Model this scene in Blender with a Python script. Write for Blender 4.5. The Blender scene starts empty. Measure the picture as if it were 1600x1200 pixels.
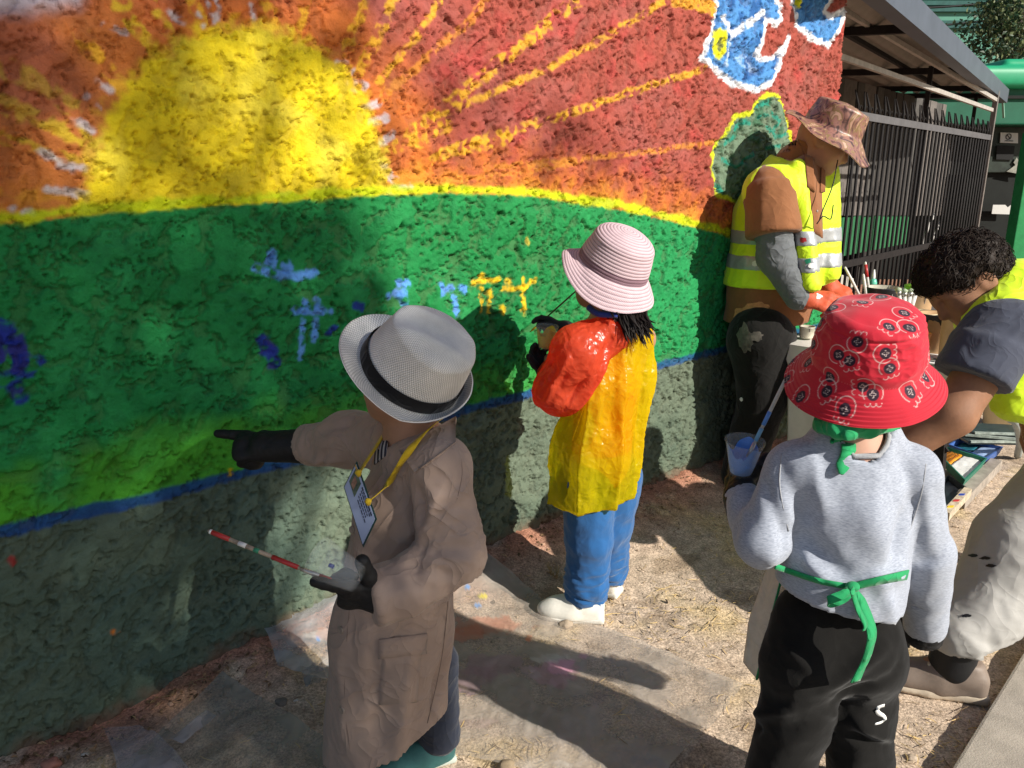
import bpy, math, random
import numpy as np
from mathutils import Vector, Matrix

SC = bpy.context.scene
COL = SC.collection
random.seed(7)
RNG = np.random.default_rng(11)

# ------------------------------------------------------------------ camera, sky, sun
CAM_H, PITCH, FPX = 1.4, math.radians(15), 1200.0
cd = bpy.data.cameras.new('camera'); cam = bpy.data.objects.new('camera', cd); COL.objects.link(cam)
cam.location = (0, 0, CAM_H); cam.rotation_euler = (math.pi/2 - PITCH, 0, 0)
cd.sensor_width = 36; cd.lens = 27; cd.clip_start = .05; cd.clip_end = 500
SC.camera = cam
SUN_EL = math.radians(31.5)
SUN_D = np.array([-.79, .613]); SUN_D /= np.linalg.norm(SUN_D)          # heading of the light over the ground
SUN_L = np.array([SUN_D[0]*math.cos(SUN_EL), SUN_D[1]*math.cos(SUN_EL), -math.sin(SUN_EL)])
w = bpy.data.worlds.new('World'); SC.world = w; w.use_nodes = True
sky = w.node_tree.nodes.new('ShaderNodeTexSky'); sky.sky_type = 'NISHITA'; sky.sun_disc = False
sky.sun_elevation = SUN_EL; sky.sun_rotation = math.atan2(-SUN_D[0], -SUN_D[1])
bg = w.node_tree.nodes['Background']; bg.inputs['Strength'].default_value = .076
w.node_tree.links.new(sky.outputs[0], bg.inputs['Color'])
sl = bpy.data.lights.new('sun', 'SUN'); sl.energy = 5.0; sl.angle = math.radians(.6); sl.color = (1, .94, .84)
so = bpy.data.objects.new('sun', sl); COL.objects.link(so); so.location = (3, -4, 6)
so.rotation_euler = Vector(SUN_L).to_track_quat('-Z', 'Y').to_euler()
SC.view_settings.view_transform = 'Standard'; SC.view_settings.look = 'None'
SC.view_settings.exposure = 0.46; SC.view_settings.gamma = 1; SC.view_settings.use_curve_mapping = False
SC.render.engine = 'CYCLES'; SC.cycles.use_denoising = True
SC.cycles.max_bounces = 8; SC.cycles.transparent_max_bounces = 16

# ------------------------------------------------------------------ helpers: places
def V3(*a): return np.array(a, float)
def unit(a): a = np.asarray(a, float); return a/np.linalg.norm(a)
def ray(u, v):
    x = (u-800)/FPX; y = -(v-600)/FPX
    return np.array([x, math.cos(PITCH)+y*math.sin(PITCH), -math.sin(PITCH)+y*math.cos(PITCH)])
def G(u, v, z=0.):
    d = ray(u, v); return V3(0, 0, CAM_H) + d*((z-CAM_H)/d[2])
def D(u, v, Y):
    d = ray(u, v); return V3(0, 0, CAM_H) + d*(Y/d[1])
WA = np.array([-.7752, 2.0581]); WD = np.array([.78648, .61762]); WN = np.array([.61762, -.78648])  # wall origin, along, outward
def wall_sz(u, v):
    r = ray(u, v); t = (WA@WN)/(r[:2]@WN); p = V3(0, 0, CAM_H)+r*t
    return float((p[:2]-WA)@WD), float(p[2])
def wall_pt(s, z, off=0.): p = WA+WD*s+WN*off; return V3(p[0], p[1], z)

# ------------------------------------------------------------------ helpers: noise
_GR = np.random.default_rng(3).normal(size=(256, 3)).astype(np.float32); _GR /= np.linalg.norm(_GR, axis=1)[:, None]
_PM = np.random.default_rng(5).permutation(256)
def perlin(p, seed=0):
    p = np.asarray(p, np.float32)+np.float32(seed*17.31)
    i = np.floor(p).astype(np.int64); f = p-i; w_ = f*f*f*(f*(f*6-15)+10); out = 0
    for a in (0, 1):
        for b in (0, 1):
            for c in (0, 1):
                g = _GR[_PM[(_PM[(_PM[(i[:, 0]+a) & 255]+i[:, 1]+b) & 255]+i[:, 2]+c) & 255]]
                d = g[:, 0]*(f[:, 0]-a)+g[:, 1]*(f[:, 1]-b)+g[:, 2]*(f[:, 2]-c)
                ww = (w_[:, 0] if a else 1-w_[:, 0])*(w_[:, 1] if b else 1-w_[:, 1])*(w_[:, 2] if c else 1-w_[:, 2])
                out = out+d*ww
    return out*1.5
def fbm(p, octv=4, seed=0, gain=.5):
    o = 0; a = 1.
    for k in range(octv): o = o+a*perlin(np.asarray(p)*2.03**k, seed+k); a *= gain
    return o
def ridged(p, octv=2, seed=0):
    o = 0; a = 1.
    for k in range(octv): o = o+a*(1-2*np.abs(perlin(np.asarray(p)*2.1**k, seed+k))); a *= .5
    return o
def sstep(a, b, x):
    t = np.clip((x-a)/(b-a), 0, 1); return t*t*(3-2*t)

# ------------------------------------------------------------------ helpers: objects
ORG = {}
def thing(name, label, cat, loc, group=None):
    o = bpy.data.objects.new(name, None); COL.objects.link(o); o.location = [float(c) for c in loc]; o.empty_display_size = .05
    ORG[o.name] = np.array(loc, float); o['label'] = label; o['category'] = cat
    if group: o['group'] = group
    return o
def tag(o, label, cat, group=None):
    o['label'] = label; o['category'] = cat
    if group: o['group'] = group
    return o
def raw_mesh(name, V, F, mat=None, smooth=True, col=None, uv=None, extra=None):
    me = bpy.data.meshes.new(name); V = np.asarray(V, np.float32)
    if isinstance(F, np.ndarray) and F.ndim == 2:
        m, k = F.shape
        me.vertices.add(len(V)); me.vertices.foreach_set('co', V.ravel())
        me.loops.add(m*k); me.loops.foreach_set('vertex_index', F.astype(np.int32).ravel())
        me.polygons.add(m); me.polygons.foreach_set('loop_start', np.arange(0, m*k, k, dtype=np.int32))
        me.update(calc_edges=True)
    else:
        me.from_pydata([tuple(map(float, v)) for v in V], [], [tuple(int(i) for i in f) for f in F]); me.update()
    me.polygons.foreach_set('use_smooth', np.full(len(me.polygons), bool(smooth)))
    if col is not None:
        a = me.color_attributes.new('Col', 'FLOAT_COLOR', 'POINT'); c = np.ones((len(V), 4), np.float32); c[:, :col.shape[1]] = col
        a.data.foreach_set('color', c.ravel())
    if uv is not None:
        a = me.attributes.new('uvw', 'FLOAT_VECTOR', 'POINT'); c = np.zeros((len(V), 3), np.float32); c[:, :uv.shape[1]] = uv
        a.data.foreach_set('vector', c.ravel())
    for n_, arr in (extra or {}).items():
        a = me.attributes.new(n_, 'FLOAT', 'POINT'); a.data.foreach_set('value', np.asarray(arr, np.float32))
    if mat: me.materials.append(mat)
    return me
def obj(name, V, F, mat, parent=None, kind=None, smooth=True, col=None, uv=None, org=None, extra=None, label=None):
    V = np.asarray(V, float)
    if parent is not None: o0 = ORG[parent.name]
    elif org is not None: o0 = np.asarray(org, float)
    else: o0 = np.array([V[:, 0].mean(), V[:, 1].mean(), V[:, 2].min()])
    o = bpy.data.objects.new(name, raw_mesh(name, V-o0, F, mat, smooth, col, uv, extra)); COL.objects.link(o)
    if parent is not None: o.parent = parent
    else: o.location = o0
    ORG[o.name] = o0
    if kind: o['kind'] = kind
    if label: o['label'] = label
    return o
def dup(root, loc, label=None, group=None):
    r = root.copy(); COL.objects.link(r); r.location = loc; ORG[r.name] = np.array(loc, float)
    if label: r['label'] = label
    if group: r['group'] = group
    for ch in root.children:
        c = ch.copy(); COL.objects.link(c); c.parent = r
        for g in ch.children:
            d = g.copy(); COL.objects.link(d); d.parent = c
    return r
class MB:                                   # collects simple shapes into one mesh
    def __init__(s): s.V = []; s.F = []; s.n = 0
    def add(s, V, F):
        s.V.append(np.asarray(V, float)); s.F += [tuple(int(i)+s.n for i in f) for f in F]; s.n += len(V); return s
    def build(s, name, mat, parent=None, smooth=False, **k):
        return obj(name, np.vstack(s.V), s.F, mat, parent, smooth=smooth, **k)
def box_g(c, ax, ay, az, hx, hy, hz):       # oriented box: centre, unit axes, half sizes
    c, ax, ay, az = map(np.asarray, (c, ax, ay, az)); V = []
    for i in (-1, 1):
        for j in (-1, 1):
            for k in (-1, 1): V.append(c+ax*hx*i+ay*hy*j+az*hz*k)
    return V, [(0, 1, 3, 2), (4, 6, 7, 5), (0, 4, 5, 1), (2, 3, 7, 6), (0, 2, 6, 4), (1, 5, 7, 3)]
EX, EY, EZ = V3(1, 0, 0), V3(0, 1, 0), V3(0, 0, 1)
def bbox_g(c, ax, ay, az, hx, hy, hz, b=.004):   # the same with bevelled edges
    import bmesh
    bm = bmesh.new(); V, F = box_g((0, 0, 0), EX, EY, EZ, hx, hy, hz)
    vs = [bm.verts.new(v) for v in V]; [bm.faces.new([vs[i] for i in f]) for f in F]
    bmesh.ops.bevel(bm, geom=list(bm.edges), offset=b, segments=2, affect='EDGES', profile=.6)
    bm.verts.index_update(); R = np.array([ax, ay, az])
    V = [np.array(v.co)@R+np.asarray(c) for v in bm.verts]; F = [[v.index for v in f.verts] for f in bm.faces]; bm.free()
    return V, F
def bar_g(a, b, wx, wz, up=EZ):             # a straight bar from a to b
    a, b = np.asarray(a, float), np.asarray(b, float); d = unit(b-a)
    up = unit(up) if abs(unit(up)@d) < .95 else EX
    s = unit(np.cross(d, up)); u = np.cross(s, d)
    return box_g((a+b)/2, d, s, u, np.linalg.norm(b-a)/2, wx/2, wz/2)
def tube_g(P, r, n=8, cap=True, flat=None):
    P = np.asarray(P, float); m = len(P); r = np.broadcast_to(np.asarray(r, float), (m,))
    T = np.gradient(P, axis=0); T /= np.linalg.norm(T, axis=1)[:, None]+1e-12
    ref = np.asarray(flat[0], float) if flat is not None else (EZ if abs(T[0][2]) < .9 else EX)
    V = []
    for i in range(m):
        s = np.cross(T[i], ref); s = s/(np.linalg.norm(s)+1e-9); u = np.cross(s, T[i]); ref = u if flat is None else ref
        fy = flat[1] if flat is not None else 1
        for k in range(n):
            a = 2*math.pi*k/n; V.append(P[i]+r[i]*(math.cos(a)*s+math.sin(a)*u*fy))
    F = [(i*n+k, i*n+(k+1) % n, (i+1)*n+(k+1) % n, (i+1)*n+k) for i in range(m-1) for k in range(n)]
    if cap: F += [tuple(range(n-1, -1, -1)), tuple(range((m-1)*n, m*n))]
    return V, F
def spline(P, n=24):                        # Catmull-Rom through points
    P = np.asarray(P, float); Q = np.vstack([2*P[0]-P[1], P, 2*P[-1]-P[-2]]); out = []
    m = len(P)-1
    for t in np.linspace(0, m-1e-6, n):
        i = int(t); f = t-i; a, b, c, d = Q[i:i+4]
        out.append(.5*((2*b)+(-a+c)*f+(2*a-5*b+4*c-d)*f*f+(-a+3*b-3*c+d)*f**3))
    return np.array(out)
def ribbon_g(P, W, width, th=.0015):        # flat strip along P, W = width directions
    P = np.asarray(P, float); m = len(P); W = np.broadcast_to(np.asarray(W, float), (m, 3)); width = np.broadcast_to(width, (m,))
    T = np.gradient(P, axis=0); V = []
    for i in range(m):
        w_ = W[i]-T[i]*(W[i]@T[i])/(T[i]@T[i]+1e-12); w_ = unit(w_); nn = unit(np.cross(T[i], w_))
        for a, b in ((-1, -1), (1, -1), (1, 1), (-1, 1)): V.append(P[i]+w_*width[i]/2*a+nn*th/2*b)
    F = [(i*4+k, i*4+(k+1) % 4, (i+1)*4+(k+1) % 4, (i+1)*4+k) for i in range(m-1) for k in range(4)]
    F += [(3, 2, 1, 0), tuple(range((m-1)*4, m*4))]
    return V, F
def lathe_g(prof, n=32):                    # (r, z) profile about z; open seam, returns V, F, uv
    prof = np.asarray(prof, float); m = len(prof)
    L = np.concatenate([[0], np.cumsum(np.linalg.norm(np.diff(prof, axis=0), axis=1))])
    th = np.linspace(0, 2*math.pi, n+1)
    V = np.stack([np.outer(prof[:, 0], np.cos(th)), np.outer(prof[:, 0], np.sin(th)), np.repeat(prof[:, 1][:, None], n+1, 1)], -1)
    uv = np.stack([np.repeat(th[None]/(2*math.pi), m, 0), np.repeat(L[:, None], n+1, 1)], -1)
    i, k = np.meshgrid(np.arange(m-1), np.arange(n), indexing='ij'); a = i*(n+1)+k
    F = np.stack([a, a+1, a+n+2, a+n+1], -1).reshape(-1, 4)
    return V.reshape(-1, 3), F, uv.reshape(-1, 2)
def frame(axis, fwd):                       # rows: x = forward, y = left, z = axis
    z = unit(axis); x = unit(np.asarray(fwd, float)-z*(np.asarray(fwd, float)@z)); y = np.cross(z, x)
    return np.array([x, y, z])
def grid_faces(nx, ny):
    i, j = np.meshgrid(np.arange(nx-1), np.arange(ny-1), indexing='ij'); a = i*ny+j
    return np.stack([a, a+ny, a+ny+1, a+1], -1).reshape(-1, 4)

# ------------------------------------------------------------------ helpers: one continuous surface from blended shapes
class SDF:
    def __init__(s): s.ops = []
    def cap(s, a, b, ra, rb, k=.02, flat=None, op='u'):
        s.ops.append(('cap', np.asarray(a, float), np.asarray(b, float), ra, rb, k, flat, op)); return s
    def chain(s, pts, rs, k=.02, flat=None):
        for i in range(len(pts)-1): s.cap(pts[i], pts[i+1], rs[i], rs[i+1], k, flat)
        return s
    def cyl(s, a, b, ra, rb, rnd=.004, k=.004, op='u', flat=None):
        s.ops.append(('cyl', np.asarray(a, float), np.asarray(b, float), ra, rb, k, (rnd, flat), op)); return s
    def ell(s, c, R, rad, k=.02, op='u'):
        s.ops.append(('ell', np.asarray(c, float), np.asarray(R, float), np.asarray(rad, float), 0, k, None, op)); return s
    def box(s, c, R, half, rnd=.01, k=.01, op='u'):
        s.ops.append(('box', np.asarray(c, float), np.asarray(R, float), np.asarray(half, float), rnd, k, None, op)); return s
    def cut(s, p, n, k=0.): s.ops.append(('cut', np.asarray(p, float), unit(n), 0, 0, k, None, 'i')); return s
    def inflate(s, d): s.ops.append(('inf', d)); return s
    def _bb(s, o, pad):
        if o[0] in ('cap', 'cyl'):
            r = max(o[3], o[4])+pad; return np.minimum(o[1], o[2])-r, np.maximum(o[1], o[2])+r
        r = float(np.linalg.norm(o[3])) if o[0] == 'box' else float(o[3].max()); r += pad
        return o[1]-r, o[1]+r
    def mesh(s, h=.006, lo=None, hi=None):
        un = [o for o in s.ops if o[0] not in ('inf', 'cut') and o[7] == 'u']
        inf = sum(o[1] for o in s.ops if o[0] == 'inf')
        bl = np.min([s._bb(o, 3*h+max(inf, 0)+.01)[0] for o in un], axis=0); bh = np.max([s._bb(o, 3*h+max(inf, 0)+.01)[1] for o in un], axis=0)
        if lo is not None: bl = np.maximum(bl, lo)
        if hi is not None: bh = np.minimum(bh, hi)
        n = np.ceil((bh-bl)/h).astype(int)+1
        ax = [bl[i]+h*np.arange(n[i]) for i in range(3)]
        val = np.full(n, 1e3, np.float32)
        for o in s.ops:
            if o[0] == 'inf': val -= o[1]; continue
            if o[0] == 'cut':
                d = (ax[0]-o[1][0])[:, None, None]*o[2][0]+(ax[1]-o[1][1])[None, :, None]*o[2][1]+(ax[2]-o[1][2])[None, None, :]*o[2][2]
                val = np.maximum(val, d.astype(np.float32)); continue
            b0, b1 = s._bb(o, 4*h+o[5]+.02)
            i0 = np.clip(np.floor((b0-bl)/h).astype(int), 0, n); i1 = np.clip(np.ceil((b1-bl)/h).astype(int)+1, 0, n)
            if (i1 <= i0).any(): continue
            sl_ = tuple(slice(i0[i], i1[i]) for i in range(3))
            X = (ax[0][sl_[0]])[:, None, None].astype(np.float32); Y = (ax[1][sl_[1]])[None, :, None].astype(np.float32); Z = (ax[2][sl_[2]])[None, None, :].astype(np.float32)
            if o[0] in ('cap', 'cyl'):
                a, b = o[1], o[2]; ba = b-a; L2 = float(ba@ba)+1e-12; L = math.sqrt(L2)
                tt = ((X-a[0])*ba[0]+(Y-a[1])*ba[1]+(Z-a[2])*ba[2])/L2; t = np.clip(tt, 0, 1)
                u_ = t if o[0] == 'cap' else tt
                wx, wy, wz = X-a[0]-u_*ba[0], Y-a[1]-u_*ba[1], Z-a[2]-u_*ba[2]
                fl = o[6] if o[0] == 'cap' else o[6][1]
                sc = 1.
                if fl is not None:
                    nv = unit(fl[0]); kf = fl[1]; q = (wx*nv[0]+wy*nv[1]+wz*nv[2])*(1/kf-1)
                    wx, wy, wz = wx+nv[0]*q, wy+nv[1]*q, wz+nv[2]*q; sc = math.sqrt(min(1., kf))
                dl = np.sqrt(wx*wx+wy*wy+wz*wz)
                d = (dl-(o[3]+(o[4]-o[3])*t))*sc
                if o[0] == 'cyl':
                    rn = o[6][0]; e = (np.abs(tt-.5)-.5)*L
                    d0 = d+rn; e0 = e+rn
                    d = np.minimum(np.maximum(d0, e0), 0)+np.sqrt(np.maximum(d0, 0)**2+np.maximum(e0, 0)**2)-rn
            else:
                c, R = o[1], o[2]
                q = [R[i][0]*(X-c[0])+R[i][1]*(Y-c[1])+R[i][2]*(Z-c[2]) for i in range(3)]
                if o[0] == 'ell':
                    r = o[3]; k0 = np.sqrt((q[0]/r[0])**2+(q[1]/r[1])**2+(q[2]/r[2])**2); k1 = np.sqrt((q[0]/r[0]**2)**2+(q[1]/r[1]**2)**2+(q[2]/r[2]**2)**2)+1e-9
                    d = k0*(k0-1)/k1
                else:
                    q = [np.abs(q[i])-(o[3][i]-o[4]) for i in range(3)]
                    d = np.sqrt(sum(np.maximum(x, 0)**2 for x in q))+np.minimum(np.maximum(np.maximum(q[0], q[1]), q[2]), 0)-o[4]
            cur = val[sl_]; k = max(o[5], 1e-5)
            if o[7] == 'u':
                hh = np.maximum(k-np.abs(cur-d), 0)/k; val[sl_] = np.minimum(cur, d)-hh*hh*k*.25
            elif o[7] == 's':
                dd = -d; hh = np.maximum(k-np.abs(cur-dd), 0)/k; val[sl_] = np.maximum(cur, dd)+hh*hh*k*.25
        return surf_nets(val, bl, h)
def surf_nets(val, lo, h):
    n = np.array(val.shape); ins = val < 0
    cnt = sum(ins[a:n[0]-1+a, b:n[1]-1+b, c:n[2]-1+c].astype(np.int8) for a in (0, 1) for b in (0, 1) for c in (0, 1))
    act = np.argwhere((cnt > 0) & (cnt < 8)); idx = -np.ones(n-1, np.int64); idx[tuple(act.T)] = np.arange(len(act))
    cs = np.array([(a, b, c) for a in (0, 1) for b in (0, 1) for c in (0, 1)])
    cv = np.stack([val[tuple((act+c).T)] for c in cs], 1)
    acc = np.zeros((len(act), 3)); num = np.zeros(len(act))
    for i in range(8):
        for j in range(i+1, 8):
            if np.abs(cs[i]-cs[j]).sum() == 1:
                m = (cv[:, i] < 0) != (cv[:, j] < 0); t = cv[:, i]/(cv[:, i]-cv[:, j]+1e-12)
                acc[m] += (cs[i]+(cs[j]-cs[i])*t[:, None])[m]; num += m
    V = lo+(act+acc/num[:, None])*h; Q = []
    for a in range(3):
        b, c = (a+1) % 3, (a+2) % 3
        s0 = [slice(None)]*3; s1 = [slice(None)]*3; s0[a] = slice(0, -1); s1[a] = slice(1, None)
        e = np.argwhere(ins[tuple(s0)] != ins[tuple(s1)]); ok = (e[:, b] > 0) & (e[:, c] > 0) & (e[:, b] < n[b]-1) & (e[:, c] < n[c]-1); e = e[ok]
        db = np.zeros(3, int); db[b] = 1; dc = np.zeros(3, int); dc[c] = 1
        q = np.stack([idx[tuple(x.T)] for x in (e-db-dc, e-dc, e, e-db)], 1)
        fl = ~ins[tuple(e.T)]; q[fl] = q[fl][:, ::-1]; Q.append(q)
    Q = np.vstack(Q); Q = Q[(Q >= 0).all(1)]
    return V, Q
def vnormals(V, Q):
    d1 = V[Q[:, 2]]-V[Q[:, 0]]; d2 = V[Q[:, 3]]-V[Q[:, 1]]; fn = np.cross(d1, d2); N = np.zeros_like(V)
    for k in range(4): np.add.at(N, Q[:, k], fn)
    return N/(np.linalg.norm(N, axis=1)[:, None]+1e-12)
def relax(V, Q, it=1, lam=.5):
    for _ in range(it):
        A = np.zeros_like(V); c = np.zeros(len(V))
        for k in range(4):
            np.add.at(A, Q[:, k], V[Q[:, (k+1) % 4]]+V[Q[:, k-1]]); np.add.at(c, Q[:, k], 2)
        V = V+lam*(A/np.maximum(c, 1)[:, None]-V)
    return V
def folds(P, freq, axis=None, stretch=.3, seed=0, oct_=2):
    P = np.asarray(P, float)
    if axis is not None: ax = unit(axis); P = P-np.outer(P@ax, ax)*(1-stretch)
    P = P+.35/freq*np.stack([perlin(P*freq*.6, seed+31), perlin(P*freq*.6, seed+37), perlin(P*freq*.6, seed+41)], 1)
    return ridged(P*freq, oct_, seed)
def crease(P, a, b, w, amp):                # one drawn fold from a to b
    s = Surf(P); a, b = s.at(a[0], a[1], 0), s.at(b[0], b[1], 0); ba = b-a; t = np.clip((P-a)@ba/(ba@ba), 0, 1)
    d = np.linalg.norm(P-a-t[:, None]*ba, axis=1); return amp*np.exp(-(d/w)**2)*np.sin(math.pi*np.clip(t, .04, .96))**.5

# ------------------------------------------------------------------ helpers: materials
def M(name, col, rough=.8, var=.18, vs=9., bump=.15, bs=160., bd=.003, metal=0., spec=.3, attr=False, sheen=0., alpha=1., trans=0., vs2=None, coat=0.):
    m = bpy.data.materials.new(name); m.use_nodes = True; nt = m.node_tree; N = nt.nodes; L = nt.links; b = N['Principled BSDF']
    tc = N.new('ShaderNodeTexCoord'); n1 = N.new('ShaderNodeTexNoise'); n1.inputs['Scale'].default_value = vs; n1.inputs['Detail'].default_value = 6; n1.inputs['Roughness'].default_value = .65
    L.new(tc.outputs['Object'], n1.inputs['Vector'])
    mr = N.new('ShaderNodeMapRange'); mr.inputs['From Min'].default_value = .3; mr.inputs['From Max'].default_value = .7
    mr.inputs['To Min'].default_value = 1-var; mr.inputs['To Max'].default_value = 1+var; L.new(n1.outputs['Fac'], mr.inputs['Value'])
    mx = N.new('ShaderNodeVectorMath'); mx.operation = 'SCALE'; L.new(mr.outputs[0], mx.inputs['Scale'])
    if attr: at = N.new('ShaderNodeAttribute'); at.attribute_name = 'Col'; L.new(at.outputs['Color'], mx.inputs[0])
    else: mx.inputs[0].default_value = col[:3]
    L.new(mx.outputs[0], b.inputs['Base Color'])
    b.inputs['Roughness'].default_value = rough; b.inputs['Metallic'].default_value = metal; b.inputs['Specular IOR Level'].default_value = spec
    b.inputs['Sheen Weight'].default_value = sheen; b.inputs['Alpha'].default_value = alpha; b.inputs['Transmission Weight'].default_value = trans; b.inputs['Coat Weight'].default_value = coat
    if bump:
        n2 = N.new('ShaderNodeTexNoise'); n2.inputs['Scale'].default_value = bs; n2.inputs['Detail'].default_value = 5; L.new(tc.outputs['Object'], n2.inputs['Vector'])
        bp = N.new('ShaderNodeBump'); bp.inputs['Strength'].default_value = bump; bp.inputs['Distance'].default_value = bd
        L.new(n2.outputs['Fac'], bp.inputs['Height']); L.new(bp.outputs[0], b.inputs['Normal'])
    return m
def nodes(m): return m.node_tree.nodes, m.node_tree.links, m.node_tree.nodes['Principled BSDF']
def srgb(r, g, b):
    return tuple(((c/255)/12.92 if c/255 < .04045 else ((c/255+.055)/1.055)**2.4) for c in (r, g, b))
# ------------------------------------------------------------------ ground
def bank(s): return np.interp(s, [-1.2, -.35, 0, .4, 3.2, 4.5], [-.03, -.02, .05, .10, .095, .0])
def gh(x, y):
    x = np.asarray(x, float); y = np.asarray(y, float)
    dx, dy = x-WA[0], y-WA[1]; s = dx*WD[0]+dy*WD[1]; dw = np.maximum(dx*WN[0]+dy*WN[1], 0)
    return bank(s)*np.exp(-(dw/.17)**1.5)
def axis_pts(lo, hi, step, far):
    c = np.arange(lo, hi+1e-6, step); a = [lo]; b = [hi]; k = step
    while a[-1] > -far: k *= 1.35; a.append(a[-1]-k)
    k = step
    while b[-1] < far: k *= 1.35; b.append(b[-1]+k)
    return np.concatenate([a[:0:-1], c, b[1:]])
gx = axis_pts(-1.5, 2.7, .0125, 160); gy = axis_pts(.9, 4.2, .0125, 160)
GX, GY = np.meshgrid(gx, gy, indexing='ij'); P = np.stack([GX.ravel(), GY.ravel(), 0*GX.ravel()], 1)
near = np.exp(-(np.maximum(np.hypot(P[:, 0]-.5, P[:, 1]-2.5)-2.6, 0)/1.)**2)
dwall = (P[:, 0]-WA[0])*WN[0]+(P[:, 1]-WA[1])*WN[1]; swall = (P[:, 0]-WA[0])*WD[0]+(P[:, 1]-WA[1])*WD[1]
rough = 1+1.6*np.exp(-(np.maximum(dwall, 0)/.2)**2)
P[:, 2] = gh(P[:, 0], P[:, 1])+near*rough*(.010*perlin(P*3.1, 1)+.0045*fbm(P*14, 3, 2)+.0022*np.maximum(perlin(P*48, 5), 0))
soil = np.array([.50, .395, .30]); straw = np.array([.56, .43, .24]); red = np.array([.36, .15, .095]); dark = np.array([.27, .195, .13])
c = np.tile(soil, (len(P), 1))
def mixc(c, col, m): return c*(1-m[:, None])+np.asarray(col)*m[:, None]
c = mixc(c, straw, .75*sstep(.05, .5, fbm(P*2.2, 4, 9)))
c = mixc(c, dark, .6*sstep(.15, .55, fbm(P*5.2, 4, 13)))
c = mixc(c, red, np.exp(-(np.maximum(dwall, 0)/.20)**2)*sstep(-.5, .3, fbm(P*6, 3, 15)+.25)*.85)
ground_mat = M('soil', soil, .95, .30, 22, .5, 130, .006, attr=True, spec=.1)
gn, gl_, gb_ = nodes(ground_mat)
for scl, lo_, hi_ in ((150, .55, 1.4), (420, .7, 1.3)):
    nz = gn.new('ShaderNodeTexNoise'); nz.inputs['Scale'].default_value = scl; nz.inputs['Detail'].default_value = 3; gl_.new(gn['Texture Coordinate'].outputs['Object'], nz.inputs['Vector']); mr = gn.new('ShaderNodeMapRange'); mr.inputs['From Min'].default_value = .3; mr.inputs['From Max'].default_value = .7; mr.inputs['To Min'].default_value = lo_; mr.inputs['To Max'].default_value = hi_; gl_.new(nz.outputs['Fac'], mr.inputs[0])
    sc = gn.new('ShaderNodeVectorMath'); sc.operation = 'SCALE'; gl_.new(gb_.inputs['Base Color'].links[0].from_socket, sc.inputs[0]); gl_.new(mr.outputs[0], sc.inputs['Scale']); gl_.new(sc.outputs[0], gb_.inputs['Base Color'])
obj('ground', P, grid_faces(len(gx), len(gy)), ground_mat, kind='structure', col=c, org=(0, 0, 0))

# concrete walk at the right
k0, k1 = G(1602, 1028), G(1478, 1232); kd = unit(k1-k0); kn = np.cross(kd, EZ); kn = kn if kn[0] > 0 else -kn
conc = M('concrete', (.36, .32, .27), .9, .18, 14, .5, 240, .003, spec=.2)
V, F = bbox_g((k0+k1)/2+kn*.75-kd*.3+EZ*.0, kd, kn, EZ, 1.4, .75, .045, .008)
o = obj('pavement', V, F, conc, kind='structure', smooth=False)

# ------------------------------------------------------------------ mural wall
ST = .0043
S_END, S0, Z0, Z1 = 3.05, -1.25, -.16, 2.5
ss = np.arange(S0, S_END+.22, ST); zz = np.arange(Z0, Z1, ST)
SS, ZZ = np.meshgrid(ss, zz, indexing='ij'); S = SS.ravel(); Z = ZZ.ravel()
Q = np.stack([S, Z, 0*S], 1)
Qw = Q*np.array([1, 1.0, 1])
lump = .016*fbm(Qw*2.3, 2, 40)+.010*fbm(Qw*7, 2, 43)+.0022*ridged(Qw*11, 2, 44)
sponge = fbm(Qw*34, 3, 47, .6); rgt = sstep(.3, 1.2, S)
Qa = Q@np.array([[.85, -.5, 0], [.5, .85, 0], [0, 0, 1]])*np.array([1, 1.3, 1])
crk = ridged(Qa*9+.3*np.stack([sponge]*3, 1), 2, 51)
pit = sstep(.34-.08*rgt, .62, fbm(Qa*np.array([38, 42, 1]), 2, 55))*sstep(-.5, .2, fbm(Q*6, 2, 57)+.5*rgt)
crack = sstep(.85, 1.2, crk+.30*sponge)
rel = lump+.0036*sponge-.013*pit-.012*crack
edge = S-(S_END-.03-.07*(Z-1.3)+.02*perlin(Q*np.array([0, 5, 0])+3., 60)+.012*perlin(Q*np.array([0, 22, 0])+3., 61))
along = np.minimum(S, S-np.maximum(edge, 0)); back = np.maximum(edge, 0)
back = back-.02*np.exp(-np.abs(edge)/.02)*0
off = rel-np.exp(-np.abs(edge)/.015)*.006
X = WA[0]+WD[0]*along+WN[0]*(off-back); Y = WA[1]+WD[1]*along+WN[1]*(off-back)
WV = np.stack([X, Y, Z], 1)
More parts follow.
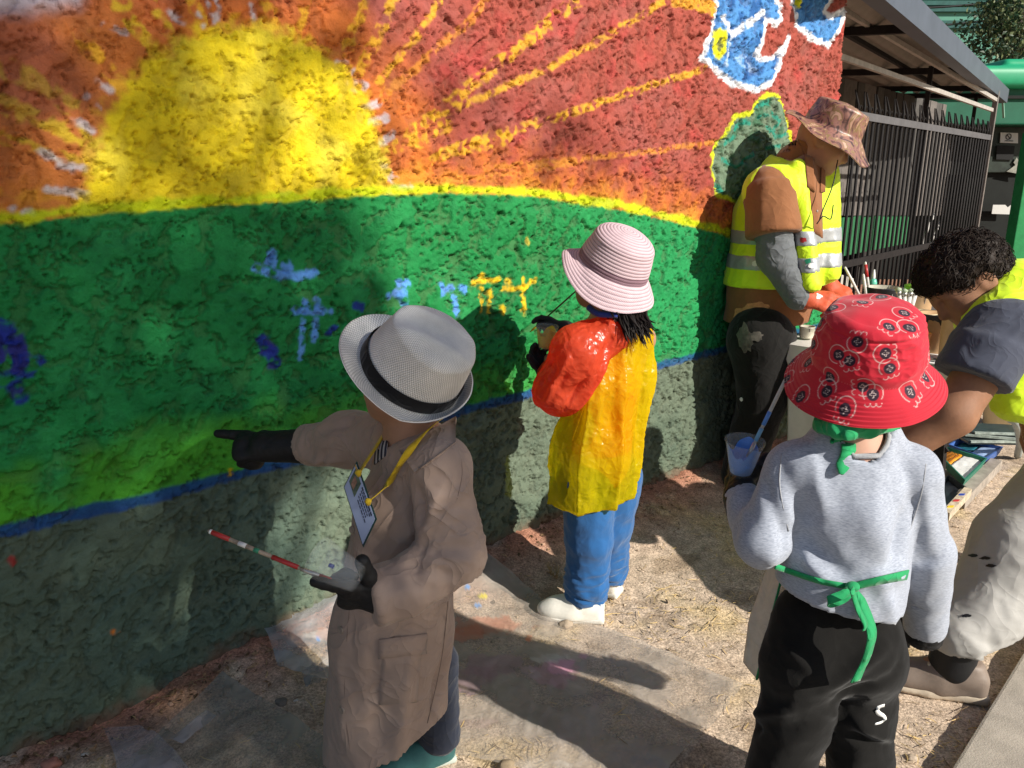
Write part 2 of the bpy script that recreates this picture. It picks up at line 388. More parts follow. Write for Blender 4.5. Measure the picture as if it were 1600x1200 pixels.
# --- the painting, laid out on the wall (s, z)
def pw(pts): return np.array([wall_sz(u, v) for u, v in pts])
wq = np.stack([S+.006*fbm(Q*11, 2, 70)+.0045*perlin(Q*70, 72), Z+.006*fbm(Q*11, 2, 74)+.0045*perlin(Q*70, 76)], 1)
def near_box(poly, m=.12):
    lo, hi = poly.min(0)-m, poly.max(0)+m; return np.where((wq[:, 0] > lo[0]) & (wq[:, 0] < hi[0]) & (wq[:, 1] > lo[1]) & (wq[:, 1] < hi[1]))[0]
def seg_d(p, poly, closed):
    n = len(poly); d = np.full(len(p), 9.); ins = np.zeros(len(p), bool)
    for i in range(n if closed else n-1):
        a, b = poly[i], poly[(i+1) % n]; ba = b-a; t = np.clip(((p-a)@ba)/(ba@ba+1e-12), 0, 1)
        d = np.minimum(d, np.hypot(*(p-a-t[:, None]*ba).T))
        if closed:
            cr = ((a[1] > p[:, 1]) != (b[1] > p[:, 1])); xx = (b[0]-a[0])*(p[:, 1]-a[1])/(b[1]-a[1]+1e-12)+a[0]; ins ^= cr & (p[:, 0] < xx)
    return np.where(ins, -d, d) if closed else d
C = np.zeros((len(S), 3))
n_a = fbm(Q*5, 4, 80); n_b = fbm(Q*17, 3, 85); n_c = perlin(Q*45, 88)
RED, ORG_, YEL, CHA, GRN, YGR, BLU, BAS = map(np.array, [(.30, .062, .043), (.50, .135, .02), (.66, .51, .008), (.46, .56, .004), (.008, .175, .042), (.085, .38, .010), (.010, .055, .20), (.118, .150, .105)])
sunc = np.array(wall_sz(375, 335)); dxy = np.stack([wq[:, 0]-sunc[0], wq[:, 1]-sunc[1]], 1); ang = np.arctan2(dxy[:, 1], dxy[:, 0])
sun_poly = pw([(125, 345), (140, 250), (175, 165), (235, 90), (310, 48), (400, 36), (475, 58), (525, 98), (565, 150), (592, 210), (604, 270), (598, 345)])
sdun = seg_d(wq, sun_poly, True)
sky_c = np.tile(RED, (len(S), 1))
sky_c = mixc(sky_c, (.30, .085, .07), sstep(-.1, .6, n_a)*.6); sky_c = mixc(sky_c, (.42, .05, .045), sstep(.2, .7, fbm(Q*7, 3, 91))*.6)
leftness = sstep(.12, -.25, S)
sky_c = mixc(sky_c, ORG_, np.clip(sstep(.30, .02, sdun+.10*n_a)*.9, 0, 1))
sky_c = mixc(sky_c, (.45, .15, .035), leftness*.75*sstep(1.95, 1.6, Z+.1*n_a))
hz = pw([(-120, 372), (0, 350), (200, 330), (400, 318), (560, 306), (700, 301), (830, 306), (950, 324), (1050, 345), (1150, 372), (1312, 400)])
hz = hz[np.argsort(hz[:, 0])]; zh = np.interp(wq[:, 0], hz[:, 0], hz[:, 1])
sky_c = mixc(sky_c, ORG_, sstep(.22, .02, Z-zh+.08*n_b)*.85*sstep(.2, .6, S))
sky_c = mixc(sky_c, (.55, .25, .02), sstep(.09, .01, Z-zh+.05*n_b)*.6)
# rays: long dabbed strokes away from the sun
def stroke(pts, wid, col, alpha=.9, gap=.0, dry=.25, tgt=None):
    global C
    T = C if tgt is None else tgt
    poly = pw(pts); ii = near_box(poly, wid*2+.02); p = wq[ii]; d = seg_d(p, poly, False)
    m = sstep(wid*.5+.006, wid*.5-.004, d+.25*wid*n_b[ii])*alpha*sstep(-.9+gap*1.6, -.3+gap*1.6, n_c[ii]+.6*n_b[ii])
    T[ii] = mixc(T[ii], col, m)
RY = (.66, .36, .02); RO = (.60, .23, .03)
for pts, wd_, cl in [([(640, 205), (700, 165), (760, 118), (830, 60), (900, 0)], .05, RY), ([(600, 150), (680, 80), (740, 30), (770, -20)], .035, RO),
                     ([(650, 195), (760, 150), (860, 105), (960, 50), (1060, -10)], .032, RY), ([(690, 235), (800, 205), (880, 180), (980, 145), (1100, 108)], .036, RY),
                     ([(660, 255), (720, 235), (800, 215)], .04, RY), ([(760, 262), (900, 250), (1010, 238), (1120, 222)], .026, RO), ([(640, 285), (760, 275), (900, 256)], .024, RO),
                     ([(560, 110), (600, 40), (620, -10)], .045, RY), ([(540, 80), (560, 30), (575, -20)], .04, RY), ([(590, 130), (650, 60), (690, 0)], .03, RY),
                     ([(130, 60), (170, 110), (200, 150)], .04, RY), ([(0, 105), (60, 130), (110, 165)], .05, (.50, .38, .02)), ([(0, 160), (70, 190), (130, 215)], .05, (.55, .40, .02)),
                     ([(0, 215), (60, 232), (120, 250)], .03, (.5, .33, .02)), ([(185, 0), (210, 40), (240, 80)], .04, (.6, .42, .02)), ([(235, 0), (262, 40), (270, 60)], .03, (.55, .40, .02)),
                     ([(300, -10), (318, 30)], .04, RY), ([(420, -10), (425, 40)], .04, RY), ([(480, -10), (470, 40)], .03, RY), ([(0, 300), (70, 305), (130, 310)], .03, (.5, .22, .02)),
                     ([(620, 230), (660, 215), (700, 195)], .05, RY)]:
    stroke(pts, wd_*(.74 if pts[0][0] > 500 else .85), cl, .80, .30, tgt=sky_c)
CHK = (.50, .47, .50)
for pts, wd_ in [([(530, 100), (545, 110)], .03), ([(550, 130), (570, 140)], .04), ([(568, 170), (592, 160)], .03), ([(575, 195), (600, 185)], .03), ([(590, 225), (612, 210)], .03), ([(595, 255), (612, 280)], .035),
                 ([(600, 300), (640, 290)], .025), ([(335, 0), (340, 28)], .035), ([(270, 20), (285, 35)], .025), ([(310, 22), (318, 38)], .02), ([(70, 240), (110, 262)], .035), ([(120, 192), (142, 205)], .03),
                 ([(75, 295), (140, 305)], .03), ([(110, 258), (135, 262)], .02), ([(150, 125), (172, 138)], .02), ([(135, 150), (150, 165)], .02), ([(20, 328), (50, 330)], .02), ([(395, 5), (400, 30)], .015), ([(165, 40), (195, 52)], .02)]:
    stroke(pts, wd_*.72, CHK, .80, .26, tgt=sky_c)
m = sstep(.02, -.03, seg_d(wq, pw([(-200, -40), (140, -40), (130, 12), (60, 18), (35, 28), (0, 30), (-200, 40)]), True)); sky_c = mixc(sky_c, (.48, .45, .52), m*.9)
m = sstep(.10, .02, np.abs(seg_d(wq, pw([(-60, 85), (50, 75), (100, 130), (40, 140), (-60, 110)]), True)))*.5; sky_c = mixc(sky_c, (.22, .05, .04), m*leftness)
ysun = np.tile(YEL, (len(S), 1)); ysun = mixc(ysun, (.60, .50, .05), sstep(0, .6, n_a)*.6); ysun = mixc(ysun, (.56, .40, .01), sstep(.1, .6, -n_a)*.35)
sky_c = mixc(sky_c, ysun, sstep(.028, -.022, sdun+.022*n_c+.012*n_b))
C[:] = sky_c
grn = np.tile(GRN, (len(S), 1)); grn = mixc(grn, (.02, .25, .07), sstep(.0, .6, n_a)*.7); grn = mixc(grn, (.006, .13, .035), sstep(.1, .7, n_b)*.45)
bl = pw([(-150, 868), (0, 835), (100, 812), (190, 792), (300, 765), (460, 722), (600, 685), (740, 640), (840, 613), (960, 590), (1080, 560), (1312, 505)]); bl = bl[np.argsort(bl[:, 0])]
zb = np.interp(wq[:, 0], bl[:, 0], bl[:, 1])
grn = mixc(grn, YGR, sstep(.20, .0, Z-zb-.03+.12*n_a)*np.interp(S, [-.6, 0, .5, 1.1, 1.5], [.72, .60, .42, .25, .0]))
grn = mixc(grn, (.02, .30, .10), sstep(1., 2., S)*.45)
hw = np.interp(S, [-.5, .3, 1., 2, 3], [.020, .020, .022, .026, .026])
below = sstep(.004, -.004, Z-zh+.006*n_c)
C = mixc(C, grn, below)
C = mixc(C, CHA, sstep(hw, hw-.018, np.abs(wq[:, 1]-zh-hw*.6)+.010*n_b)*.92)
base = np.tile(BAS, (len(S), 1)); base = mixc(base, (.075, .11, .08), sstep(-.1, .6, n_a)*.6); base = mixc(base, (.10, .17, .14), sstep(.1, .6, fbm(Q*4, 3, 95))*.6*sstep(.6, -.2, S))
base = mixc(base, (.055, .095, .072), sstep(.5, -.3, S)*.55)  # base band darkens to the left: shade put into the colour
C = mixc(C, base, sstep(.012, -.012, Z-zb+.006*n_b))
C = mixc(C, BLU, sstep(.022, .010, np.abs(Z-zb-.004)+.006*n_b)*np.interp(S, [-.5, 1, 2.2], [.95, .9, .8]))
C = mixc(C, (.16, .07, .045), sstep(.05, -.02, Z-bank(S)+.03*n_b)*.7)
LB, DB, YW = (.10, .28, .72), (.010, .022, .24), (.72, .46, .01)
for pts, wd_, cl in [([(403, 420), (420, 428), (445, 432), (470, 430), (492, 424)], .022, LB), ([(424, 396), (425, 415)], .026, LB), ([(448, 415), (450, 419)], .028, LB),
                     ([(463, 484), (500, 486)], .022, LB), ([(494, 470), (496, 484)], .02, LB), ([(471, 500), (470, 560)], .017, LB), ([(492, 500), (491, 530)], .018, LB), ([(474, 470), (476, 472)], .015, LB),
                     ([(512, 485), (514, 487)], .015, LB), ([(512, 520), (520, 512)], .018, DB), ([(412, 532), (422, 552), (430, 570)], .038, DB), ([(420, 540), (428, 548)], .032, DB), ([(555, 478), (560, 480)], .03, DB),
                     ([(622, 440), (623, 444)], .02, LB), ([(634, 440), (636, 444)], .022, LB), ([(616, 458), (626, 462)], .022, LB), ([(630, 456), (630, 474)], .016, LB), ([(605, 462), (608, 464)], .016, LB),
                     ([(690, 456), (708, 450)], .020, LB), ([(688, 444), (689, 448)], .014, LB), ([(722, 449), (728, 453)], .02, LB), ([(711, 464), (713, 492)], .018, LB),
                     ([(742, 443), (774, 436)], .018, YW), ([(752, 431), (753, 432)], .016, YW), ([(751, 452), (751, 486)], .012, YW), ([(764, 454), (763, 486)], .012, YW),
                     ([(783, 450), (796, 451)], .018, YW), ([(789, 440), (792, 442)], .02, YW), ([(802, 452), (820, 446)], .017, YW), ([(814, 436), (815, 488)], .017, YW), ([(824, 440), (832, 438)], .018, YW), ([(782, 480), (784, 486)], .02, YW), ([(820, 372), (822, 378)], .012, (.5, .4, .05)),
                     ([(-40, 520), (5, 545), (30, 570)], .06, DB), ([(0, 515), (15, 560)], .055, DB), ([(20, 565), (62, 565)], .024, DB), ([(10, 580), (32, 620)], .03, DB), ([(-30, 590), (10, 570)], .06, DB), ([(25, 525), (30, 560)], .03, DB),
                     ([(176, 988), (180, 990)], .012, (.7, .2, .02)), ([(18, 872), (22, 880)], .015, (.3, .03, .03)), ([(362, 734), (363, 744)], .008, YW)]:
    stroke(pts, wd_, cl, .92, .12)
# painted blue bird-like shape with white rim and yellow eye, and the one beside it
WHT, BL1 = (.72, .74, .78), (.065, .22, .50)
def shape(pts, fill, rim=None, rw=.03, fill2=None, a=1.):
    global C
    poly = pw(pts); ii = near_box(poly, .15); sd = seg_d(wq[ii], poly, True)
    f = np.tile(np.array(fill), (len(ii), 1))
    if fill2 is not None: f = mixc(f, fill2, sstep(-.1, .5, fbm(Q[ii]*np.array([14, 14, 1]), 3, 99)))
    C[ii] = mixc(C[ii], f, sstep(.008, -.004, sd)*a)
    if rim is not None: C[ii] = mixc(C[ii], rim, sstep(rw*.5+.006, rw*.5-.004, np.abs(sd)+.006*n_b[ii])*.95)
shape([(1116, -30), (1118, 8), (1112, 50), (1096, 92), (1120, 110), (1140, 128), (1165, 138), (1185, 140), (1205, 128), (1218, 105), (1224, 82), (1236, 58), (1222, 76), (1205, 92), (1190, 94), (1182, 84), (1188, 70), (1192, 40), (1196, 30), (1212, 36), (1222, 30), (1220, 10), (1214, 0), (1216, -30)], BL1, WHT, .021, (.02, .10, .30))
shape([(1236, -30), (1238, 5), (1250, 40), (1275, 62), (1296, 70), (1314, 45), (1322, 15), (1300, 28), (1292, 18), (1300, 0), (1300, -30)], BL1, WHT, .023, (.04, .16, .40))
shape([(1240, -12), (1255, -12), (1254, 10), (1246, 12)], (.62, .62, .01))
stroke([(1128, 28), (1134, 45), (1140, 55)], .022, WHT, .9); stroke([(1140, 55), (1160, 40), (1190, 20)], .026, WHT, .9); stroke([(1140, 55), (1136, 80), (1133, 100)], .014, (.45, .55, .68), .8)
shape([(1124, 46), (1130, 50), (1133, 65), (1131, 82), (1124, 92), (1115, 88), (1112, 70), (1116, 52)], (.68, .66, .01))
stroke([(1125, 62), (1121, 67), (1126, 72), (1122, 78)], .016, (.08, .11, .05), .9)
for k in range(7): stroke([(1146+k*4, 92+k*3), (1160+k*4, 86+k*4)], .008, (.35, .50, .72), .7, .3)
stroke([(1060, -2), (1090, 4), (1112, 14)], .05, (.62, .30, .02), .9)
TR = [(1112, 262), (1118, 232), (1138, 205), (1150, 180), (1172, 178), (1180, 160), (1200, 148), (1216, 150), (1224, 175), (1232, 200), (1240, 245), (1300, 300), (1170, 320), (1122, 305)]
shape(TR, (.13, .19, .125), None, .02, (.05, .13, .07)); shape(TR, (.1, .15, .1), (.55, .60, .01), .015, a=0)
for pts in ([(1150, 200), (1160, 190), (1172, 192)], [(1186, 182), (1204, 176), (1214, 190), (1206, 206)], [(1196, 200), (1212, 214), (1226, 210)], [(1130, 250), (1150, 260), (1175, 240)], [(1184, 165), (1200, 160)], [(1120, 290), (1128, 300)], [(1196, 232), (1216, 228)], [(1136, 225), (1150, 212)]): stroke(pts, .018, (.008, .24, .17), .85, .15)
dirt = np.array([.12, .075, .05])
lowb = sstep(.02, -.02, Z-zb); bare = (1-.55*lowb)*np.clip(.55*sstep(.35, 1., pit)*sstep(.2, .8, n_c+.4)+.5*sstep(.5, 1, crack), 0, .8)
C = mixc(C, dirt*.8, bare*np.interp(S, [0, .6], [.32, .52]))
C[edge > .015] = C[edge > .015]*.5+np.array([.2, .09, .07])*.5
wall_mat = M('wall_paint', (1, 1, 1), .74, .17, 30, .7, 190, .004, attr=True, spec=.22)
nn, ll, pb = nodes(wall_mat); bp2 = nn.new('ShaderNodeBump'); vo = nn.new('ShaderNodeTexNoise'); tc = nn['Texture Coordinate']
vo.inputs['Scale'].default_value = 48; vo.inputs['Detail'].default_value = 5; bp2.inputs['Strength'].default_value = .45; bp2.inputs['Distance'].default_value = .008
ll.new(tc.outputs['Object'], vo.inputs['Vector']); ll.new(vo.outputs['Fac'], bp2.inputs['Height']); ll.new(nn['Bump'].outputs[0], bp2.inputs['Normal']); ll.new(bp2.outputs[0], pb.inputs['Normal'])
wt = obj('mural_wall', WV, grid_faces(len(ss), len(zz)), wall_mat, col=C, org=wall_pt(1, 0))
tag(wt, 'rough plaster wall painted with a yellow sun over green hills', 'wall')
V, F = box_g(wall_pt((S0+S_END)/2, 1.1, -.17), np.append(WD, 0), np.append(WN, 0), EZ, (S_END-S0)/2-.05, .12, 1.395)
obj('wall_core', V, F, M('adobe', (.22, .13, .09), .95), wt, smooth=False)
# ------------------------------------------------------------------ fence, canopy and what lies behind
def vhit(u, v, P0, n):
    r = ray(u, v); n = np.array([n[0], n[1]]); t = (np.asarray(P0)[:2]@n)/(r[:2]@n); return V3(0, 0, CAM_H)+r*t
F0, F1 = G(1340, 180.5, 1.8), G(1545, 215, 1.8); FD = unit((F1-F0)*V3(1, 1, 0)); FNB = V3(-FD[1], FD[0], 0); FL = np.linalg.norm((F1-F0)[:2])
iron = M('black_iron', (.013, .011, .011), .7, .3, 20, .3, 120, .002, spec=.2)
pale_pipe = M('pale_pipe', (.36, .33, .30), .55, .2, 18, .2, 90)
steel = M('weathered_pipe', (.20, .175, .16), .5, .2, 18, .2, 90, .002, metal=.35)
fence = thing('iron_fence', 'black iron bar fence with bent spikes beyond the mural wall', 'fence', (F0[0], F0[1], 0))
nb = 36
for i in range(nb+1):
    b = F0+FD*(FL*i/nb); b[2] = 0
    lean = FD*(-.015)
    tp = b+EZ*1.80
    V, F = tube_g([b+EZ*.08, tp], .010, 6); obj('bar', V, F, iron, fence)
    if i % 1 == 0:
        sgn = 1 if i % 2 else -1
        V, F = tube_g([tp-EZ*.02, tp+EZ*.07+FD*.01*sgn, tp+EZ*.16+FD*.035*sgn+FNB*.02], [.009, .009, .004], 5); obj('spike', V, F, iron, fence)
        t_ = np.linspace(0, 1.6*math.pi, 9); cc = tp+EZ*.045+FD*.045
        V, F = tube_g([cc+FD*math.cos(a)*.022+EZ*math.sin(a)*.022 for a in t_], .004, 4); obj('scroll', V, F, iron, fence)
for z, n_ in ((1.8, 'top_rail'), (.82, 'lower_rail'), (.16, 'bottom_rail')):
    V, F = bar_g(F0+EZ*(z-F0[2])-FD*.3-FNB*.012, F1+EZ*(z-F1[2])-FNB*.012, .012, .05); obj(n_, V, F, M('rail_iron', (.10, .095, .10), .5) if z > 1.7 else iron, fence, smooth=False)
pe = F1.copy(); pe[2] = 0
V, F = bar_g(pe+FD*.05, pe+FD*.05+EZ*2.25, .045, .045, FD); obj('end_post', V, F, steel, fence, smooth=False)
V, F = bbox_g(F0+FD*FL*.42-EZ*(F0[2]-.17)+FNB*.03, FD, FNB, EZ, FL*.66, .05, .22, .01); tag(obj('low_wall', V, F, M('dark_plinth', (.06, .055, .055), .9, .3), smooth=False), 'low dark plinth under the iron bar fence', 'wall')

can = thing('lean_to_canopy', 'corrugated sheet canopy with dark gutter above the iron fence', 'canopy', (F0[0], F0[1], 0))
ZR = 2.28
g1 = G(1568, 150, ZR); g0 = G(1392, -6, ZR); gd = unit(g1-g0); g0 = g0-gd*.9; gb = V3(-gd[1], gd[0], 0); GL = np.linalg.norm(g1-g0)
V, F = bar_g(g0-EZ*.005, g1-EZ*.005, .09, .14); obj('gutter', V, F, M('gutter_shaded', (.075, .083, .108), .45, .15, 6, .1, 60, spec=.5), can, smooth=False)  # gutter tone lowered to put the shade on its face into the colour
nu, nv = 60, 260
A_, B_ = np.meshgrid(np.linspace(0, 1, nu), np.linspace(0, 1, nv), indexing='ij')
acr = B_*2.5; P = g0+gd*(A_*(GL+.0))[..., None].reshape(nu, nv, 1)+gb*(acr+.04)[..., None]
P = P.reshape(-1, 3)*1.; P[:, 2] = ZR+.05+acr.ravel()*.06+.022*np.sin(acr.ravel()*2*math.pi/.145)
V = np.vstack([P, P+EZ*.004]); Fq = grid_faces(nu, nv); Fq = np.vstack([Fq[:, ::-1], Fq+len(P)])
obj('roof_sheet', V, Fq, M('roof_zinc', (.23, .205, .18), .6, .14, 6, .2, 60, metal=.0), can)
for k, f in enumerate((.28, .62, .86, .99)):
    a = g0+gd*GL*f+gb*.05; V, F = bar_g(a+EZ*.0, a+gb*2.45+EZ*.14, .05, .05); obj('purlin', V, F, iron, can, smooth=False)
for f in (.12, .55, .985):
    a = g0+gd*GL*f+gb*.25; V, F = bar_g(a*V3(1, 1, 0), a, .035, .035, gd); obj('post', V, F, iron, can, smooth=False)
for k in (.55, 1.5):
    V, F = bar_g(g0+gb*k+EZ*(.035+.06*k), g1+gb*k+EZ*(.035+.06*k), .03, .03); obj('batten', V, F, iron, can, smooth=False)
for (u0, v0, u1, v1, d0) in ((1312, 12, 1556, 156, -.05), (1306, 86, 1550, 172, -.05)):
    a = vhit(u0, v0, F0+FNB*d0, FNB); b = vhit(u1, v1, F0+FNB*d0, FNB)
    V, F = bar_g(a, b, .026, .032); obj('rail', V, F, pale_pipe, can, smooth=False)
V, F = bar_g(g1-EZ*.05, g1+V3(.10, .1, -.22), .02, .02); obj('drain_spout', V, F, M('spout_green', (.18, .32, .25), .5), can, smooth=False)
# shed behind: planks above, green boards below
B0 = F0+FNB*1.0
shed = thing('plank_shed', 'shed of grey planks over a green painted band behind the fence', 'shed', (B0[0], B0[1], 0))
gp = [M('grey_plank', (.13, .115, .105), .9, .25, 14, .3, 80), M('shade_gap_plank', (.05, .045, .042), .9, .25, 14, .3, 80), M('mid_plank', (.075, .07, .065), .9, .25, 14, .3, 80)]
us = np.linspace(1285, 1530, 25)
for i in range(24):
    a = vhit(us[i], 340, B0, FNB); b = vhit(us[i+1], 340, B0, FNB); um = (us[i]+us[i+1])/2
    kind = 1 if (1356 < um < 1408 or 1474 < um < 1492) else (0 if i % 3 else 2)  # dark planks stand in for shaded gaps between the lit boards
    zb_ = vhit(um, 337, B0, FNB)[2]; wd_ = np.linalg.norm((b-a)[:2])*.47
    V, F = bbox_g(V3((a+b)[0]/2, (a+b)[1]/2, (zb_+2.32)/2)+FNB*float(RNG.uniform(-.01, .01)), FD, FNB, EZ, wd_, .012, (2.32-zb_)/2, .003)
    obj('plank', V, F, gp[kind], shed, smooth=False)
gm = M('green_board', (.022, .13, .05), .7, .2, 8, .2, 60)
ug = np.linspace(1280, 1428, 6)
for i in range(5):
    a = vhit(ug[i], 340, B0+FNB*.02, FNB); b = vhit(ug[i+1], 340, B0+FNB*.02, FNB); zt = vhit(1350, 336, B0, FNB)[2]-.005
    V, F = bbox_g(V3((a+b)[0]/2, (a+b)[1]/2, zt/2+.3), FD, FNB, EZ, np.linalg.norm((b-a)[:2])*.492, .012, zt/2-.3, .003); obj('board', V, F, gm, shed, smooth=False)
a = vhit(1425, 340, B0+FNB*.6, FNB); V, F = box_g(a+FD*1.2+EZ*(1.05-a[2]), FD, FNB, EZ, 3.4, .02, 1.25); obj('back_panel', V, F, M('dark_inside', (.03, .028, .026), .9), shed, smooth=False)
V, F = bar_g(vhit(1270, 425, B0-FNB*.03, FNB), vhit(1335, 445, B0-FNB*.03, FNB), .02, .12); obj('pale_board', V, F, M('pale_board', (.45, .42, .36), .9), shed, smooth=False)
bent = M('bent_metal', (.5, .48, .45), .5)
for pts in ([(1440, 385), (1452, 350), (1462, 332)], [(1447, 395), (1462, 362), (1470, 345)]):
    V, F = tube_g([vhit(u, v, F0+FNB*.35, FNB) for u, v in pts], .014, 6); tag(obj('bent_rod', V, F, bent), ('bent pale metal strip behind the iron fence bars, the left one' if pts[0][0] == 1440 else 'bent pale metal strip behind the iron fence bars, the right one'), 'metal strip', 'bent strips behind the fence')
# green market stall at the far right
YS = 10.5
stall = thing('market_stall', 'dark green market stall with rounded roof at the right edge', 'stall', D(1560, 300, YS)*V3(1, 1, 0))
em = M('emerald_paint', (.012, .30, .14), .45, .12, 4, .05, 50, spec=.5); dg = M('deep_green', (.008, .10, .055), .6, .15, 5, .05, 50); vd = M('stall_shaded', (.007, .009, .008), .8, .35, 5, .2, 30)  # near-black stall tone has the shade of the trees put into it
S_ = SDF(); a = D(1490, 126, YS+.2); S_.box(D(1720, 128, YS+.5), np.eye(3), (2.6, .6, .14), .10, .0).box(D(1690, 112, YS+.5), np.eye(3), (1.35, .5, .10), .08, .03)
V, Q_ = S_.mesh(.035); obj('roof', V, Q_, em, stall)
c0 = D(1660, 160, YS+.35); V, F = bbox_g(c0, EX, EY, EZ, 2.9, .3, .30, .02); obj('fascia', V, F, dg, stall, smooth=False)
c0 = D(1660, 165, YS+.02); V, F = bbox_g(D(1660, 152, YS+.03), EX, EY, EZ, 2.95, .02, .02, .005); obj('trim', V, F, vd, stall, smooth=False)
c0 = D(1600, 320, YS+.6); V, F = bbox_g(V3(c0[0], c0[1], 1.0), EX, EY, EZ, 2.6, .08, 1.1, .01); obj('back_wall', V, F, vd, stall, smooth=False)
c0 = D(1603, 300, YS-.1); V, F = bbox_g(V3(c0[0]+.03, c0[1], .95), EX, EY, EZ, .14, .1, 1.02, .01); obj('pillar', V, F, M('pillar_green', (.016, .22, .07), .5), stall, smooth=False)
c0 = D(1570, 190, YS+.48); V, F = bbox_g(c0, EX, EY, EZ, .75, .02, .10, .01); obj('glass_band', V, F, M('dull_glass', (.05, .06, .05), .4, .4, 3), stall, smooth=False)
c0 = D(1571, 234, YS+.46); V, F = bbox_g(c0, EX, EY, EZ, .34, .012, .30, .01); obj('poster_backing', V, F, M('grey_green', (.022, .032, .025), .5, .5, 6), stall, smooth=False)
paper = M('paper', (.60, .60, .58), .8, .05); ink = M('ink', (.06, .06, .07), .8)
def flat_poly(pts, Y, th=.01):
    P = [D(u, v, Y) for u, v in pts]; n = len(P); V = P+[p-EY*th for p in P]
    return V, [tuple(range(n))[::-1], tuple(range(n, 2*n))]+[(i, (i+1) % n, n+(i+1) % n, n+i) for i in range(n)]
no = thing('paper_notice', 'white paper notice with a small crossed circle on dark stall', 'notice', D(1576, 216, YS+.42))
V, F = flat_poly([(1563, 207), (1590, 208), (1590, 224), (1562, 223)], YS+.43); obj('sheet', V, F, paper, no, smooth=False)
cc = D(1576, 213.5, YS+.415); V, F = tube_g([cc+EX*.035*math.cos(t)+EZ*.035*math.sin(t) for t in np.linspace(0, 2*math.pi, 17)], .006, 4); obj('circle_mark', V, F, ink, no)
V, F = tube_g([cc+V3(-.025, 0, .025), cc+V3(.025, 0, -.025)], .006, 4); obj('slash_mark', V, F, ink, no)
V, F = bar_g(D(1570, 220, YS+.415), D(1583, 220.3, YS+.415), .004, .012); obj('text_line', V, F, ink, no, smooth=False)
V, F = flat_poly([(1557, 227), (1585, 228), (1582, 250), (1556, 249)], YS+.43); tag(obj('black_notice', V, F, M('black_card', (.006, .006, .007), .7), smooth=False), 'black rectangular card below the white notice on stall', 'notice')
V, F = flat_poly([(1551, 320), (1570, 320), (1574, 324), (1579, 320), (1577, 335), (1549, 334)], YS+.43); tag(obj('torn_paper', V, F, paper, smooth=False), 'torn white paper scrap with notched top edge on dark stall', 'paper')
V, F = flat_poly([(1583, 254), (1588, 246), (1595, 258), (1597, 273), (1572, 268), (1586, 258)], YS+.43); tag(obj('folded_poster', V, F, M('poster_pale', (.28, .28, .24), .6, .5, 9), smooth=False), 'peeling pale poster folding off the dark stall wall', 'poster')
# building far behind, wires, tree
teal = M('teal_wall', (.10, .27, .20), .8, .08, 1.5, .1, 20); YB = 21.
bld = thing('teal_building', 'pale teal building with dark ledges behind the canopy', 'building', D(1480, 265, YB)*V3(1, 1, 0))
c0 = D(1500, 60, YB); V, F = bbox_g(V3(c0[0]+2.5, c0[1]+2, 4.), EX, EY, EZ, 6.2, 2., 4.4, .05); obj('wall', V, F, teal, bld, smooth=False)
lm = M('ledge_dark', (.03, .10, .09), .8)
for v in (-8, 6, 16, 39): V, F = bbox_g(V3(c0[0]+2.5, c0[1]-.04, D(1480, v, YB)[2]), EX, EY, EZ, 6.2, .06, .05 if v < 39 else .09, .01); obj('ledge', V, F, lm, bld, smooth=False)
for (v0, v1) in ((12, -2), (40, 22)):
    V, F = tube_g(spline([D(1380, v0+2, 17), D(1500, v0-3, 17), D(1680, v1-10, 17)], 14), .022, 5); tag(obj('overhead_cable', V, F, M('cable_black', (.01, .012, .012), .6)), ('upper black overhead cable in front of the teal building' if v0 == 12 else 'lower black overhead cable in front of the teal building'), 'cable', 'overhead cables')
def leaf_mesh(C_, size, mat, name, parent, seed=0, asp=.55, droop=.3):
    r = np.random.default_rng(seed); n = len(C_); a = r.normal(size=(n, 3)); a[:, 2] -= droop; a /= np.linalg.norm(a, axis=1)[:, None]
    b = np.cross(a, r.normal(size=(n, 3))); b /= np.linalg.norm(b, axis=1)[:, None]; nn_ = np.cross(a, b); s = size*(.6+.8*r.random(n))[:, None]
    V = np.stack([C_-a*s*.5, C_+b*s*asp*.5+nn_*s*.08, C_+a*s*.5, C_-b*s*asp*.5+nn_*s*.08], 1).reshape(-1, 3)
    F = np.arange(n*4).reshape(n, 4); o = obj(name, V, F, mat, parent, smooth=False); return o
def leafmat(name, col):
    m = M(name, col, .5, .5, 2.2, 0, spec=.4); nt, lk, b = nodes(m); out = nt['Material Output']; tr = nt.new('ShaderNodeBsdfTranslucent'); mx = nt.new('ShaderNodeMixShader'); mx.inputs[0].default_value = .25
    src = b.inputs['Base Color'].links[0].from_socket; lk.new(src, tr.inputs[0]); lk.new(b.outputs[0], mx.inputs[1]); lk.new(tr.outputs[0], mx.inputs[2]); lk.new(mx.outputs[0], out.inputs[0]); return m
YT = 15.; tb = D(1580, 265, YT)*V3(1, 1, 0)
tr = thing('broadleaf_tree', 'dark leafy tree with scattered pale leaves above the green stall', 'tree', tb)
bark = M('bark', (.06, .05, .04), .9, .3, 10, .5, 30, .02)
V, F = tube_g(spline([tb-EZ*.1, tb+V3(-.1, 0, 1.6), tb+V3(-.35, 0, 3.2), tb+V3(-.3, 0, 5)], 12), np.linspace(.22, .1, 12), 9); obj('trunk', V, F, bark, tr)
r = np.random.default_rng(21); cl = []
for k in range(64):
    u, v = r.uniform(1490, 1700), r.uniform(-60, 108)
    if (u < 1525 and (v < 45 or v > 92)) or (u < 1545 and v < 8): continue
    if u < 1560 and v > 98: continue
    c0 = D(u, v, YT+r.uniform(-.9, .9)); cl.append(c0+r.normal(size=(150, 3))*np.array([.21, .28, .17])*r.uniform(.6, 1.15))
cl = np.vstack(cl); k = r.random(len(cl)) < .4
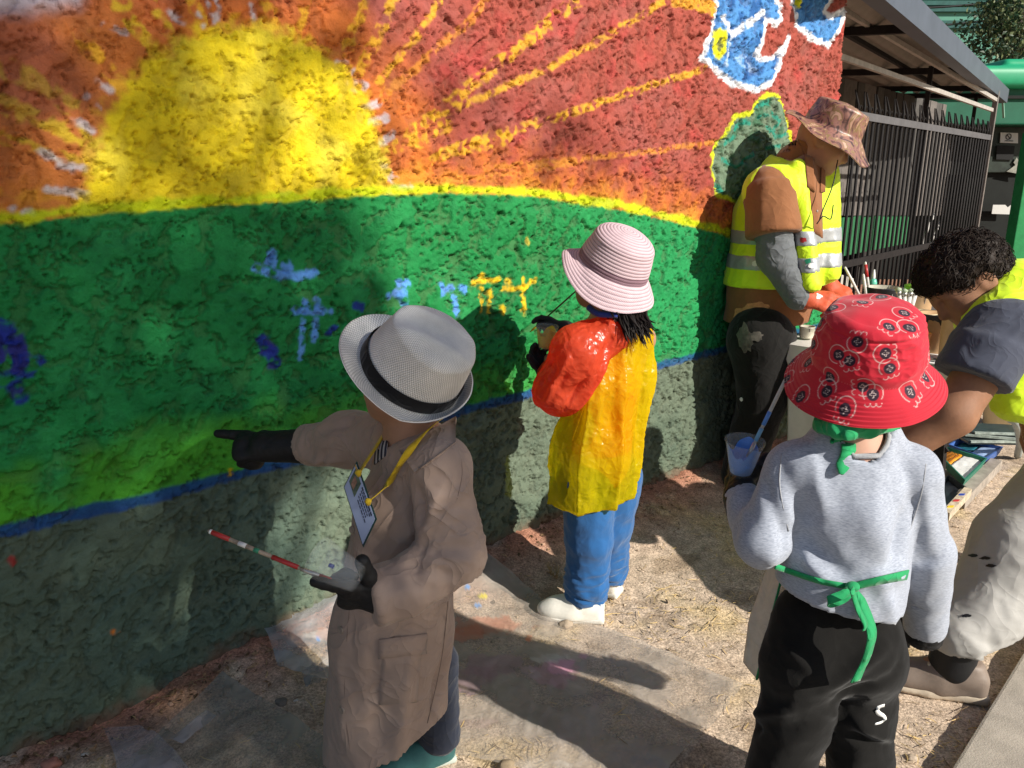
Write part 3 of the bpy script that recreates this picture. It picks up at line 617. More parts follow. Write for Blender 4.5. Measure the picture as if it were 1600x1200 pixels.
leaf_mesh(cl[~k], .085, leafmat('leaf_dark', (.022, .055, .02)), 'crown', tr, 1); leaf_mesh(cl[k], .085, leafmat('leaf_pale', (.14, .17, .07)), 'crown', tr, 2)
for k in range(7):
    e = cl[r.integers(len(cl))]; V, F = tube_g(spline([tb+V3(-.3, 0, 3.+k*.2), (tb+V3(-.3, 0, 3.)+e)/2+EZ*.2, e], 8), np.linspace(.06, .015, 8), 5); obj('branch', V, F, bark, tr)
# ------------------------------------------------------------------ people: shared builders
CP, SP = math.cos(PITCH), math.sin(PITCH)
def proj(V):
    V = np.asarray(V, float); y, z = V[:, 1], V[:, 2]-CAM_H; dep = y*CP-z*SP; up = y*SP+z*CP
    return 800+FPX*V[:, 0]/dep, 600-FPX*up/dep, dep
class Surf:                                  # nearest point of a garment along a line of sight, to lay trim on it
    def __init__(s, V): s.V = V; s.u, s.v, s.d = proj(V)
    def at(s, u, v, off=.003, rad=9):
        m = (np.abs(s.u-u) < rad) & (np.abs(s.v-v) < rad)
        if not m.any(): return s.at(u, v, off, rad*2) if rad < 150 else D(u, v, 1.5)
        d = s.d[m]; dm = d.min(); w_ = np.exp(-((s.u[m]-u)**2+(s.v[m]-v)**2)/(2*(rad*.4)**2))*(d < dm+.035); dep = (d*w_).sum()/w_.sum()-off
        r = ray(u, v); fl = r[1]*CP-r[2]*SP; return V3(0, 0, CAM_H)+r*(dep/fl)
    def line(s, pts, n=24, off=.003):
        q = spline([(a, b, 0) for a, b in pts], n); P = np.array([s.at(a, b, off) for a, b, _ in q])
        for _ in range(3): P[1:-1] = .5*P[1:-1]+.25*(P[:-2]+P[2:])
        return P
    def blob(s, u, v, ru, rv, seed=0, off=.003, th=.0012, n=22):
        a = np.linspace(0, 2*math.pi, n, endpoint=False); k = 1+.45*perlin(np.stack([np.cos(a)*1.7, np.sin(a)*1.7, 0*a+seed*3.1], 1), seed)+.25*perlin(np.stack([np.cos(a)*4, np.sin(a)*4, 0*a+seed], 1), seed)
        P = [s.at(u, v, off)]+[s.at(u+ru*f*k[i]*math.cos(a[i]), v+rv*f*k[i]*math.sin(a[i]), off) for f in (.55, 1.) for i in range(n)]; P = np.array(P)
        F = [(0, 1+i, 1+(i+1) % n) for i in range(n)]+[(1+i, 1+n+i, 1+n+(i+1) % n, 1+(i+1) % n) for i in range(n)]; return P, F
    def patch(s, quad, n=10, m=10, off=.004, th=.004):   # quad: 4 image corners around
        q = [np.array(x, float) for x in quad]; P = np.zeros((n, m, 3))
        for i in range(n):
            for j in range(m):
                a, b = i/(n-1), j/(m-1); x = (q[0]*(1-a)+q[1]*a)*(1-b)+(q[3]*(1-a)+q[2]*a)*b; P[i, j] = s.at(x[0], x[1], off, 11)
        for _ in range(3):
            R_ = P.copy(); R_[1:-1] = .5*P[1:-1]+.25*(P[:-2]+P[2:]); P = R_.copy(); R_[:, 1:-1] = .5*P[:, 1:-1]+.25*(P[:, :-2]+P[:, 2:]); P = R_
        return solid(P.reshape(-1, 3), n, m, th)
def solid(V, n, m, th, away=None):           # thickness for an n x m sheet
    F = grid_faces(n, m); N = vnormals(V, F)
    c = N.mean(0); tocam = np.array([0, 0, CAM_H])-V.mean(0)
    if c@tocam < 0: N = -N; F = F[:, ::-1]
    nv = len(V); W = np.vstack([V, V-N*th]); Fs = [tuple(f) for f in F]+[tuple(f[::-1]+nv) for f in F]
    ring = [i*m for i in range(n)]+[(n-1)*m+j for j in range(1, m)]+[i*m+m-1 for i in range(n-2, -1, -1)]+[j for j in range(m-2, 0, -1)]
    for a, b in zip(ring, ring[1:]+ring[:1]): Fs.append((a, b, b+nv, a+nv))
    return W, Fs
def orth(b, a): b = np.asarray(b, float); return unit(b-a*(b@a))
def hand(S, wrist, a, b, c, L, curls=(20, 25, 30, 35), thumb=(.5, .2, .8), tcurl=20, spread=.05, fat=1.):
    a = unit(a); b = orth(b, a); cc = np.cross(a, b); c = cc if cc@np.asarray(c, float) > 0 else -cc
    S.cap(wrist-a*.10*L, wrist+a*.08*L, .17*L*fat, .17*L*fat, .01, (b, .72))
    S.cap(wrist+a*.10*L+c*.05*L, wrist+a*.44*L+c*.13*L, .14*L*fat, .12*L*fat, .012, (b, .62)).cap(wrist+a*.10*L-c*.05*L, wrist+a*.40*L-c*.14*L, .14*L*fat, .11*L*fat, .012, (b, .62))
    for i, ln in enumerate((.44, .49, .45, .36)):
        p = wrist+a*(.47-.012*i*i)*L+c*(.195-.125*i)*L; th = 0.; d0 = unit(a+c*spread*(1.5-i)); r = .066*L*fat*(1 if i < 3 else .9)
        for sg, (fr, cu) in enumerate(((.46, .75), (.30, 1.25), (.24, .85))):
            th += math.radians(curls[i])*cu; d = d0*math.cos(th)-b*math.sin(th); q = p+d*ln*L*fr; S.cap(p, q, r, r*.93, .0035 if sg else .006); p = q; r *= .93
    p = wrist+a*.16*L+c*.15*L; d = unit(a*thumb[0]-b*thumb[1]+c*thumb[2])
    S.cap(wrist+a*.1*L, p, .12*L*fat, .085*L*fat, .012)
    for fr in (.27, .24):
        q = p+d*fr*L; S.cap(p, q, .08*L*fat, .07*L*fat, .006); p = q; t = math.radians(tcurl); d = unit(d*math.cos(t)+(a*.8-b*.4)*math.sin(t))
    return S
def head(S, c, f, u, r):                     # r = half the head height
    f = orth(f, unit(u)); u = unit(u); l = np.cross(u, f); R = np.array([f, l, u])
    S.ell(c+u*.12*r-f*.08*r, R, [.88*r, .74*r, .86*r], .02).ell(c-u*.32*r+f*.22*r, R, [.60*r, .56*r, .66*r], .03)
    S.cap(c+f*.80*r+u*.05*r, c+f*.96*r-u*.28*r, .07*r, .13*r, .02).cap(c+f*.62*r-u*.83*r, c+f*.66*r-u*.78*r, .2*r, .2*r, .04)
    S.cap(c+f*.72*r+l*.34*r+u*.22*r, c+f*.72*r-l*.34*r+u*.22*r, .12*r, .12*r, .04)
    for s in (1, -1):
        S.ell(c+f*.80*r+l*.30*r*s+u*.05*r, R, [.12*r, .17*r, .12*r], .02, 's').ell(c+f*.70*r+l*.30*r*s+u*.04*r, R, [.11*r, .13*r, .11*r], .004)
        S.ell(c-f*.05*r+l*.76*r*s-u*.06*r, R, [.20*r, .07*r, .30*r], .012).ell(c+f*.01*r+l*.83*r*s-u*.06*r, R, [.11*r, .05*r, .18*r], .008, 's')
        S.ell(c+f*.52*r+l*.42*r*s-u*.26*r, R, [.22*r, .2*r, .22*r], .05)
    S.cap(c+f*.80*r+l*.16*r-u*.49*r, c+f*.80*r-l*.16*r-u*.49*r, .06*r, .06*r, .012).cap(c+f*.77*r+l*.14*r-u*.60*r, c+f*.77*r-l*.14*r-u*.60*r, .07*r, .07*r, .012)
    return S
def body(J, s, mat, parent, h=.007, hands=None, lo=None):
    S = SDF(); f = J['f']; l = np.cross(EZ, f)
    head(S, J['head'], J['hf'], J['hu'], J['hr'])
    S.cap(J['neck'], J['head']-unit(J['hu'])*J['hr']*.45, .062*s, .058*s, .03)
    S.cap(J['shl'], J['shr'], .065*s, .065*s, .05).cap(J['neck'], (J['shl']+J['shr'])/2, .06*s, .09*s, .05)
    ch = (J['shl']+J['shr'])/2*.75+J['pel']*.25; tw = J.get('tw', 1.)*s; S.chain([(J['shl']+J['shr'])/2, ch, (ch+J['pel'])/2, J['pel']], [.11*tw, .15*tw, .135*tw, .15*tw], .05, (f, .72))
    for q in 'lr':
        S.chain([J['sh'+q], J['el'+q], J['wr'+q]], [.055*s, .043*s, .031*s], .02)
        S.chain([J['hp'+q], J['kn'+q], J['an'+q]], [.085*s, .058*s, .042*s], .03)
        an = J['an'+q]; S.cap(an-EZ*.01*s, an+J.get('ft'+q, f)*.11*s-EZ*.045*s, .034*s, .022*s, .02)
    if hands: hands(S)
    V, Q = S.mesh(h); V = relax(V, Q, 1, .4); return obj('body', V, Q, mat, parent)
def garment(name, S, mat, parent, h=.0058, disp=None, col=None, rl=1, label=None, flat=1.):
    V, Q = S.mesh(h); V = relax(V, Q, rl, .5)
    if disp is not None: N = vnormals(V, Q); N[:, 2] *= flat; N *= np.where(N[:, 2:3] < -.5, .3, 1); V = V+N*np.asarray(disp(V))[:, None]
    o = obj(name, V, Q, mat, parent, col=None if col is None else col(V), label=label); return o, V, Q
def shoe(parent, heel, d, L, up_m, so_m, hi=.9, w=.30, name='shoe', tall=1.):
    d = unit(np.asarray(d, float)*V3(1, 1, 0)); s_ = np.cross(EZ, d); R = np.array([d, s_, EZ]); z = EZ
    S = SDF(); S.box(heel+d*L*.24+z*L*.17*tall, R, [L*.24, L*w*.42, L*.15*tall], L*.09, .02).ell(heel+d*L*.68+z*L*.13, R, [L*.34, L*w*.50, L*.135*tall], .06).cap(heel+d*L*.28+z*L*.26, heel+d*L*.70+z*L*.17*tall, L*.10, L*.08, .04)
    S.cyl(heel+d*L*.20+z*L*.2, heel+d*L*.17+z*L*(.26+.10*hi), L*.13, L*.125, .01, .03).cut(heel+z*L*.055, -z)
    V, Q = S.mesh(L*.022); u = obj(name, V, Q, up_m, parent)
    S = SDF(); S.box(heel+d*L*.27+z*L*.055, R, [L*.285, L*w*.44, L*.055], L*.04, .02).ell(heel+d*L*.68+z*L*.055, R, [L*.345, L*w*.53, L*.075], .03).cut(heel+z*.001, -z).cut(heel+z*L*.105, z)
    V, Q = S.mesh(L*.022); obj('sole', V, Q, so_m, u)
    S = SDF()
    for k in range(4):
        p = heel+d*L*(.46+.075*k)+z*L*(.345-.042*k)*(.75+.25*tall); p = p+z*L*.012*tall; S.cap(p+s_*L*.075, p-s_*L*.075, L*.016, L*.016, .002)
    V, Q = S.mesh(L*.009); obj('laces', V, Q, so_m, u)
    return u
def hat_obj(name, prof, n, deform, R, c, mat, parent, th=.003, col=None):
    V, F, uv = lathe_g(prof, n); m = len(prof)
    V = deform(V, uv); N = vnormals(V, F)
    Nm = N.reshape(m, n+1, 3); a = (Nm[:, 0]+Nm[:, -1]); a /= np.linalg.norm(a, axis=1)[:, None]+1e-9; Nm[:, 0] = a; Nm[:, -1] = a; N = Nm.reshape(-1, 3)
    if (N[:, 2]*1.).sum() < 0: N = -N; F = F[:, ::-1]
    W = np.vstack([V, V-N*th]); nv = len(V); k = np.arange(n); rim = np.stack([k, k+1, k+1+nv, k+nv], 1)
    Fa = np.vstack([F, F[:, ::-1]+nv, rim]); W = W@R+c
    return obj(name, W, Fa, mat, parent, uv=np.vstack([uv, uv]), col=None if col is None else col(W, nv)), W[:nv]
def cloth(name, col, wr=.5, ws=6., **k):
    d = dict(rough=.88, var=.10, vs=30, bump=.25, bs=700, bd=.0008, spec=.15, sheen=.15); d.update(k); m = M(name, col, **d); nn, ll, b = nodes(m)
    prev = b.inputs['Normal'].links[0].from_socket                      # creases of the cloth: ridged noise as relief
    for sc_, dist in ((ws, .030), (ws*2.7, .012)):
        nz = nn.new('ShaderNodeTexNoise'); nz.inputs['Scale'].default_value = sc_; nz.inputs['Detail'].default_value = 1.5; nz.inputs['Distortion'].default_value = 1.1; ll.new(nn['Texture Coordinate'].outputs['Object'], nz.inputs['Vector'])
        s1 = nn.new('ShaderNodeMath'); s1.operation = 'SUBTRACT'; s1.inputs[1].default_value = .5; a1 = nn.new('ShaderNodeMath'); a1.operation = 'ABSOLUTE'; ll.new(nz.outputs['Fac'], s1.inputs[0]); ll.new(s1.outputs[0], a1.inputs[0]); p1 = nn.new('ShaderNodeMath'); p1.operation = 'POWER'; p1.inputs[1].default_value = .6; ll.new(a1.outputs[0], p1.inputs[0])
        bp = nn.new('ShaderNodeBump'); bp.invert = True; bp.inputs['Strength'].default_value = wr; bp.inputs['Distance'].default_value = dist; ll.new(p1.outputs[0], bp.inputs['Height']); ll.new(prev, bp.inputs['Normal']); prev = bp.outputs[0]
    ll.new(prev, b.inputs['Normal']); return m
skin_tan = M('skin_tan', (.37, .20, .125), .55, .10, 20, .12, 260, .001, spec=.35); skin_dark = M('skin_brown', (.27, .135, .078), .62, .16, 22, .25, 240, .0015, spec=.25)
for m_ in (skin_tan, skin_dark): m_.node_tree.nodes['Principled BSDF'].inputs['Subsurface Weight'].default_value = .08; m_.node_tree.nodes['Principled BSDF'].inputs['Subsurface Radius'].default_value = (.01, .004, .002)
black_glove = M('black_glove', (.010, .010, .011), .62, .3, 40, .35, 300, .001, spec=.35)
white_rub = M('white_rubber', (.62, .60, .54), .6, .1, 20, .1, 200)
clear_pl = M('clear_plastic', (.9, .95, .95), .12, .0, 5, 0, spec=.6, alpha=.08)
def cup(name, label, base, axis, r0, r1, h, stain, group=None, paint=None, mat=None):
    t = thing(name, label, 'cup', base, group); R = frame(axis, EX)
    prof = [(r0*.2, .001), (r0*.95, .001), (r0, .003)]+[(r0+(r1-r0)*k/10+(.0008 if k % 2 else 0), .003+(h-.003)*k/10) for k in range(1, 11)]+[(r1+.002, h+.0005), (r1+.002, h+.002), (r1, h+.002), (r1-.0012, h-.002), (r0-.001, .005), (r0*.2, .004)]
    V, F, uv = lathe_g(prof, 30); obj('cup_wall', V@R+base, F, mat or clear_pl, t)
    if paint is not None:
        rr = np.random.default_rng(int(r1*1e5)); V, F, uv = lathe_g([(r0*.1, .006), (r0-.0015, .006), (r0+(r1-r0)*.4-.0015, h*.4), (r0+(r1-r0)*.95-.0015, h*.95)], 48)
        vv = V.reshape(4, 49, 3); lim = .55+.45*np.abs(np.sin(np.linspace(0, 9.4, 49)+perlin(np.linspace(0, 5, 49)[:, None]*np.ones(3), 4))); lim[-1] = lim[0]
        for i in (2, 3): vv[i] = vv[1]+(vv[i]-vv[1])*lim[:, None]
        obj('paint_film', vv.reshape(-1, 3)@R+base, F, paint, t)
    return t
def brush(label, a, b, hm, tipm, r=.0035, group=None, bands=()):
    a, b = np.asarray(a, float), np.asarray(b, float); d = unit(b-a); L = np.linalg.norm(b-a)
    t = thing('paint_brush', label, 'brush', b, group)     # a = handle end, b = bristle tip
    V, F = tube_g([a, a+d*.004, a+d*L*.3, a+d*L*.72], [r*.5, r*.8, r*1.05, r*.8], 8); obj('handle', V, F, hm, t)
    V, F = tube_g([a+d*L*.72, a+d*L*.86], [r*.95, r*1.2], 8); obj('ferrule', V, F, ferr, t)
    V, F = tube_g([a+d*L*.86, a+d*L*.93, b], [r*1.15, r*1.4, r*.3], 8); obj('bristles', V, F, tipm, t)
    for f0, f1, m in bands:
        V, F = tube_g([a+d*L*f0, a+d*L*f1], [r*1.12, r*1.12], 8); obj('paint_smear', V, F, m, t)
    return t
ferr = M('ferrule_metal', (.5, .48, .45), .35, .15, 30, 0, metal=.8)
P_RED, P_BLU, P_LBL, P_WHT, P_YEL, P_ORG, P_BLK, P_GRN, P_PNK = [M('paint_'+n, c, .38, .15, 30, .1, 80, .002, spec=.5) for n, c in
    (('red', (.42, .025, .025)), ('blue', (.02, .05, .32)), ('light_blue', (.10, .28, .72)), ('white', (.72, .72, .70)), ('yellow', (.72, .50, .02)), ('orange', (.78, .30, .02)), ('black', (.012, .012, .014)), ('green', (.02, .22, .12)), ('pink', (.68, .32, .42)))]
# ------------------------------------------------------------------ child in a grey fedora and brown coat, pointing at the wall
fF = unit([-.94, -.34, 0]); lF = np.cross(EZ, fF)
pF = thing('person', 'child in grey fedora and long brown coat pointing at the wall', 'person', V3(-.2, 1.6, 0))
hu = unit([.16, -.12, .97])
J = dict(f=fF, hf=unit([-.9, .2, -.05]), hu=hu, head=D(640, 596, 1.57), hr=.098, neck=D(648, 690, 1.58), shl=D(690, 722, 1.47), shr=D(608, 690, 1.69), ell=D(703, 868, 1.42), wrl=D(600, 932, 1.345),
         elr=D(540, 692, 1.77), wrr=D(468, 697, 1.86), pel=D(606, 930, 1.585))
for q, dy, dx, st_ in (('l', -.045, .0, 0), ('r', .055, -.0, 1)):
    J['hp'+q] = J['pel']+lF*(-dy)*1.+EZ*-.03; J['kn'+q] = V3(-.225+dx-.02*st_, 1.58+dy, .27); J['an'+q] = V3(-.205 if st_ == 0 else -.30, 1.57+dy*.9, .07)
J['anl'] = G(686, 1148, .075); J['knl'] = J['anl']+V3(-.012, .015, .19); J['hpl'] = D(615, 965, 1.58)
body(J, .66, skin_tan, pF, .0072)
brown = cloth('brown_coat', (.345, .25, .20), wr=.6, ws=5, rough=.72, var=.07, vs=14, bump=.2, bs=420, bd=.0006, spec=.25)
S = SDF(); k = .035
S.chain([D(650, 712, 1.575), D(636, 800, 1.57), D(614, 985, 1.56), D(601, 1172, 1.55)], [.078, .104, .130, .136], k, (lF, 1.0))
S.cap(J['shl']-EZ*.012, J['shr']-EZ*.012, .048, .058, .05)
S.chain([J['shr']+fF*.0, D(548, 689, 1.77), D(474, 697, 1.855)], [.066, .060, .050], .03)
S.chain([D(688, 728, 1.465), D(703, 866, 1.415), D(622, 928, 1.35)], [.056, .056, .049], .02)
S.cyl(D(640, 918, 1.362), D(584, 935, 1.335), .050, .056, .006, .006)
hp_ = unit(np.cross(D(690, 1128, 1.48)-D(535, 1192, 1.48), V3(.12, 1, 0))); S.cut(D(600, 1166, 1.48), hp_ if hp_[2] < 0 else -hp_).cut(D(484, 697, 1.852), unit(D(468, 697, 1.858)-D(545, 689, 1.77)))
S.cap(J['neck']-EZ*.012+fF*.02, J['neck']+hu*.09+fF*.03, .048, .06, .015, None, 's')
def dF(V):
    d = .0060*folds(V, 5, [0, 0, 1], .35, 3)+.0026*folds(V, 13, [.3, 0, 1], .45, 9)
    arm = np.exp(-np.minimum(np.linalg.norm(V-D(704, 868, 1.415), axis=1), 9)**2/.01); d += arm*.010*folds(V, 11, [0, .3, 1], 2.0, 5)
    for (a, b, w_, am) in [(((658, 770, 1.44), (648, 905, 1.45), .016, -.018)), ((690, 760, 1.42), (664, 845, 1.43), .014, .010), ((655, 858, 1.36), (740, 842, 1.42), .012, -.012), ((690, 868, 1.36), (735, 875, 1.40), .010, .008),
                           ((640, 1000, 1.42), (618, 1180, 1.43), .02, .012), ((700, 960, 1.44), (672, 1120, 1.46), .02, -.012), ((585, 990, 1.44), (590, 1150, 1.45), .02, -.008), ((560, 860, 1.48), (540, 1170, 1.47), .02, .006),
                           ((530, 720, 1.72), (480, 715, 1.80), .012, .009), ((560, 660, 1.70), (500, 678, 1.80), .012, -.007), ((520, 690, 1.72), (508, 728, 1.75), .01, -.008), ((575, 700, 1.62), (560, 790, 1.56), .016, -.012), ((640, 1050, 1.42), (560, 1120, 1.44), .018, .007)]:
        d = d+crease(V, a, b, w_, am*1.5)
    return d
coat, CV, CQ = garment('coat', S, brown, pF, .0056, dF)
sf = Surf(CV)
for quad in ([(622, 702), (648, 738), (712, 690), (712, 650)], [(604, 662), (590, 700), (578, 688), (590, 654)]):
    V, F = sf.patch(quad, 9, 9, .010, .006); obj('collar', V, F, brown, coat)
V, F = sf.patch([(586, 690), (606, 676), (602, 712), (584, 726)], 8, 8, .003, .003)
strp = M('striped_shirt', (.1, .1, .12), .85, .1); nn, ll, b = nodes(strp); wv = nn.new('ShaderNodeTexWave'); wv.inputs['Scale'].default_value = 34; wv.inputs['Distortion'].default_value = 1.; rmp = nn.new('ShaderNodeValToRGB'); rmp.color_ramp.interpolation = 'CONSTANT'; rmp.color_ramp.elements[0].color = (.03, .03, .045, 1); rmp.color_ramp.elements[1].color = (.45, .42, .42, 1); rmp.color_ramp.elements[1].position = .6
ll.new(nn['Texture Coordinate'].outputs['Object'], wv.inputs[0]); ll.new(wv.outputs['Fac'], rmp.inputs[0]); ll.new(rmp.outputs[0], b.inputs['Base Color']); obj('shirt', V, F, strp, pF)
for quad in ([(598, 1010), (660, 1000), (652, 1098), (592, 1102)],):
    V, F = sf.patch(quad, 9, 9, .003, .003); obj('pocket', V, F, brown, coat)
V, F = sf.patch([(592, 1000), (668, 990), (667, 1022), (591, 1030)], 9, 5, .007, .004); obj('pocket_flap', V, F, brown, coat)
seam = cloth('brown_seam', (.20, .14, .11))
for pts in ([(718, 700), (722, 740), (714, 780)], [(560, 850), (545, 960), (538, 1090), (548, 1180)], [(700, 940), (690, 1030), (668, 1130)]):
    V, F = tube_g(sf.line(pts, 20, -.0002), .0010, 5); obj('seam', V, F, seam, coat)
btn = M('button', (.25, .2, .16), .4, .1, spec=.5)
for (u, v) in ((550, 828), (532, 985), (534, 1110)):
    c = sf.at(u, v, .004); n = unit(V3(-.55, -.8, .1)); R = frame(n, EX)
    V, F, uv = lathe_g([(.0, .001), (.004, .001), (.0065, .0025), (.0085, .001), (.0085, -.003)], 16); obj('button', V@R+c, F, btn, coat)
# gloves
S = SDF(); w0 = D(596, 932, 1.338); a = unit(D(515, 930, 1.30)-w0)
hand(S, w0, a, V3(.05, -.86, -.45), V3(0, .2, .9), .150, (4, 70, 76, 80), (.45, .25, .85), 8, .04, 1.28)
S.cap(D(612, 928, 1.35), w0, .034, .032, .015); garment('glove', S, black_glove, pF, .003, lambda V: .0010*folds(V, 60, None, 1, 3))
S = SDF(); w1 = D(424, 698, 1.872); a = unit(D(320, 697, 1.915)-w1)
hand(S, w1, a, V3(.25, -.55, .8), V3(.3, .5, .8), .188, (-2, 74, 78, 80), (.75, .75, .25), 25, .02, 1.1)
S.cap(D(475, 697, 1.855), w1+a*.02, .045, .036, .02); S.cap(w1+a*.08, w1+a*.045-EZ*.045, .026, .016, .02)
garment('glove', S, black_glove, pF, .003, lambda V: .0010*folds(V, 50, None, 1, 7))
# trousers and shoes
jean = cloth('dark_jeans', (.030, .036, .055))
S = SDF()
for q in 'lr': S.chain([J['hp'+q], J['kn'+q], J['an'+q]], [.066, .056, .050], .02)
S.cap(J['hpl'], J['hpr'], .07, .07, .03); garment('trousers', S, jean, pF, .006, lambda V: .003*folds(V, 14, [0, 0, 1], 2, 5))
teal_sh = M('teal_trainer', (.04, .13, .13), .6, .2, 30, .2); sole_b = M('black_rubber', (.02, .02, .022), .6); sole_g = M('pale_sole', (.45, .5, .45), .6)
for q in 'lr':
    an = J['an'+q]; sh = shoe(pF, V3(an[0]+.035, an[1]+.01, 0), fF, .185, teal_sh, sole_g)
    S = SDF(); S.cyl(an+EZ*.02, an+EZ*.042, .047, .047, .004); V, Q = S.mesh(.005); obj('sock', V, Q, M('red_sock', (.45, .08, .03), .8), pF)
# the fedora
weave = M('fedora_weave', (.70, .69, .67), .85, .1, 20, 0, spec=.2); nn, ll, b = nodes(weave)
def weave_nodes(m, ku, kv, lo=.55, strength=.7):
    nn, ll, b = nodes(m); at = nn.new('ShaderNodeAttribute'); at.attribute_name = 'uvw'; sp = nn.new('ShaderNodeSeparateXYZ'); ll.new(at.outputs['Vector'], sp.inputs[0])
    s = []
    for o_, kk in ((0, ku), (1, kv)):
        mu = nn.new('ShaderNodeMath'); mu.operation = 'MULTIPLY'; mu.inputs[1].default_value = kk; ll.new(sp.outputs[o_], mu.inputs[0]); sn = nn.new('ShaderNodeMath'); sn.operation = 'SINE'; ll.new(mu.outputs[0], sn.inputs[0]); s.append(sn)
    pr = nn.new('ShaderNodeMath'); pr.operation = 'MULTIPLY'; ll.new(s[0].outputs[0], pr.inputs[0]); ll.new(s[1].outputs[0], pr.inputs[1])
    mr = nn.new('ShaderNodeMapRange'); mr.inputs['From Min'].default_value = -1; mr.inputs['To Min'].default_value = lo; mr.inputs['To Max'].default_value = 1.25; ll.new(pr.outputs[0], mr.inputs[0])
    sc = nn.new('ShaderNodeVectorMath'); sc.operation = 'SCALE'; src = b.inputs['Base Color'].links[0].from_socket; ll.new(src, sc.inputs[0]); ll.new(mr.outputs[0], sc.inputs['Scale']); ll.new(sc.outputs[0], b.inputs['Base Color'])
    bp = nn.new('ShaderNodeBump'); bp.inputs['Strength'].default_value = strength; bp.inputs['Distance'].default_value = .001; ll.new(pr.outputs[0], bp.inputs['Height']); ll.new(bp.outputs[0], b.inputs['Normal'])
weave_nodes(weave, 2*math.pi*125, 2*math.pi/.0082, .55, .5)
Rf = frame([.52, -.46, .72], [-.86, -.2, .5])*.99; cf = D(640, 583, 1.55)
pro = [(.150-.0025*i, .0) for i in range(22)]; pro = [(r, 0) for r in np.linspace(.147, .102, 20)]+[(.1005, .004)]+[(.100-.014*t**1.5, .004+.108*t) for t in np.linspace(.05, 1, 24)]+[(.086*math.cos(a)**.8, .112+.030*math.sin(a)) for a in np.linspace(.1, 1.5, 20)]+[(.0005, .142)]
def defF(V, uv):
    x, y, z = V.T.copy(); r = np.hypot(x, y); th = np.arctan2(y, x); t = np.clip((r-.102)/.05, 0, 1)*(z < .003)
    side = np.abs(np.sin(th)); backw = np.clip(-np.cos(th), 0, 1)
    z = z+t**1.6*(.012*side+.050*backw**1.5+.016*np.clip(np.cos(th), 0, 1)+.010*np.sin(th)); sc = 1-t*.24*backw; x, y = x*sc, y*sc
    x = x*1.10
    cr = sstep(.03, .10, z)*(r < .1006)
    y = y*(1-.10*cr*sstep(-.03, .08, x)); z = z-.008*np.exp(-(y/.022)**2)*sstep(.115, .135, z)*sstep(-.08, .02, x)+.004*cr*sstep(.0, .08, x)*(z > .06)
    z = z+.004*np.exp(-((np.abs(y)-.035)/.012)**2)*sstep(.105, .12, z)
    P = np.stack([x, y, z], 1); return P+.0012*fbm(P*22, 2, 4)[:, None]*np.array([.3, .3, 1])
hF, hV = hat_obj('fedora', pro, 96, defF, Rf, cf, weave, pF)
V, F, uv = lathe_g([(.1005, .003), (.1020, .006), (.1005, .036), (.0985, .038)], 96); V = defF(V, uv); V[:, :2] *= 1.018
obj('hat_band', V@Rf+cf, F, cloth('black_band', (.008, .008, .009), bump=.1), hF)
# yellow lanyard with a name card
lan = thing('name_badge', 'plastic name card on a yellow ribbon round the coat collar', 'badge', D(565, 790, 1.42))
yel = cloth('yellow_ribbon', (.62, .42, .02), rough=.6, bs=500)
pc = [D(557, 721, 1.475), D(588, 811, 1.395), D(567, 855, 1.388), D(537, 761, 1.47)]
nC = unit(np.cross(pc[1]-pc[0], pc[3]-pc[0])); nC = nC if nC[1] < 0 else -nC
def cardq(a0, b0, a1, b1, off, th):
    g = lambda a, b: (pc[0]*(1-a)+pc[1]*a)*(1-b)+(pc[3]*(1-a)+pc[2]*a)*b
    q = [g(a0, b0), g(a1, b0), g(a1, b1), g(a0, b1)]; V = [p+nC*off for p in q]+[p+nC*(off-th) for p in q]
    return V, [(0, 1, 2, 3), (7, 6, 5, 4), (0, 4, 5, 1), (1, 5, 6, 2), (2, 6, 7, 3), (3, 7, 4, 0)]
V, F = cardq(0, 0, 1, 1, 0, .002); obj('card_holder', V, F, M('holder_green', (.012, .05, .045), .4), lan, smooth=False)
V, F = cardq(.025, .05, .975, .95, .0012, .001); obj('card', V, F, M('card_paper', (.36, .42, .60), .35, .06, 10, 0, spec=.5), lan, smooth=False)
V, F = cardq(.07, .12, .34, .62, .0022, .0008); obj('photo', V, F, M('photo_print', (.10, .13, .09), .4, .7, 60), lan, smooth=False)
V, F = cardq(.14, .25, .25, .55, .003, .0006); obj('portrait', V, F, M('portrait_print', (.30, .16, .11), .4, .5, 80), lan, smooth=False)
V, F = cardq(.03, .05, .16, .12, .0022, .0008); obj('emblem', V, F, M('emblem_print', (.5, .3, .05), .4, .5, 90), lan, smooth=False)
tx = M('card_text', (.03, .035, .06), .5)
for r_, (x0, x1) in enumerate([(.40, .90), (.42, .86), (.42, .80), (.42, .78), (.44, .82)]):
    mb = MB(); x = x0; rr = np.random.default_rng(r_)
    while x < x1:
        wv_ = rr.uniform(.03, .08); V, F = cardq(x, .10+.10*r_, min(x+wv_, x1), .10+.10*r_+(.055 if r_ < 1 else .03), .0022, .0008); mb.add(V, F); x += wv_+.018
    mb.build('text_line', tx, lan)
for tgt, pts in ((pc[0]*.8+pc[1]*.2, [(622, 650), (604, 672), (585, 702)]), (pc[0]*.3+pc[1]*.7, [(700, 648), (668, 672), (634, 712), (606, 756)])):
    P = np.array([sf.at(u, v, .014, 14) for u, v in pts]); P = spline(np.vstack([P, [tgt+nC*.004]]), 22)
    V, F = ribbon_g(P, unit(V3(.75, 0, .55)), .0145, .0016); obj('ribbon', V, F, yel, lan)
    V, F = tube_g([tgt+nC*.004+EZ*.006, tgt+nC*.006, tgt+nC*.004-EZ*.008], [.005, .0075, .004], 7); obj('knot', V, F, yel, lan)
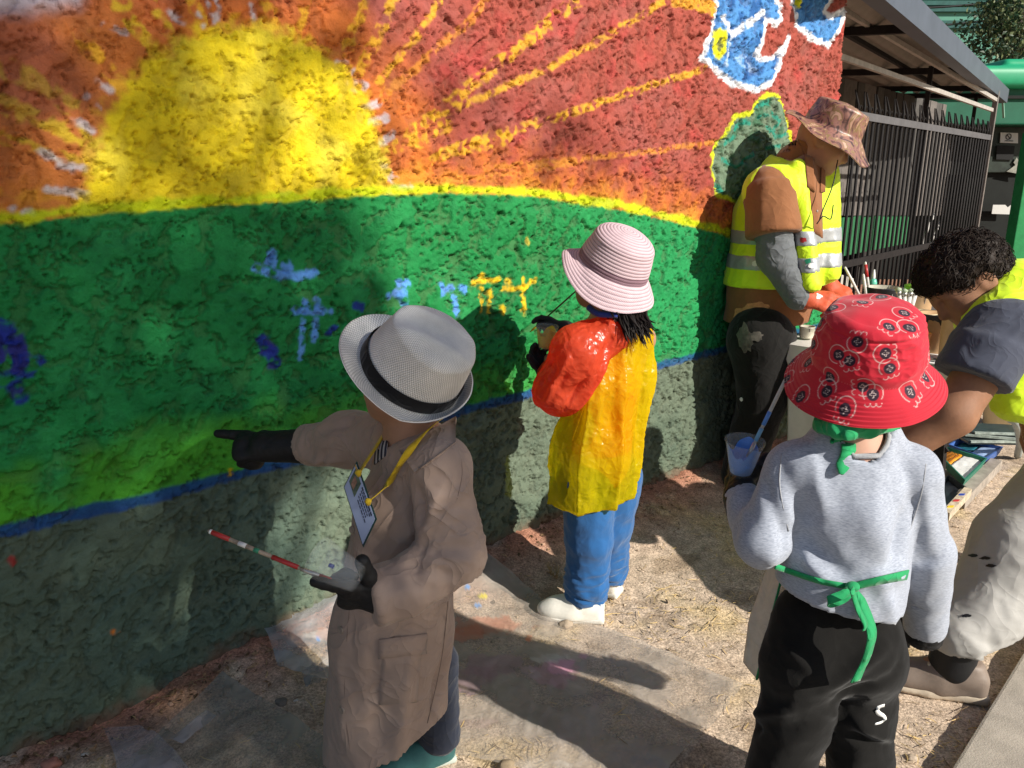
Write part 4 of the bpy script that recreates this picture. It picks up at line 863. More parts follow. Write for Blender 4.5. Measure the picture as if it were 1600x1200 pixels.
# the cup and the brush in the near hand
ax = unit(D(498, 886, 1.36)-D(556, 900, 1.27)); ax = unit([-.80, .28, .30])
cb = D(560, 905, 1.262); cup('plastic_cup', 'empty clear plastic cup tilted in the black glove of the coat wearer', cb, ax, .026, .040, .088, None)
V, F = tube_g([cb+ax*.05+V3(0, -.012, .006), cb+ax*.06+V3(.0, -.013, .006)], .004, 6); obj('paint_drop', V, F, P_BLU, bpy.data.objects['plastic_cup'])
b0 = D(325, 829, 1.34); b1 = D(528, 912, 1.285)
brush('long brush with red paint-stained handle resting in the tilted clear cup', b0, b1, M('bare_wood', (.30, .24, .18), .6, .5, 60), P_RED, .0042, None, [(.015, .03, P_WHT), (.03, .17, P_RED), (.36, .40, P_GRN), (.50, .70, P_RED), (.24, .30, P_WHT)])
# ------------------------------------------------------------------ child in a yellow and red plastic poncho, painting
fP = unit([-.62, .78, 0]); lP = np.cross(EZ, fP)
pP = thing('person', 'child in yellow plastic poncho with red sleeve and striped sun hat painting the wall', 'person', V3(.25, 2.27, 0))
YP = 2.27
J = dict(f=fP, hf=unit([-.8, .55, -.15]), hu=unit([.10, -.1, .98]), head=D(950, 430, YP), hr=.105, neck=D(962, 498, YP), shl=D(912, 528, YP+.02), shr=D(1000, 530, YP+.02),
         ell=D(872, 612, YP-.03), wrl=D(860, 562, YP+.12), elr=D(975, 610, YP+.13), wrr=D(900, 540, YP+.26), pel=D(940, 720, YP))
J['hpl'] = D(918, 745, YP-.02); J['hpr'] = D(962, 745, YP+.05); J['knl'] = V3(J['hpl'][0]+.01, YP-.02, .28); J['knr'] = V3(J['hpr'][0]-.01, YP+.07, .29)
J['anl'] = V3(.245, YP-.01, .085); J['anr'] = V3(.325, YP+.13, .085)
body(J, .72, skin_tan, pP, .0075)
redj = cloth('red_jacket', (.50, .05, .02))
S = SDF(); S.chain([D(958, 515, YP), D(948, 600, YP), D(940, 700, YP)], [.074, .094, .102], .04, (fP, .85)); S.cut(D(940, 703, YP), [0, 0, -1]); S.cap(J['neck']-EZ*.03, J['neck']+EZ*.02, .052, .046, .02); garment('jacket', S, redj, pP, .008)
def plastic(name, col, alpha, tr=.35):
    m = M(name, col, .27, .10, 7, 0, spec=.5, coat=.0); nn, ll, b = nodes(m); out = nn['Material Output']; tl = nn.new('ShaderNodeBsdfTranslucent'); tp = nn.new('ShaderNodeBsdfTransparent'); m1 = nn.new('ShaderNodeMixShader'); m2 = nn.new('ShaderNodeMixShader')
    src = b.inputs['Base Color'].links[0].from_socket; ll.new(src, tl.inputs[0]); tp.inputs[0].default_value = tuple(min(1, c*1.4) for c in col[:3])+(1,)
    m1.inputs[0].default_value = tr; m2.inputs[0].default_value = 1-alpha; ll.new(b.outputs[0], m1.inputs[1]); ll.new(tl.outputs[0], m1.inputs[2]); ll.new(m1.outputs[0], m2.inputs[1]); ll.new(tp.outputs[0], m2.inputs[2]); ll.new(m2.outputs[0], out.inputs[0])
    tc = nn['Texture Coordinate']; nz = nn.new('ShaderNodeTexNoise'); nz.inputs['Scale'].default_value = 9; nz.inputs['Detail'].default_value = 3; ad = nn.new('ShaderNodeMixRGB'); ad.blend_type = 'ADD'; ad.inputs[0].default_value = .12
    ll.new(tc.outputs['Object'], nz.inputs['Vector']); ll.new(tc.outputs['Object'], ad.inputs[1]); ll.new(nz.outputs['Color'], ad.inputs[2])
    prev = None
    for scl, st, dist in ((17, .55, .010), (46, .5, .006)):
        vo = nn.new('ShaderNodeTexVoronoi'); vo.feature = 'DISTANCE_TO_EDGE' if scl < 30 else 'F1'; vo.inputs['Scale'].default_value = scl; ll.new(ad.outputs[0], vo.inputs['Vector']); bp = nn.new('ShaderNodeBump'); bp.inputs['Strength'].default_value = st; bp.inputs['Distance'].default_value = dist; ll.new(vo.outputs['Distance'], bp.inputs['Height'])
        if prev: ll.new(prev.outputs[0], bp.inputs['Normal'])
        prev = bp
    ll.new(prev.outputs[0], b.inputs['Normal']); ll.new(prev.outputs[0], tl.inputs['Normal']); return m
ypl = plastic('yellow_plastic', (.88, .68, .008), .62, .5); rpl = plastic('red_plastic', (.86, .11, .045), .82, .5)
S = SDF(); S.chain([D(965, 528, YP+.01), D(950, 600, YP), D(934, 700, YP), D(922, 806, YP)], [.088, .110, .130, .128], .04, (fP, .86))
S.chain([D(982, 528, YP+.03), D(988, 580, YP+.04), D(978, 640, YP+.02)], [.050, .052, .045], .06)
S.cut(D(925, 778, YP), unit([.10, .0, -1])); S.cap(J['neck']-EZ*.03, J['neck']+EZ*.08, .045, .06, .02, None, 's')
def dP(V):
    zrel = sstep(1.05, .55, V[:, 2]); th = np.arctan2(V[:, 1]-YP, V[:, 0]-.27)
    d = (.005+.010*zrel)*(1-2*np.abs(np.sin(th*3.5+.6*np.sin(V[:, 2]*4)+.5))**.7)+.0055*folds(V, 5, [.1, 0, 1], .2, 12)+.0030*folds(V, 14, [.2, 0, 1], .3, 14)+.0022*folds(V, 38, [.5, 0, .8], .5, 16); d = np.maximum(d, -.004)
    for a, b_, w_, am in [((985, 545), (975, 790), .014, .016), ((1000, 560), (1000, 770), .012, -.012), ((960, 560), (945, 795), .013, -.012), ((940, 600), (915, 795), .015, .016), ((915, 640), (880, 785), .012, -.010), ((900, 660), (866, 770), .012, .012), ((968, 600), (960, 790), .009, .010), ((930, 640), (935, 790), .008, -.007)]: d = d+crease(V, a, b_, w_, am)
    return d
pon, PV, PQ = garment('poncho', S, ypl, pP, .0055, dP, flat=.15)
sp_ = Surf(PV)
S = SDF(); S.chain([D(950, 525, YP-.06), D(905, 550, YP-.08), D(872, 612, YP-.06), D(868, 588, YP+.06)], [.058, .070, .062, .050], .03); S.cap(D(902, 580, YP-.08), D(885, 610, YP-.07), .056, .056, .05)
S.cap(D(985, 525, YP+.06), D(965, 585, YP+.15), .05, .05, .03).cap(D(965, 585, YP+.15), D(905, 545, YP+.24), .05, .042, .03)
S.cut(D(866, 566, YP+.115), unit([-.1, .9, .5]))
def dS_(V):
    d = .0045*folds(V, 6, [-.6, 0, .8], .3, 22)+.0024*folds(V, 17, [.6, 0, .5], .35, 25)+.0018*folds(V, 44, [.7, 0, .7], .4, 27)
    for a, b_, w_, am in [((952, 508), (860, 592), .011, .010), ((955, 530), (878, 625), .010, -.012), ((930, 500), (852, 575), .009, -.009), ((945, 560), (900, 636), .010, .010), ((910, 510), (845, 600), .007, .007), ((930, 545), (870, 600), .006, -.007), ((890, 560), (855, 625), .007, .008), ((915, 590), (880, 638), .007, -.009), ((870, 560), (842, 590), .006, -.006)]: d = d+crease(V, a, b_, w_*1.15, am*1.9)
    return d
garment('sleeve', S, rpl, pP, .0046, dS_, label='red plastic sleeve of the poncho')
for pts in ([(958, 520), (925, 600), (893, 690)],):
    V, F = tube_g(sp_.line(pts, 22, .003), .0022, 5); obj('welded_seam', V, F, ypl, pon)
blue_t = cloth('blue_tracksuit', (.018, .10, .28), wr=.15, ws=4, rough=.9, sheen=.3)
S = SDF()
for q, aa in (('l', 0), ('r', .0)):
    S.chain([J['hp'+q], J['kn'+q], J['an'+q]+EZ*.0], [.082, .068, .058], .02)
S.cut(V3(0, 0, .062), [0, 0, -1])
def dT(V): return .005*folds(V, 7, [0, 0, 1], .5, 31)+.002*folds(V, 20, [.3, 0, 1], .8, 32)+.009*sstep(.26, .1, V[:, 2])*folds(V, 13, [0, 0, 1], 2.2, 33)
garment('trousers', S, blue_t, pP, .0055, dT)
wsh = M('white_trainer', (.74, .72, .65), .6, .12, 25, .15, 120)
shoe(pP, V3(.300, YP-.035, .0), unit([-.97, .12, 0]), .215, wsh, white_rub, .6, .40, tall=1.3); shoe(pP, V3(.372, YP+.105, .005), unit([-.86, .5, 0]), .205, wsh, white_rub, .6, .40, tall=1.3)
# gloves, hair
S = SDF(); w0 = D(858, 590, YP+.11); a = unit(D(840, 552, YP+.16)-w0)
hand(S, w0, a, V3(-.5, .6, -.4), V3(-.6, -.5, .4), .140, (30, 35, 40, 45), (.6, .4, .7), 15, .1, 1.15); S.cap(w0-a*.05, w0, .034, .032, .015); garment('glove', S, black_glove, pP, .0033)
S = SDF(); w1 = D(885, 515, YP+.29); a = unit(D(848, 492, YP+.32)-w1)
hand(S, w1, a, V3(-.3, .3, .9), V3(-.1, -.8, .3), .135, (25, 45, 55, 60), (.9, .5, .2), 10, .05, 1.1); S.cap(w1-a*.06, w1, .033, .03, .015); garment('glove', S, black_glove, pP, .0033)
hair_m = M('black_hair', (.010, .007, .006), .5, .3, 60, .2, 300, .001, spec=.25)
mb = MB(); r = np.random.default_rng(4)
for k in range(230):
    t = r.uniform(0, 1); u0, v0 = 946+58*t+r.normal()*3, 462+18*t+r.normal()*4; u1, v1 = 962+52*t+r.normal()*7, 500+26*math.sin(t*2.6)+r.normal()*9
    y0 = YP-.085+.06*abs(t-.5)+r.normal()*.012; P = spline([D(u0-4, v0-14, y0+.05), D(u0, v0+8, y0+.035), D((u0+u1)/2+r.normal()*2, (v0+v1)/2+6, y0-.012), D(u1+3, v1, y0-.034+r.normal()*.004)], 9); V, F = tube_g(P, np.array([.0035, .0042, .0045, .0045, .0042, .0038, .003, .002, .0006]), 5, False); mb.add(V, F)
mb.build('hair', hair_m, pP, smooth=True)
V, F = tube_g(spline([D(920, 480, YP-.06), D(935, 490, YP-.09), D(965, 492, YP-.1)], 10), .010, 7); obj('blue_collar', V, F, cloth('blue_collar', (.03, .05, .24)), pP)
# striped sun hat
sh = M('straw_braid', (.70, .58, .60), .8, .07, 40, 0, spec=.2, attr=True)
weave_nodes(sh, 2*math.pi*110, 2*math.pi/.0045, .82, .35)
def arc(a, b, n): return np.linspace(a, b, n)
pp = [(r_, z_) for r_, z_ in zip(np.linspace(.150, .104, 60), -.050*np.linspace(1, 0, 60)**1.2)]
pp += [(.104-.014*t**1.5, .002+.075*t) for t in arc(.03, 1, 76)]+[(.090*math.cos(a), .077+.044*math.sin(a)) for a in arc(.03, 1.565, 90)]
pp = np.array(pp); Lp = np.concatenate([[0], np.cumsum(np.linalg.norm(np.diff(pp, axis=0), axis=1))]); nrm = np.gradient(pp, axis=0); nrm /= np.linalg.norm(nrm, axis=1)[:, None]; nrm = np.stack([nrm[:, 1], -nrm[:, 0]], 1)
SPC = .0098; ph = (Lp/SPC) % 1; ppr = pp+nrm*(.0016*np.sin(math.pi*ph)**.7)[:, None]
def defPk(V, uv):
    x, y, z = V.T.copy(); th = np.arctan2(y, x); br = sstep(.002, -.045, z)
    z = z+br*(.012*np.sin(2*th+.6)+.006*np.sin(3*th)+.010*np.cos(th)); P = np.stack([x*1.04, y, z], 1); return P+.0015*fbm(P*16, 2, 8)[:, None]
Rp = frame([.33, -.33, .88], [-.8, .5, 0]); cp = D(958, 417, YP)
def colPk(W, nv):
    v = np.repeat(Lp, 97); p_ = (v/SPC) % 1; line = np.exp(-((np.minimum(p_, 1-p_))/.085)**2); c = np.tile(np.array([.55, .41, .44]), (len(v), 1)); c = mixc(c, np.array([.13, .085, .12]), line*.9)
    bz = (v > .0705) & (v < .092); c[bz] = mixc(c, np.array([.16, .08, .11]), .8*np.ones(len(v)))[bz]; return np.vstack([c, c])
hP, _ = hat_obj('sun_hat', ppr, 96, defPk, Rp, cp, sh, pP, .003, colPk)
# cup and brush
cb = D(853, 545, YP+.135); cup('plastic_cup', 'clear plastic cup held up by the child in the yellow poncho', cb, unit([.05, -.05, 1]), .026, .036, .074, None, None, P_YEL, None)
brush('thin brush held against the wall by the child in the striped hat', D(904, 451, YP+.20), D(828, 519, YP+.40), M('dark_handle', (.10, .06, .04), .5), P_YEL, .003)
# ------------------------------------------------------------------ child in a red printed bucket hat, grey shirt and apron, seen from behind
fR = unit([-.16, .98, 0]); lR = np.cross(EZ, fR); YR = 1.40
pR = thing('person', 'child in red printed bucket hat and grey shirt seen from behind', 'person', V3(.66, YR, 0))
J = dict(f=fR, hf=unit([-.25, .9, -.1]), hu=unit([-.03, -.05, 1]), head=D(1348, 572, 1.44), hr=.100, neck=D(1335, 680, 1.42), shl=D(1240, 728, 1.42), shr=D(1426, 732, 1.41), ell=D(1190, 848, 1.39), wrl=D(1160, 780, 1.52),
         elr=D(1446, 862, 1.43), wrr=D(1446, 978, 1.50), pel=D(1306, 985, 1.40))
J['tw'] = .72; J['hpl'] = D(1270, 1000, 1.40); J['hpr'] = D(1338, 1005, 1.40); J['knl'] = V3(.600, 1.39, .30); J['knr'] = V3(.745, 1.42, .30); J['anl'] = V3(.555, 1.36, .08); J['anr'] = V3(.77, 1.40, .08)
skin_l = M('skin_light', (.52, .30, .22), .55, .08, 20, .1, 260, .001); body(J, .60, skin_l, pR, .0075)
grey = M('grey_melange', (.36, .37, .395), .9, .0, 30, .2, 520, .0008, spec=.1, sheen=.3); nn, ll, b = nodes(grey)
nz = nn.new('ShaderNodeTexNoise'); mp = nn.new('ShaderNodeMapping'); mp.inputs['Scale'].default_value = (130, 130, 620); nz.inputs['Scale'].default_value = 1; nz.inputs['Detail'].default_value = 3; ll.new(nn['Texture Coordinate'].outputs['Object'], mp.inputs[0]); ll.new(mp.outputs[0], nz.inputs['Vector'])
rp = nn.new('ShaderNodeValToRGB'); rp.color_ramp.elements[0].position = .32; rp.color_ramp.elements[1].position = .68; rp.color_ramp.elements[0].color = (.25, .275, .335, 1); rp.color_ramp.elements[1].color = (.40, .435, .51, 1); ll.new(nz.outputs['Fac'], rp.inputs[0]); ll.new(rp.outputs[0], b.inputs['Base Color'])
S = SDF(); S.chain([D(1335, 708, 1.425), D(1326, 800, 1.42), D(1316, 890, 1.41), D(1308, 985, 1.40)], [.092, .116, .118, .126], .04, (fR, .80))
S.cap(J['shl']-EZ*.012, J['shr']-EZ*.012, .046, .046, .05)
S.chain([J['shl']-EZ*.005, J['ell'], J['wrl']], [.047, .046, .036], .02); S.chain([J['shr']-EZ*.005, J['elr'], J['wrr']], [.047, .042, .038], .02)
S.cut(D(1308, 968, 1.30), unit([.16, .0, -1])) if False else None
hem_n = unit(np.cross(D(1410, 988, 1.33)-D(1210, 950, 1.33), EY)); hem_n = hem_n if hem_n[2] < 0 else -hem_n
S.ops.append(('cutbelow',)) if False else None
S.cut(D(1310, 970, 1.29), hem_n)
S.cap(J['neck']-EZ*.022-EY*.012, J['neck']+EZ*.09, .054, .066, .012, None, 's')
def dR(V):
    d = .0032*folds(V, 6, [0, 0, 1], .5, 43)+.0016*folds(V, 16, [.3, 0, 1], .6, 45)
    for a, b_, w_, am in [((1222, 720, 1.35), (1262, 830, 1.30), .016, -.010), ((1262, 705, 1.33), (1290, 800, 1.29), .018, .009), ((1240, 830, 1.30), (1330, 905, 1.27), .018, -.010), ((1230, 850, 1.30), (1300, 910, 1.28), .012, .008), ((1345, 770, 1.28), (1380, 880, 1.28), .030, .010),
                          ((1420, 790, 1.32), (1390, 880, 1.29), .020, -.014), ((1400, 700, 1.33), (1430, 800, 1.31), .018, -.009), ((1350, 910, 1.27), (1410, 890, 1.29), .016, .010), ((1370, 905, 1.27), (1395, 980, 1.28), .016, .008), ((1330, 925, 1.26), (1290, 985, 1.27), .014, -.006),
                          ((1165, 800, 1.42), (1205, 870, 1.36), .012, .007), ((1150, 830, 1.42), (1190, 880, 1.37), .010, -.006), ((1430, 880, 1.40), (1465, 870, 1.42), .012, -.006), ((1440, 760, 1.36), (1455, 850, 1.39), .014, .006), ((1200, 760, 1.36), (1225, 850, 1.34), .013, -.012)]:
        d = d+crease(V, a, b_, w_*1.1, am*1.5)
    return d
# the hem cut would trim the arm too, so the lower right sleeve is added after it
S.chain([J['elr'], J['wrr']], [.050, .041], .012).cut(J['wrr']+unit(J['wrr']-J['elr'])*.012, unit(J['wrr']-J['elr'])+V3(0, 0, 0)) if False else S.chain([J['elr'], J['wrr']], [.050, .040], .012)
shirt, RV, RQ = garment('shirt', S, grey, pR, .0056, dR)
sr = Surf(RV); gtrim = M('grey_rib', (.34, .35, .375), .9, .1, 60, .5, 300, .002)
na, nb_ = J['neck']-EZ*.022-EY*.012, J['neck']+EZ*.09; ax_ = unit(nb_-na); rel_ = RV-na; tt_ = np.clip(rel_@ax_/np.linalg.norm(nb_-na), 0, 1); rad_ = rel_-np.outer(rel_@ax_, ax_); near_ = (np.abs(np.linalg.norm(rad_, axis=1)-(.054+.012*tt_)) < .006) & (rel_@ax_ > -.01); an_ = np.arctan2(rad_[:, 1], rad_[:, 0]); ring = []
for k in range(30):
    m_ = near_ & (np.abs((an_-k*2*math.pi/30+math.pi) % (2*math.pi)-math.pi) < .16)
    if m_.any(): q_ = RV[m_]; ring.append(q_[q_[:, 2] > np.percentile(q_[:, 2], 60)].mean(0))
if len(ring) > 12:
    ring = np.array(ring+ring[:2]); V, F = tube_g(ring, .0055, 7, False); obj('neckband', V, F, gtrim, shirt)
V, F = tube_g(sr.line([(1222, 708), (1218, 760), (1232, 830)], 16, .0005), .0016, 5); obj('sleeve_seam', V, F, gtrim, shirt)
V, F = tube_g(sr.line([(1448, 712), (1440, 770), (1418, 838)], 16, .0005), .0016, 5); obj('sleeve_seam', V, F, gtrim, shirt)
blk = cloth('black_fleece', (.011, .0105, .010), wr=.12, ws=4, rough=.97, spec=.05, sheen=.12, bs=300, bump=.4)
S = SDF(); S.chain([J['hpl'], J['knl']+EZ*.12, J['knl'], J['anl']], [.072, .070, .067, .062], .03).chain([J['hpr'], J['knr']+EZ*.12, J['knr'], J['anr']], [.076, .070, .068, .062], .03)
S.cap(D(1276, 965, 1.415), D(1335, 972, 1.415), .082, .080, .04, (fR, .78)); S.cap(D(1265, 1030, 1.39), D(1345, 1030, 1.39), .062, .062, .05)
def dK(V):
    d = .0045*folds(V, 6, [.2, 0, 1], .8, 51)+.0015*folds(V, 16, [0, .2, 1], 1.4, 52)
    for a, b_, w_, am in [((1380, 1010, 1.30), (1290, 1075, 1.30), .012, .010), ((1400, 1040, 1.32), (1300, 1095, 1.30), .012, -.009), ((1180, 1140, 1.32), (1250, 1130, 1.30), .012, -.012), ((1170, 1120, 1.32), (1240, 1105, 1.30), .010, .010), ((1290, 1110, 1.31), (1390, 1150, 1.32), .012, .011), ((1300, 1140, 1.31), (1380, 1165, 1.32), .011, -.010), ((1230, 1010, 1.30), (1280, 1060, 1.29), .012, .008)]:
        d = d+crease(V, a, b_, w_*1.1, am*1.7)
    return d
tr_, TV, TQ = garment('trousers', S, blk, pR, .0062, dK); stt = Surf(TV)
P = stt.line([(1382, 1102), (1371, 1106), (1372, 1114), (1381, 1120), (1380, 1128), (1367, 1132)], 26, .0006); V, F = ribbon_g(P, unit(V3(.2, 0, 1)), np.interp(np.linspace(0, 1, 26), [0, .5, 1], [.007, .011, .007]), .0008); obj('white_print', V, F, P_WHT, tr_)
for q in 'lr': an = J['an'+q]; shoe(pR, V3(an[0], an[1]-.05, 0), fR, .2, M('dark_trainer', (.03, .03, .035), .6), white_rub)
# neckerchief, apron with green ties
gk = cloth('green_cotton', (.015, .27, .095), rough=.7, bump=.2, bs=400); apr = cloth('white_apron', (.62, .58, .52), bs=300)
S = SDF(); R = np.array([fR, lR, EZ]); S.chain([D(1282, 668, 1.40), D(1310, 674, 1.345), D(1330, 674, 1.335), D(1360, 672, 1.345), D(1398, 664, 1.40)], [.011, .013, .013, .013, .011], .012, (EY, .5)); S.chain([D(1286, 660, 1.40), D(1312, 664, 1.35), D(1352, 664, 1.35), D(1392, 656, 1.40)], [.016, .017, .017, .016], .010, (EY, .5)); S.cap(D(1331, 680, 1.325), D(1323, 682, 1.322), .010, .009, .006)
sc_, V1, _ = garment('neckerchief', S, gk, pR, .0036, lambda V: .0030*folds(V, 24, [1, 0, -.2], .2, 61))
for pts, wd_ in (([(1328, 682), (1326, 702), (1318, 722), (1314, 741)], .030), ([(1320, 680), (1305, 690), (1298, 687)], .018)):
    P = sr.line(pts, 14, .012); ws_ = np.interp(np.linspace(0, 1, 14), [0, .35, .8, 1], [.4, 1, .8, .25])*wd_; V, F = ribbon_g(P, EX*.9+EY*.3, ws_, .004); obj('tail', V, F, gk, sc_)
apo = thing('apron', 'white apron with green strings tied at the back of the grey shirt', 'apron', D(1325, 915, 1.27))
bandL = sr.line([(1212, 885), (1235, 893), (1280, 908), (1330, 917)], 22, .004); bandR = sr.line([(1330, 917), (1370, 908), (1418, 898)], 20, .004)
V, F = ribbon_g(bandL, EZ, .011, .003); obj('waist_string', V, F, gk, apo); V, F = ribbon_g(bandR, EZ, np.linspace(.012, .02, 20), .003); obj('waist_string', V, F, gk, apo)
S = SDF(); kc = sr.at(1332, 917, .012); S.ell(kc, np.eye(3), [.014, .010, .011], .005); V, Q = S.mesh(.003); obj('knot', V, Q, gk, apo)
P = spline([kc, kc+V3(-.020, -.012, -.008), kc+V3(-.048, -.014, -.020), kc+V3(-.040, -.008, -.030), kc+V3(-.016, -.008, -.018), kc], 22); V, F = ribbon_g(P, V3(.2, .6, .8), .016, .002); obj('bow_loop', V, F, gk, apo)
t1 = [(1334, 920), (1350, 948), (1362, 985), (1356, 1022), (1346, 1044), (1334, 1070)]; q = spline([(a, b_, 0) for a, b_ in t1], 30); P = np.array([D(u, v, 1.262-.0*i) for i, (u, v, _) in enumerate(q)]); P[:12] = sr.line([(1334, 920), (1346, 940), (1354, 962)], 12, .010)
P[11:] = P[11:]+np.linspace(0, 1, 19)[:, None]*0; V, F = ribbon_g(spline(P[::4], 30), EX*.85+EY*.5, np.interp(np.linspace(0, 1, 30), [0, .3, .8, 1], [.010, .026, .024, .03]), .0025); obj('string_tail', V, F, gk, apo)
P = np.array([D(u, v, 1.258) for u, v, _ in spline([(1331, 920, 0), (1340, 950, 0), (1352, 975, 0), (1350, 985, 0)], 14)]); V, F = ribbon_g(P, EX*.7+EY*.6, .014, .0025); obj('string_tail', V, F, gk, apo)
# the front panel of the apron shows along the left side
rows = []
for t in np.linspace(0, 1, 14):
    u = np.interp(t, [0, .45, 1], [1230, 1208, 1182]); v = np.interp(t, [0, 1], [868, 1062]); p0 = D(u, v, 1.50); rows.append([p0+V3(-.0013*j+.0006*j*math.sin(t*7), .006*j, 0) for j in range(12)])
PV_ = np.array(rows).reshape(-1, 3); PV_[:, 0] += .004*perlin(PV_*14, 4); V, F = solid(PV_, 14, 12, .003); obj('apron_panel', V, F, apr, apo)
V, F = tube_g([r_[0] for r_ in rows], .0026, 6); obj('piping', V, F, gk, apo)
# gloves
S = SDF(); w0 = D(1160, 778, 1.525); a = unit(D(1146, 742, 1.585)-w0)
hand(S, w0, a, V3(-.75, -.45, -.1), V3(.5, -.6, .6), .150, (28, 32, 36, 38), (.5, .8, .6), 20, .06, 1.2); S.cap(w0-a*.06, w0, .044, .038, .015); gl, _, _ = garment('glove', S, black_glove, pR, .0032, lambda V: .0022*folds(V, 40, None, 1, 71))
S = SDF(); w1 = J['wrr']+V3(0, .006, -.012)
hand(S, w1, V3(-.05, .86, -.45), V3(.6, -.4, .5), V3(-.6, .2, .4), .145, (50, 55, 60, 62), (.7, .4, .5), 20, .03, 1.2); S.cyl(w1+EZ*.012-EY*.004, w1-EZ*.022+EY*.01, .040, .043, .006, .01); garment('glove', S, black_glove, pR, .0032, lambda V: .003*folds(V, 34, [0, 0, 1], 1.6, 73))
# red bucket hat with a bandana print
Rr = frame([-.10, -.30, .95], [-.2, .95, .2]); cr = D(1354, 563, 1.425); Rr = Rr*.90; NS = 420
pr = [(r_, z_) for r_, z_ in zip(np.linspace(.158, .110, 90), -.062*np.linspace(1, 0, 90)**1.05)]
pr += [(.110-.020*t**1.4, .001+.092*t) for t in np.linspace(.02, 1, 110)]+[(.090-.024*(1-math.cos(a)), .093+.026*math.sin(a)) for a in np.linspace(.1, 1.57, 20)]+[(.066*(1-t), .119+.012*math.sin(t*1.57)) for t in np.linspace(.02, .999, 90)]
pr = np.array(pr); Lr = np.concatenate([[0], np.cumsum(np.linalg.norm(np.diff(pr, axis=0), axis=1))])
def defRd(V, uv):
    x, y, z = V.T.copy(); th = np.arctan2(y, x); br = sstep(.004, -.055, z); cw = sstep(.0, .03, z)
    st = .0012*np.sin(uv[:, 1]*2*math.pi/.0092)*br*sstep(0, .3, br)
    z = z+br*(.010*np.sin(2*th+.5)-.008*np.cos(th-.6)+.006*np.sin(3*th+1))+st
    P = np.stack([x*1.05, y, z], 1); n = P*np.array([1, 1, .3]); n /= np.linalg.norm(n, axis=1)[:, None]+1e-9
    d = cw*(.0045*folds(P, 9, None, 1, 81)+.002*folds(P, 22, [0, 0, 1], 1.6, 83))*sstep(.13, .095, z)+.0015*fbm(P*14, 2, 85)
    d += cw*(-.004*np.exp(-((uv[:, 1]-Lr[200])/.003)**2)); top = sstep(.104, .12, z)
    P = P+n*d[:, None]; P[:, 2] -= top*.006*np.exp(-((P[:, 1]+.01)/.03)**2)+top*.004*perlin(P*20, 6); return P
MED = [(1347, 473, 0), (1340, 532, 180), (1282, 505, -60), (1388, 512, -40), (1328, 566, 20), (1391, 578, 20), (1296, 590, -30), (1292, 614, 30), (1346, 604, -80), (1364, 619, 5), (1424, 614, 40), (1319, 643, -10), (1459, 553, -70), (1444, 588, -70), (1262, 568, 20), (1250, 622, 0), (1271, 540, 0), (1415, 490, 20), (1424, 514, 10), (1298, 482, -40), (1384, 449, 10), (1386, 552, 100), (1312, 556, 60)]
def colRd(W, nv):
    V = W[:nv]; c = np.tile(np.array([.50, .010, .028]), (nv, 1)); s_ = Surf(V[:, :])
    u, v, d = s_.u, s_.v, s_.d; wht, drk, rd2 = np.array([.70, .55, .52]), np.array([.022, .008, .022]), np.array([.62, .03, .05])
    ctr = [(s_.at(a, b_, 0, 5), an) for a, b_, an in MED]
    rr = np.random.default_rng(2); fr = [i for i in rr.integers(0, nv, 400) if V[i, 1] > cr[1]+.02]
    for i in fr:
        if all(np.linalg.norm(V[i]-q[0]) > .055 for q in ctr): ctr.append((V[i], rr.uniform(0, 360)))
    N = V-cr; N[:, 2] *= .6; N /= np.linalg.norm(N, axis=1)[:, None]
    for p, an in ctr:
        k = np.linalg.norm(V-p, axis=1); ii = np.where(k < .040)[0]
        if len(ii) < 9: continue
        n = unit(N[ii].mean(0)); t = unit(np.cross(EZ, n)); b_ = np.cross(n, t); a_ = math.radians(an); t, b_ = t*math.cos(a_)+b_*math.sin(a_), -t*math.sin(a_)+b_*math.cos(a_)
        x, y = (V[ii]-p)@t/1.22, (V[ii]-p)@b_/1.22; r1 = np.hypot(x/.0125, (y-.004)/.0125); c_ = c[ii]
        ln = lambda q, w_: np.exp(-(q/w_)**2)
        outl = np.minimum(np.abs(r1-1.12)*.0125, 1); low = y < -.004; outl = np.where(low, 1, outl)
        fr_ = np.abs(np.hypot(((x+.012) % .008)-.004, y+.0095)-.0038); fr_ = np.where((np.abs(x) < .0118) & (y < -.0085), fr_, 1)
        inner = np.hypot(x/.0086, (y-.002)/.0080); c_ = mixc(c_, drk, sstep(1.06, .94, inner)); pet = np.abs(np.hypot(x, y-.002)-.0030*(1+.45*np.cos(4*np.arctan2(y-.002, x))))
        c_ = mixc(c_, wht, np.clip(.8*ln(outl, .00065)+.75*ln(fr_, .00055)+.9*ln(pet, .0005), 0, 1)); c[ii] = c_
    c = mixc(c, np.array([.62, .25, .25]), .35*sstep(.4, .7, np.sin(np.arctan2(V[:, 1]-cr[1], V[:, 0]-cr[0])*120))*np.exp(-((np.repeat(Lr, NS+1)-Lr[90])/.0008)**2))
    return np.vstack([c, c])
rh = M('red_cotton', (.5, .01, .03), .72, .08, 14, .2, 520, .0006, spec=.25, attr=True, sheen=.2); hat_obj('bucket_hat', pr, NS, defRd, Rr, cr, rh, pR, .0025, colRd)
# cup with blue paint, brush standing in it
cb = D(1157, 741, 1.545); cup('plastic_cup', 'clear plastic cup streaked with blue paint beside the grey sleeve', cb, unit([.02, -.10, 1]), .024, .0405, .078, None, None, P_LBL)
brush('pale handled brush standing in the cup of blue paint', D(1237, 573, 1.56), cb+V3(.0, .0, .006), M('pale_handle', (.50, .52, .52), .4, .2, 40), P_LBL, .0042, None, [(.42, .55, P_LBL), (.58, .70, M('smear_blue', (.20, .42, .62), .5))])
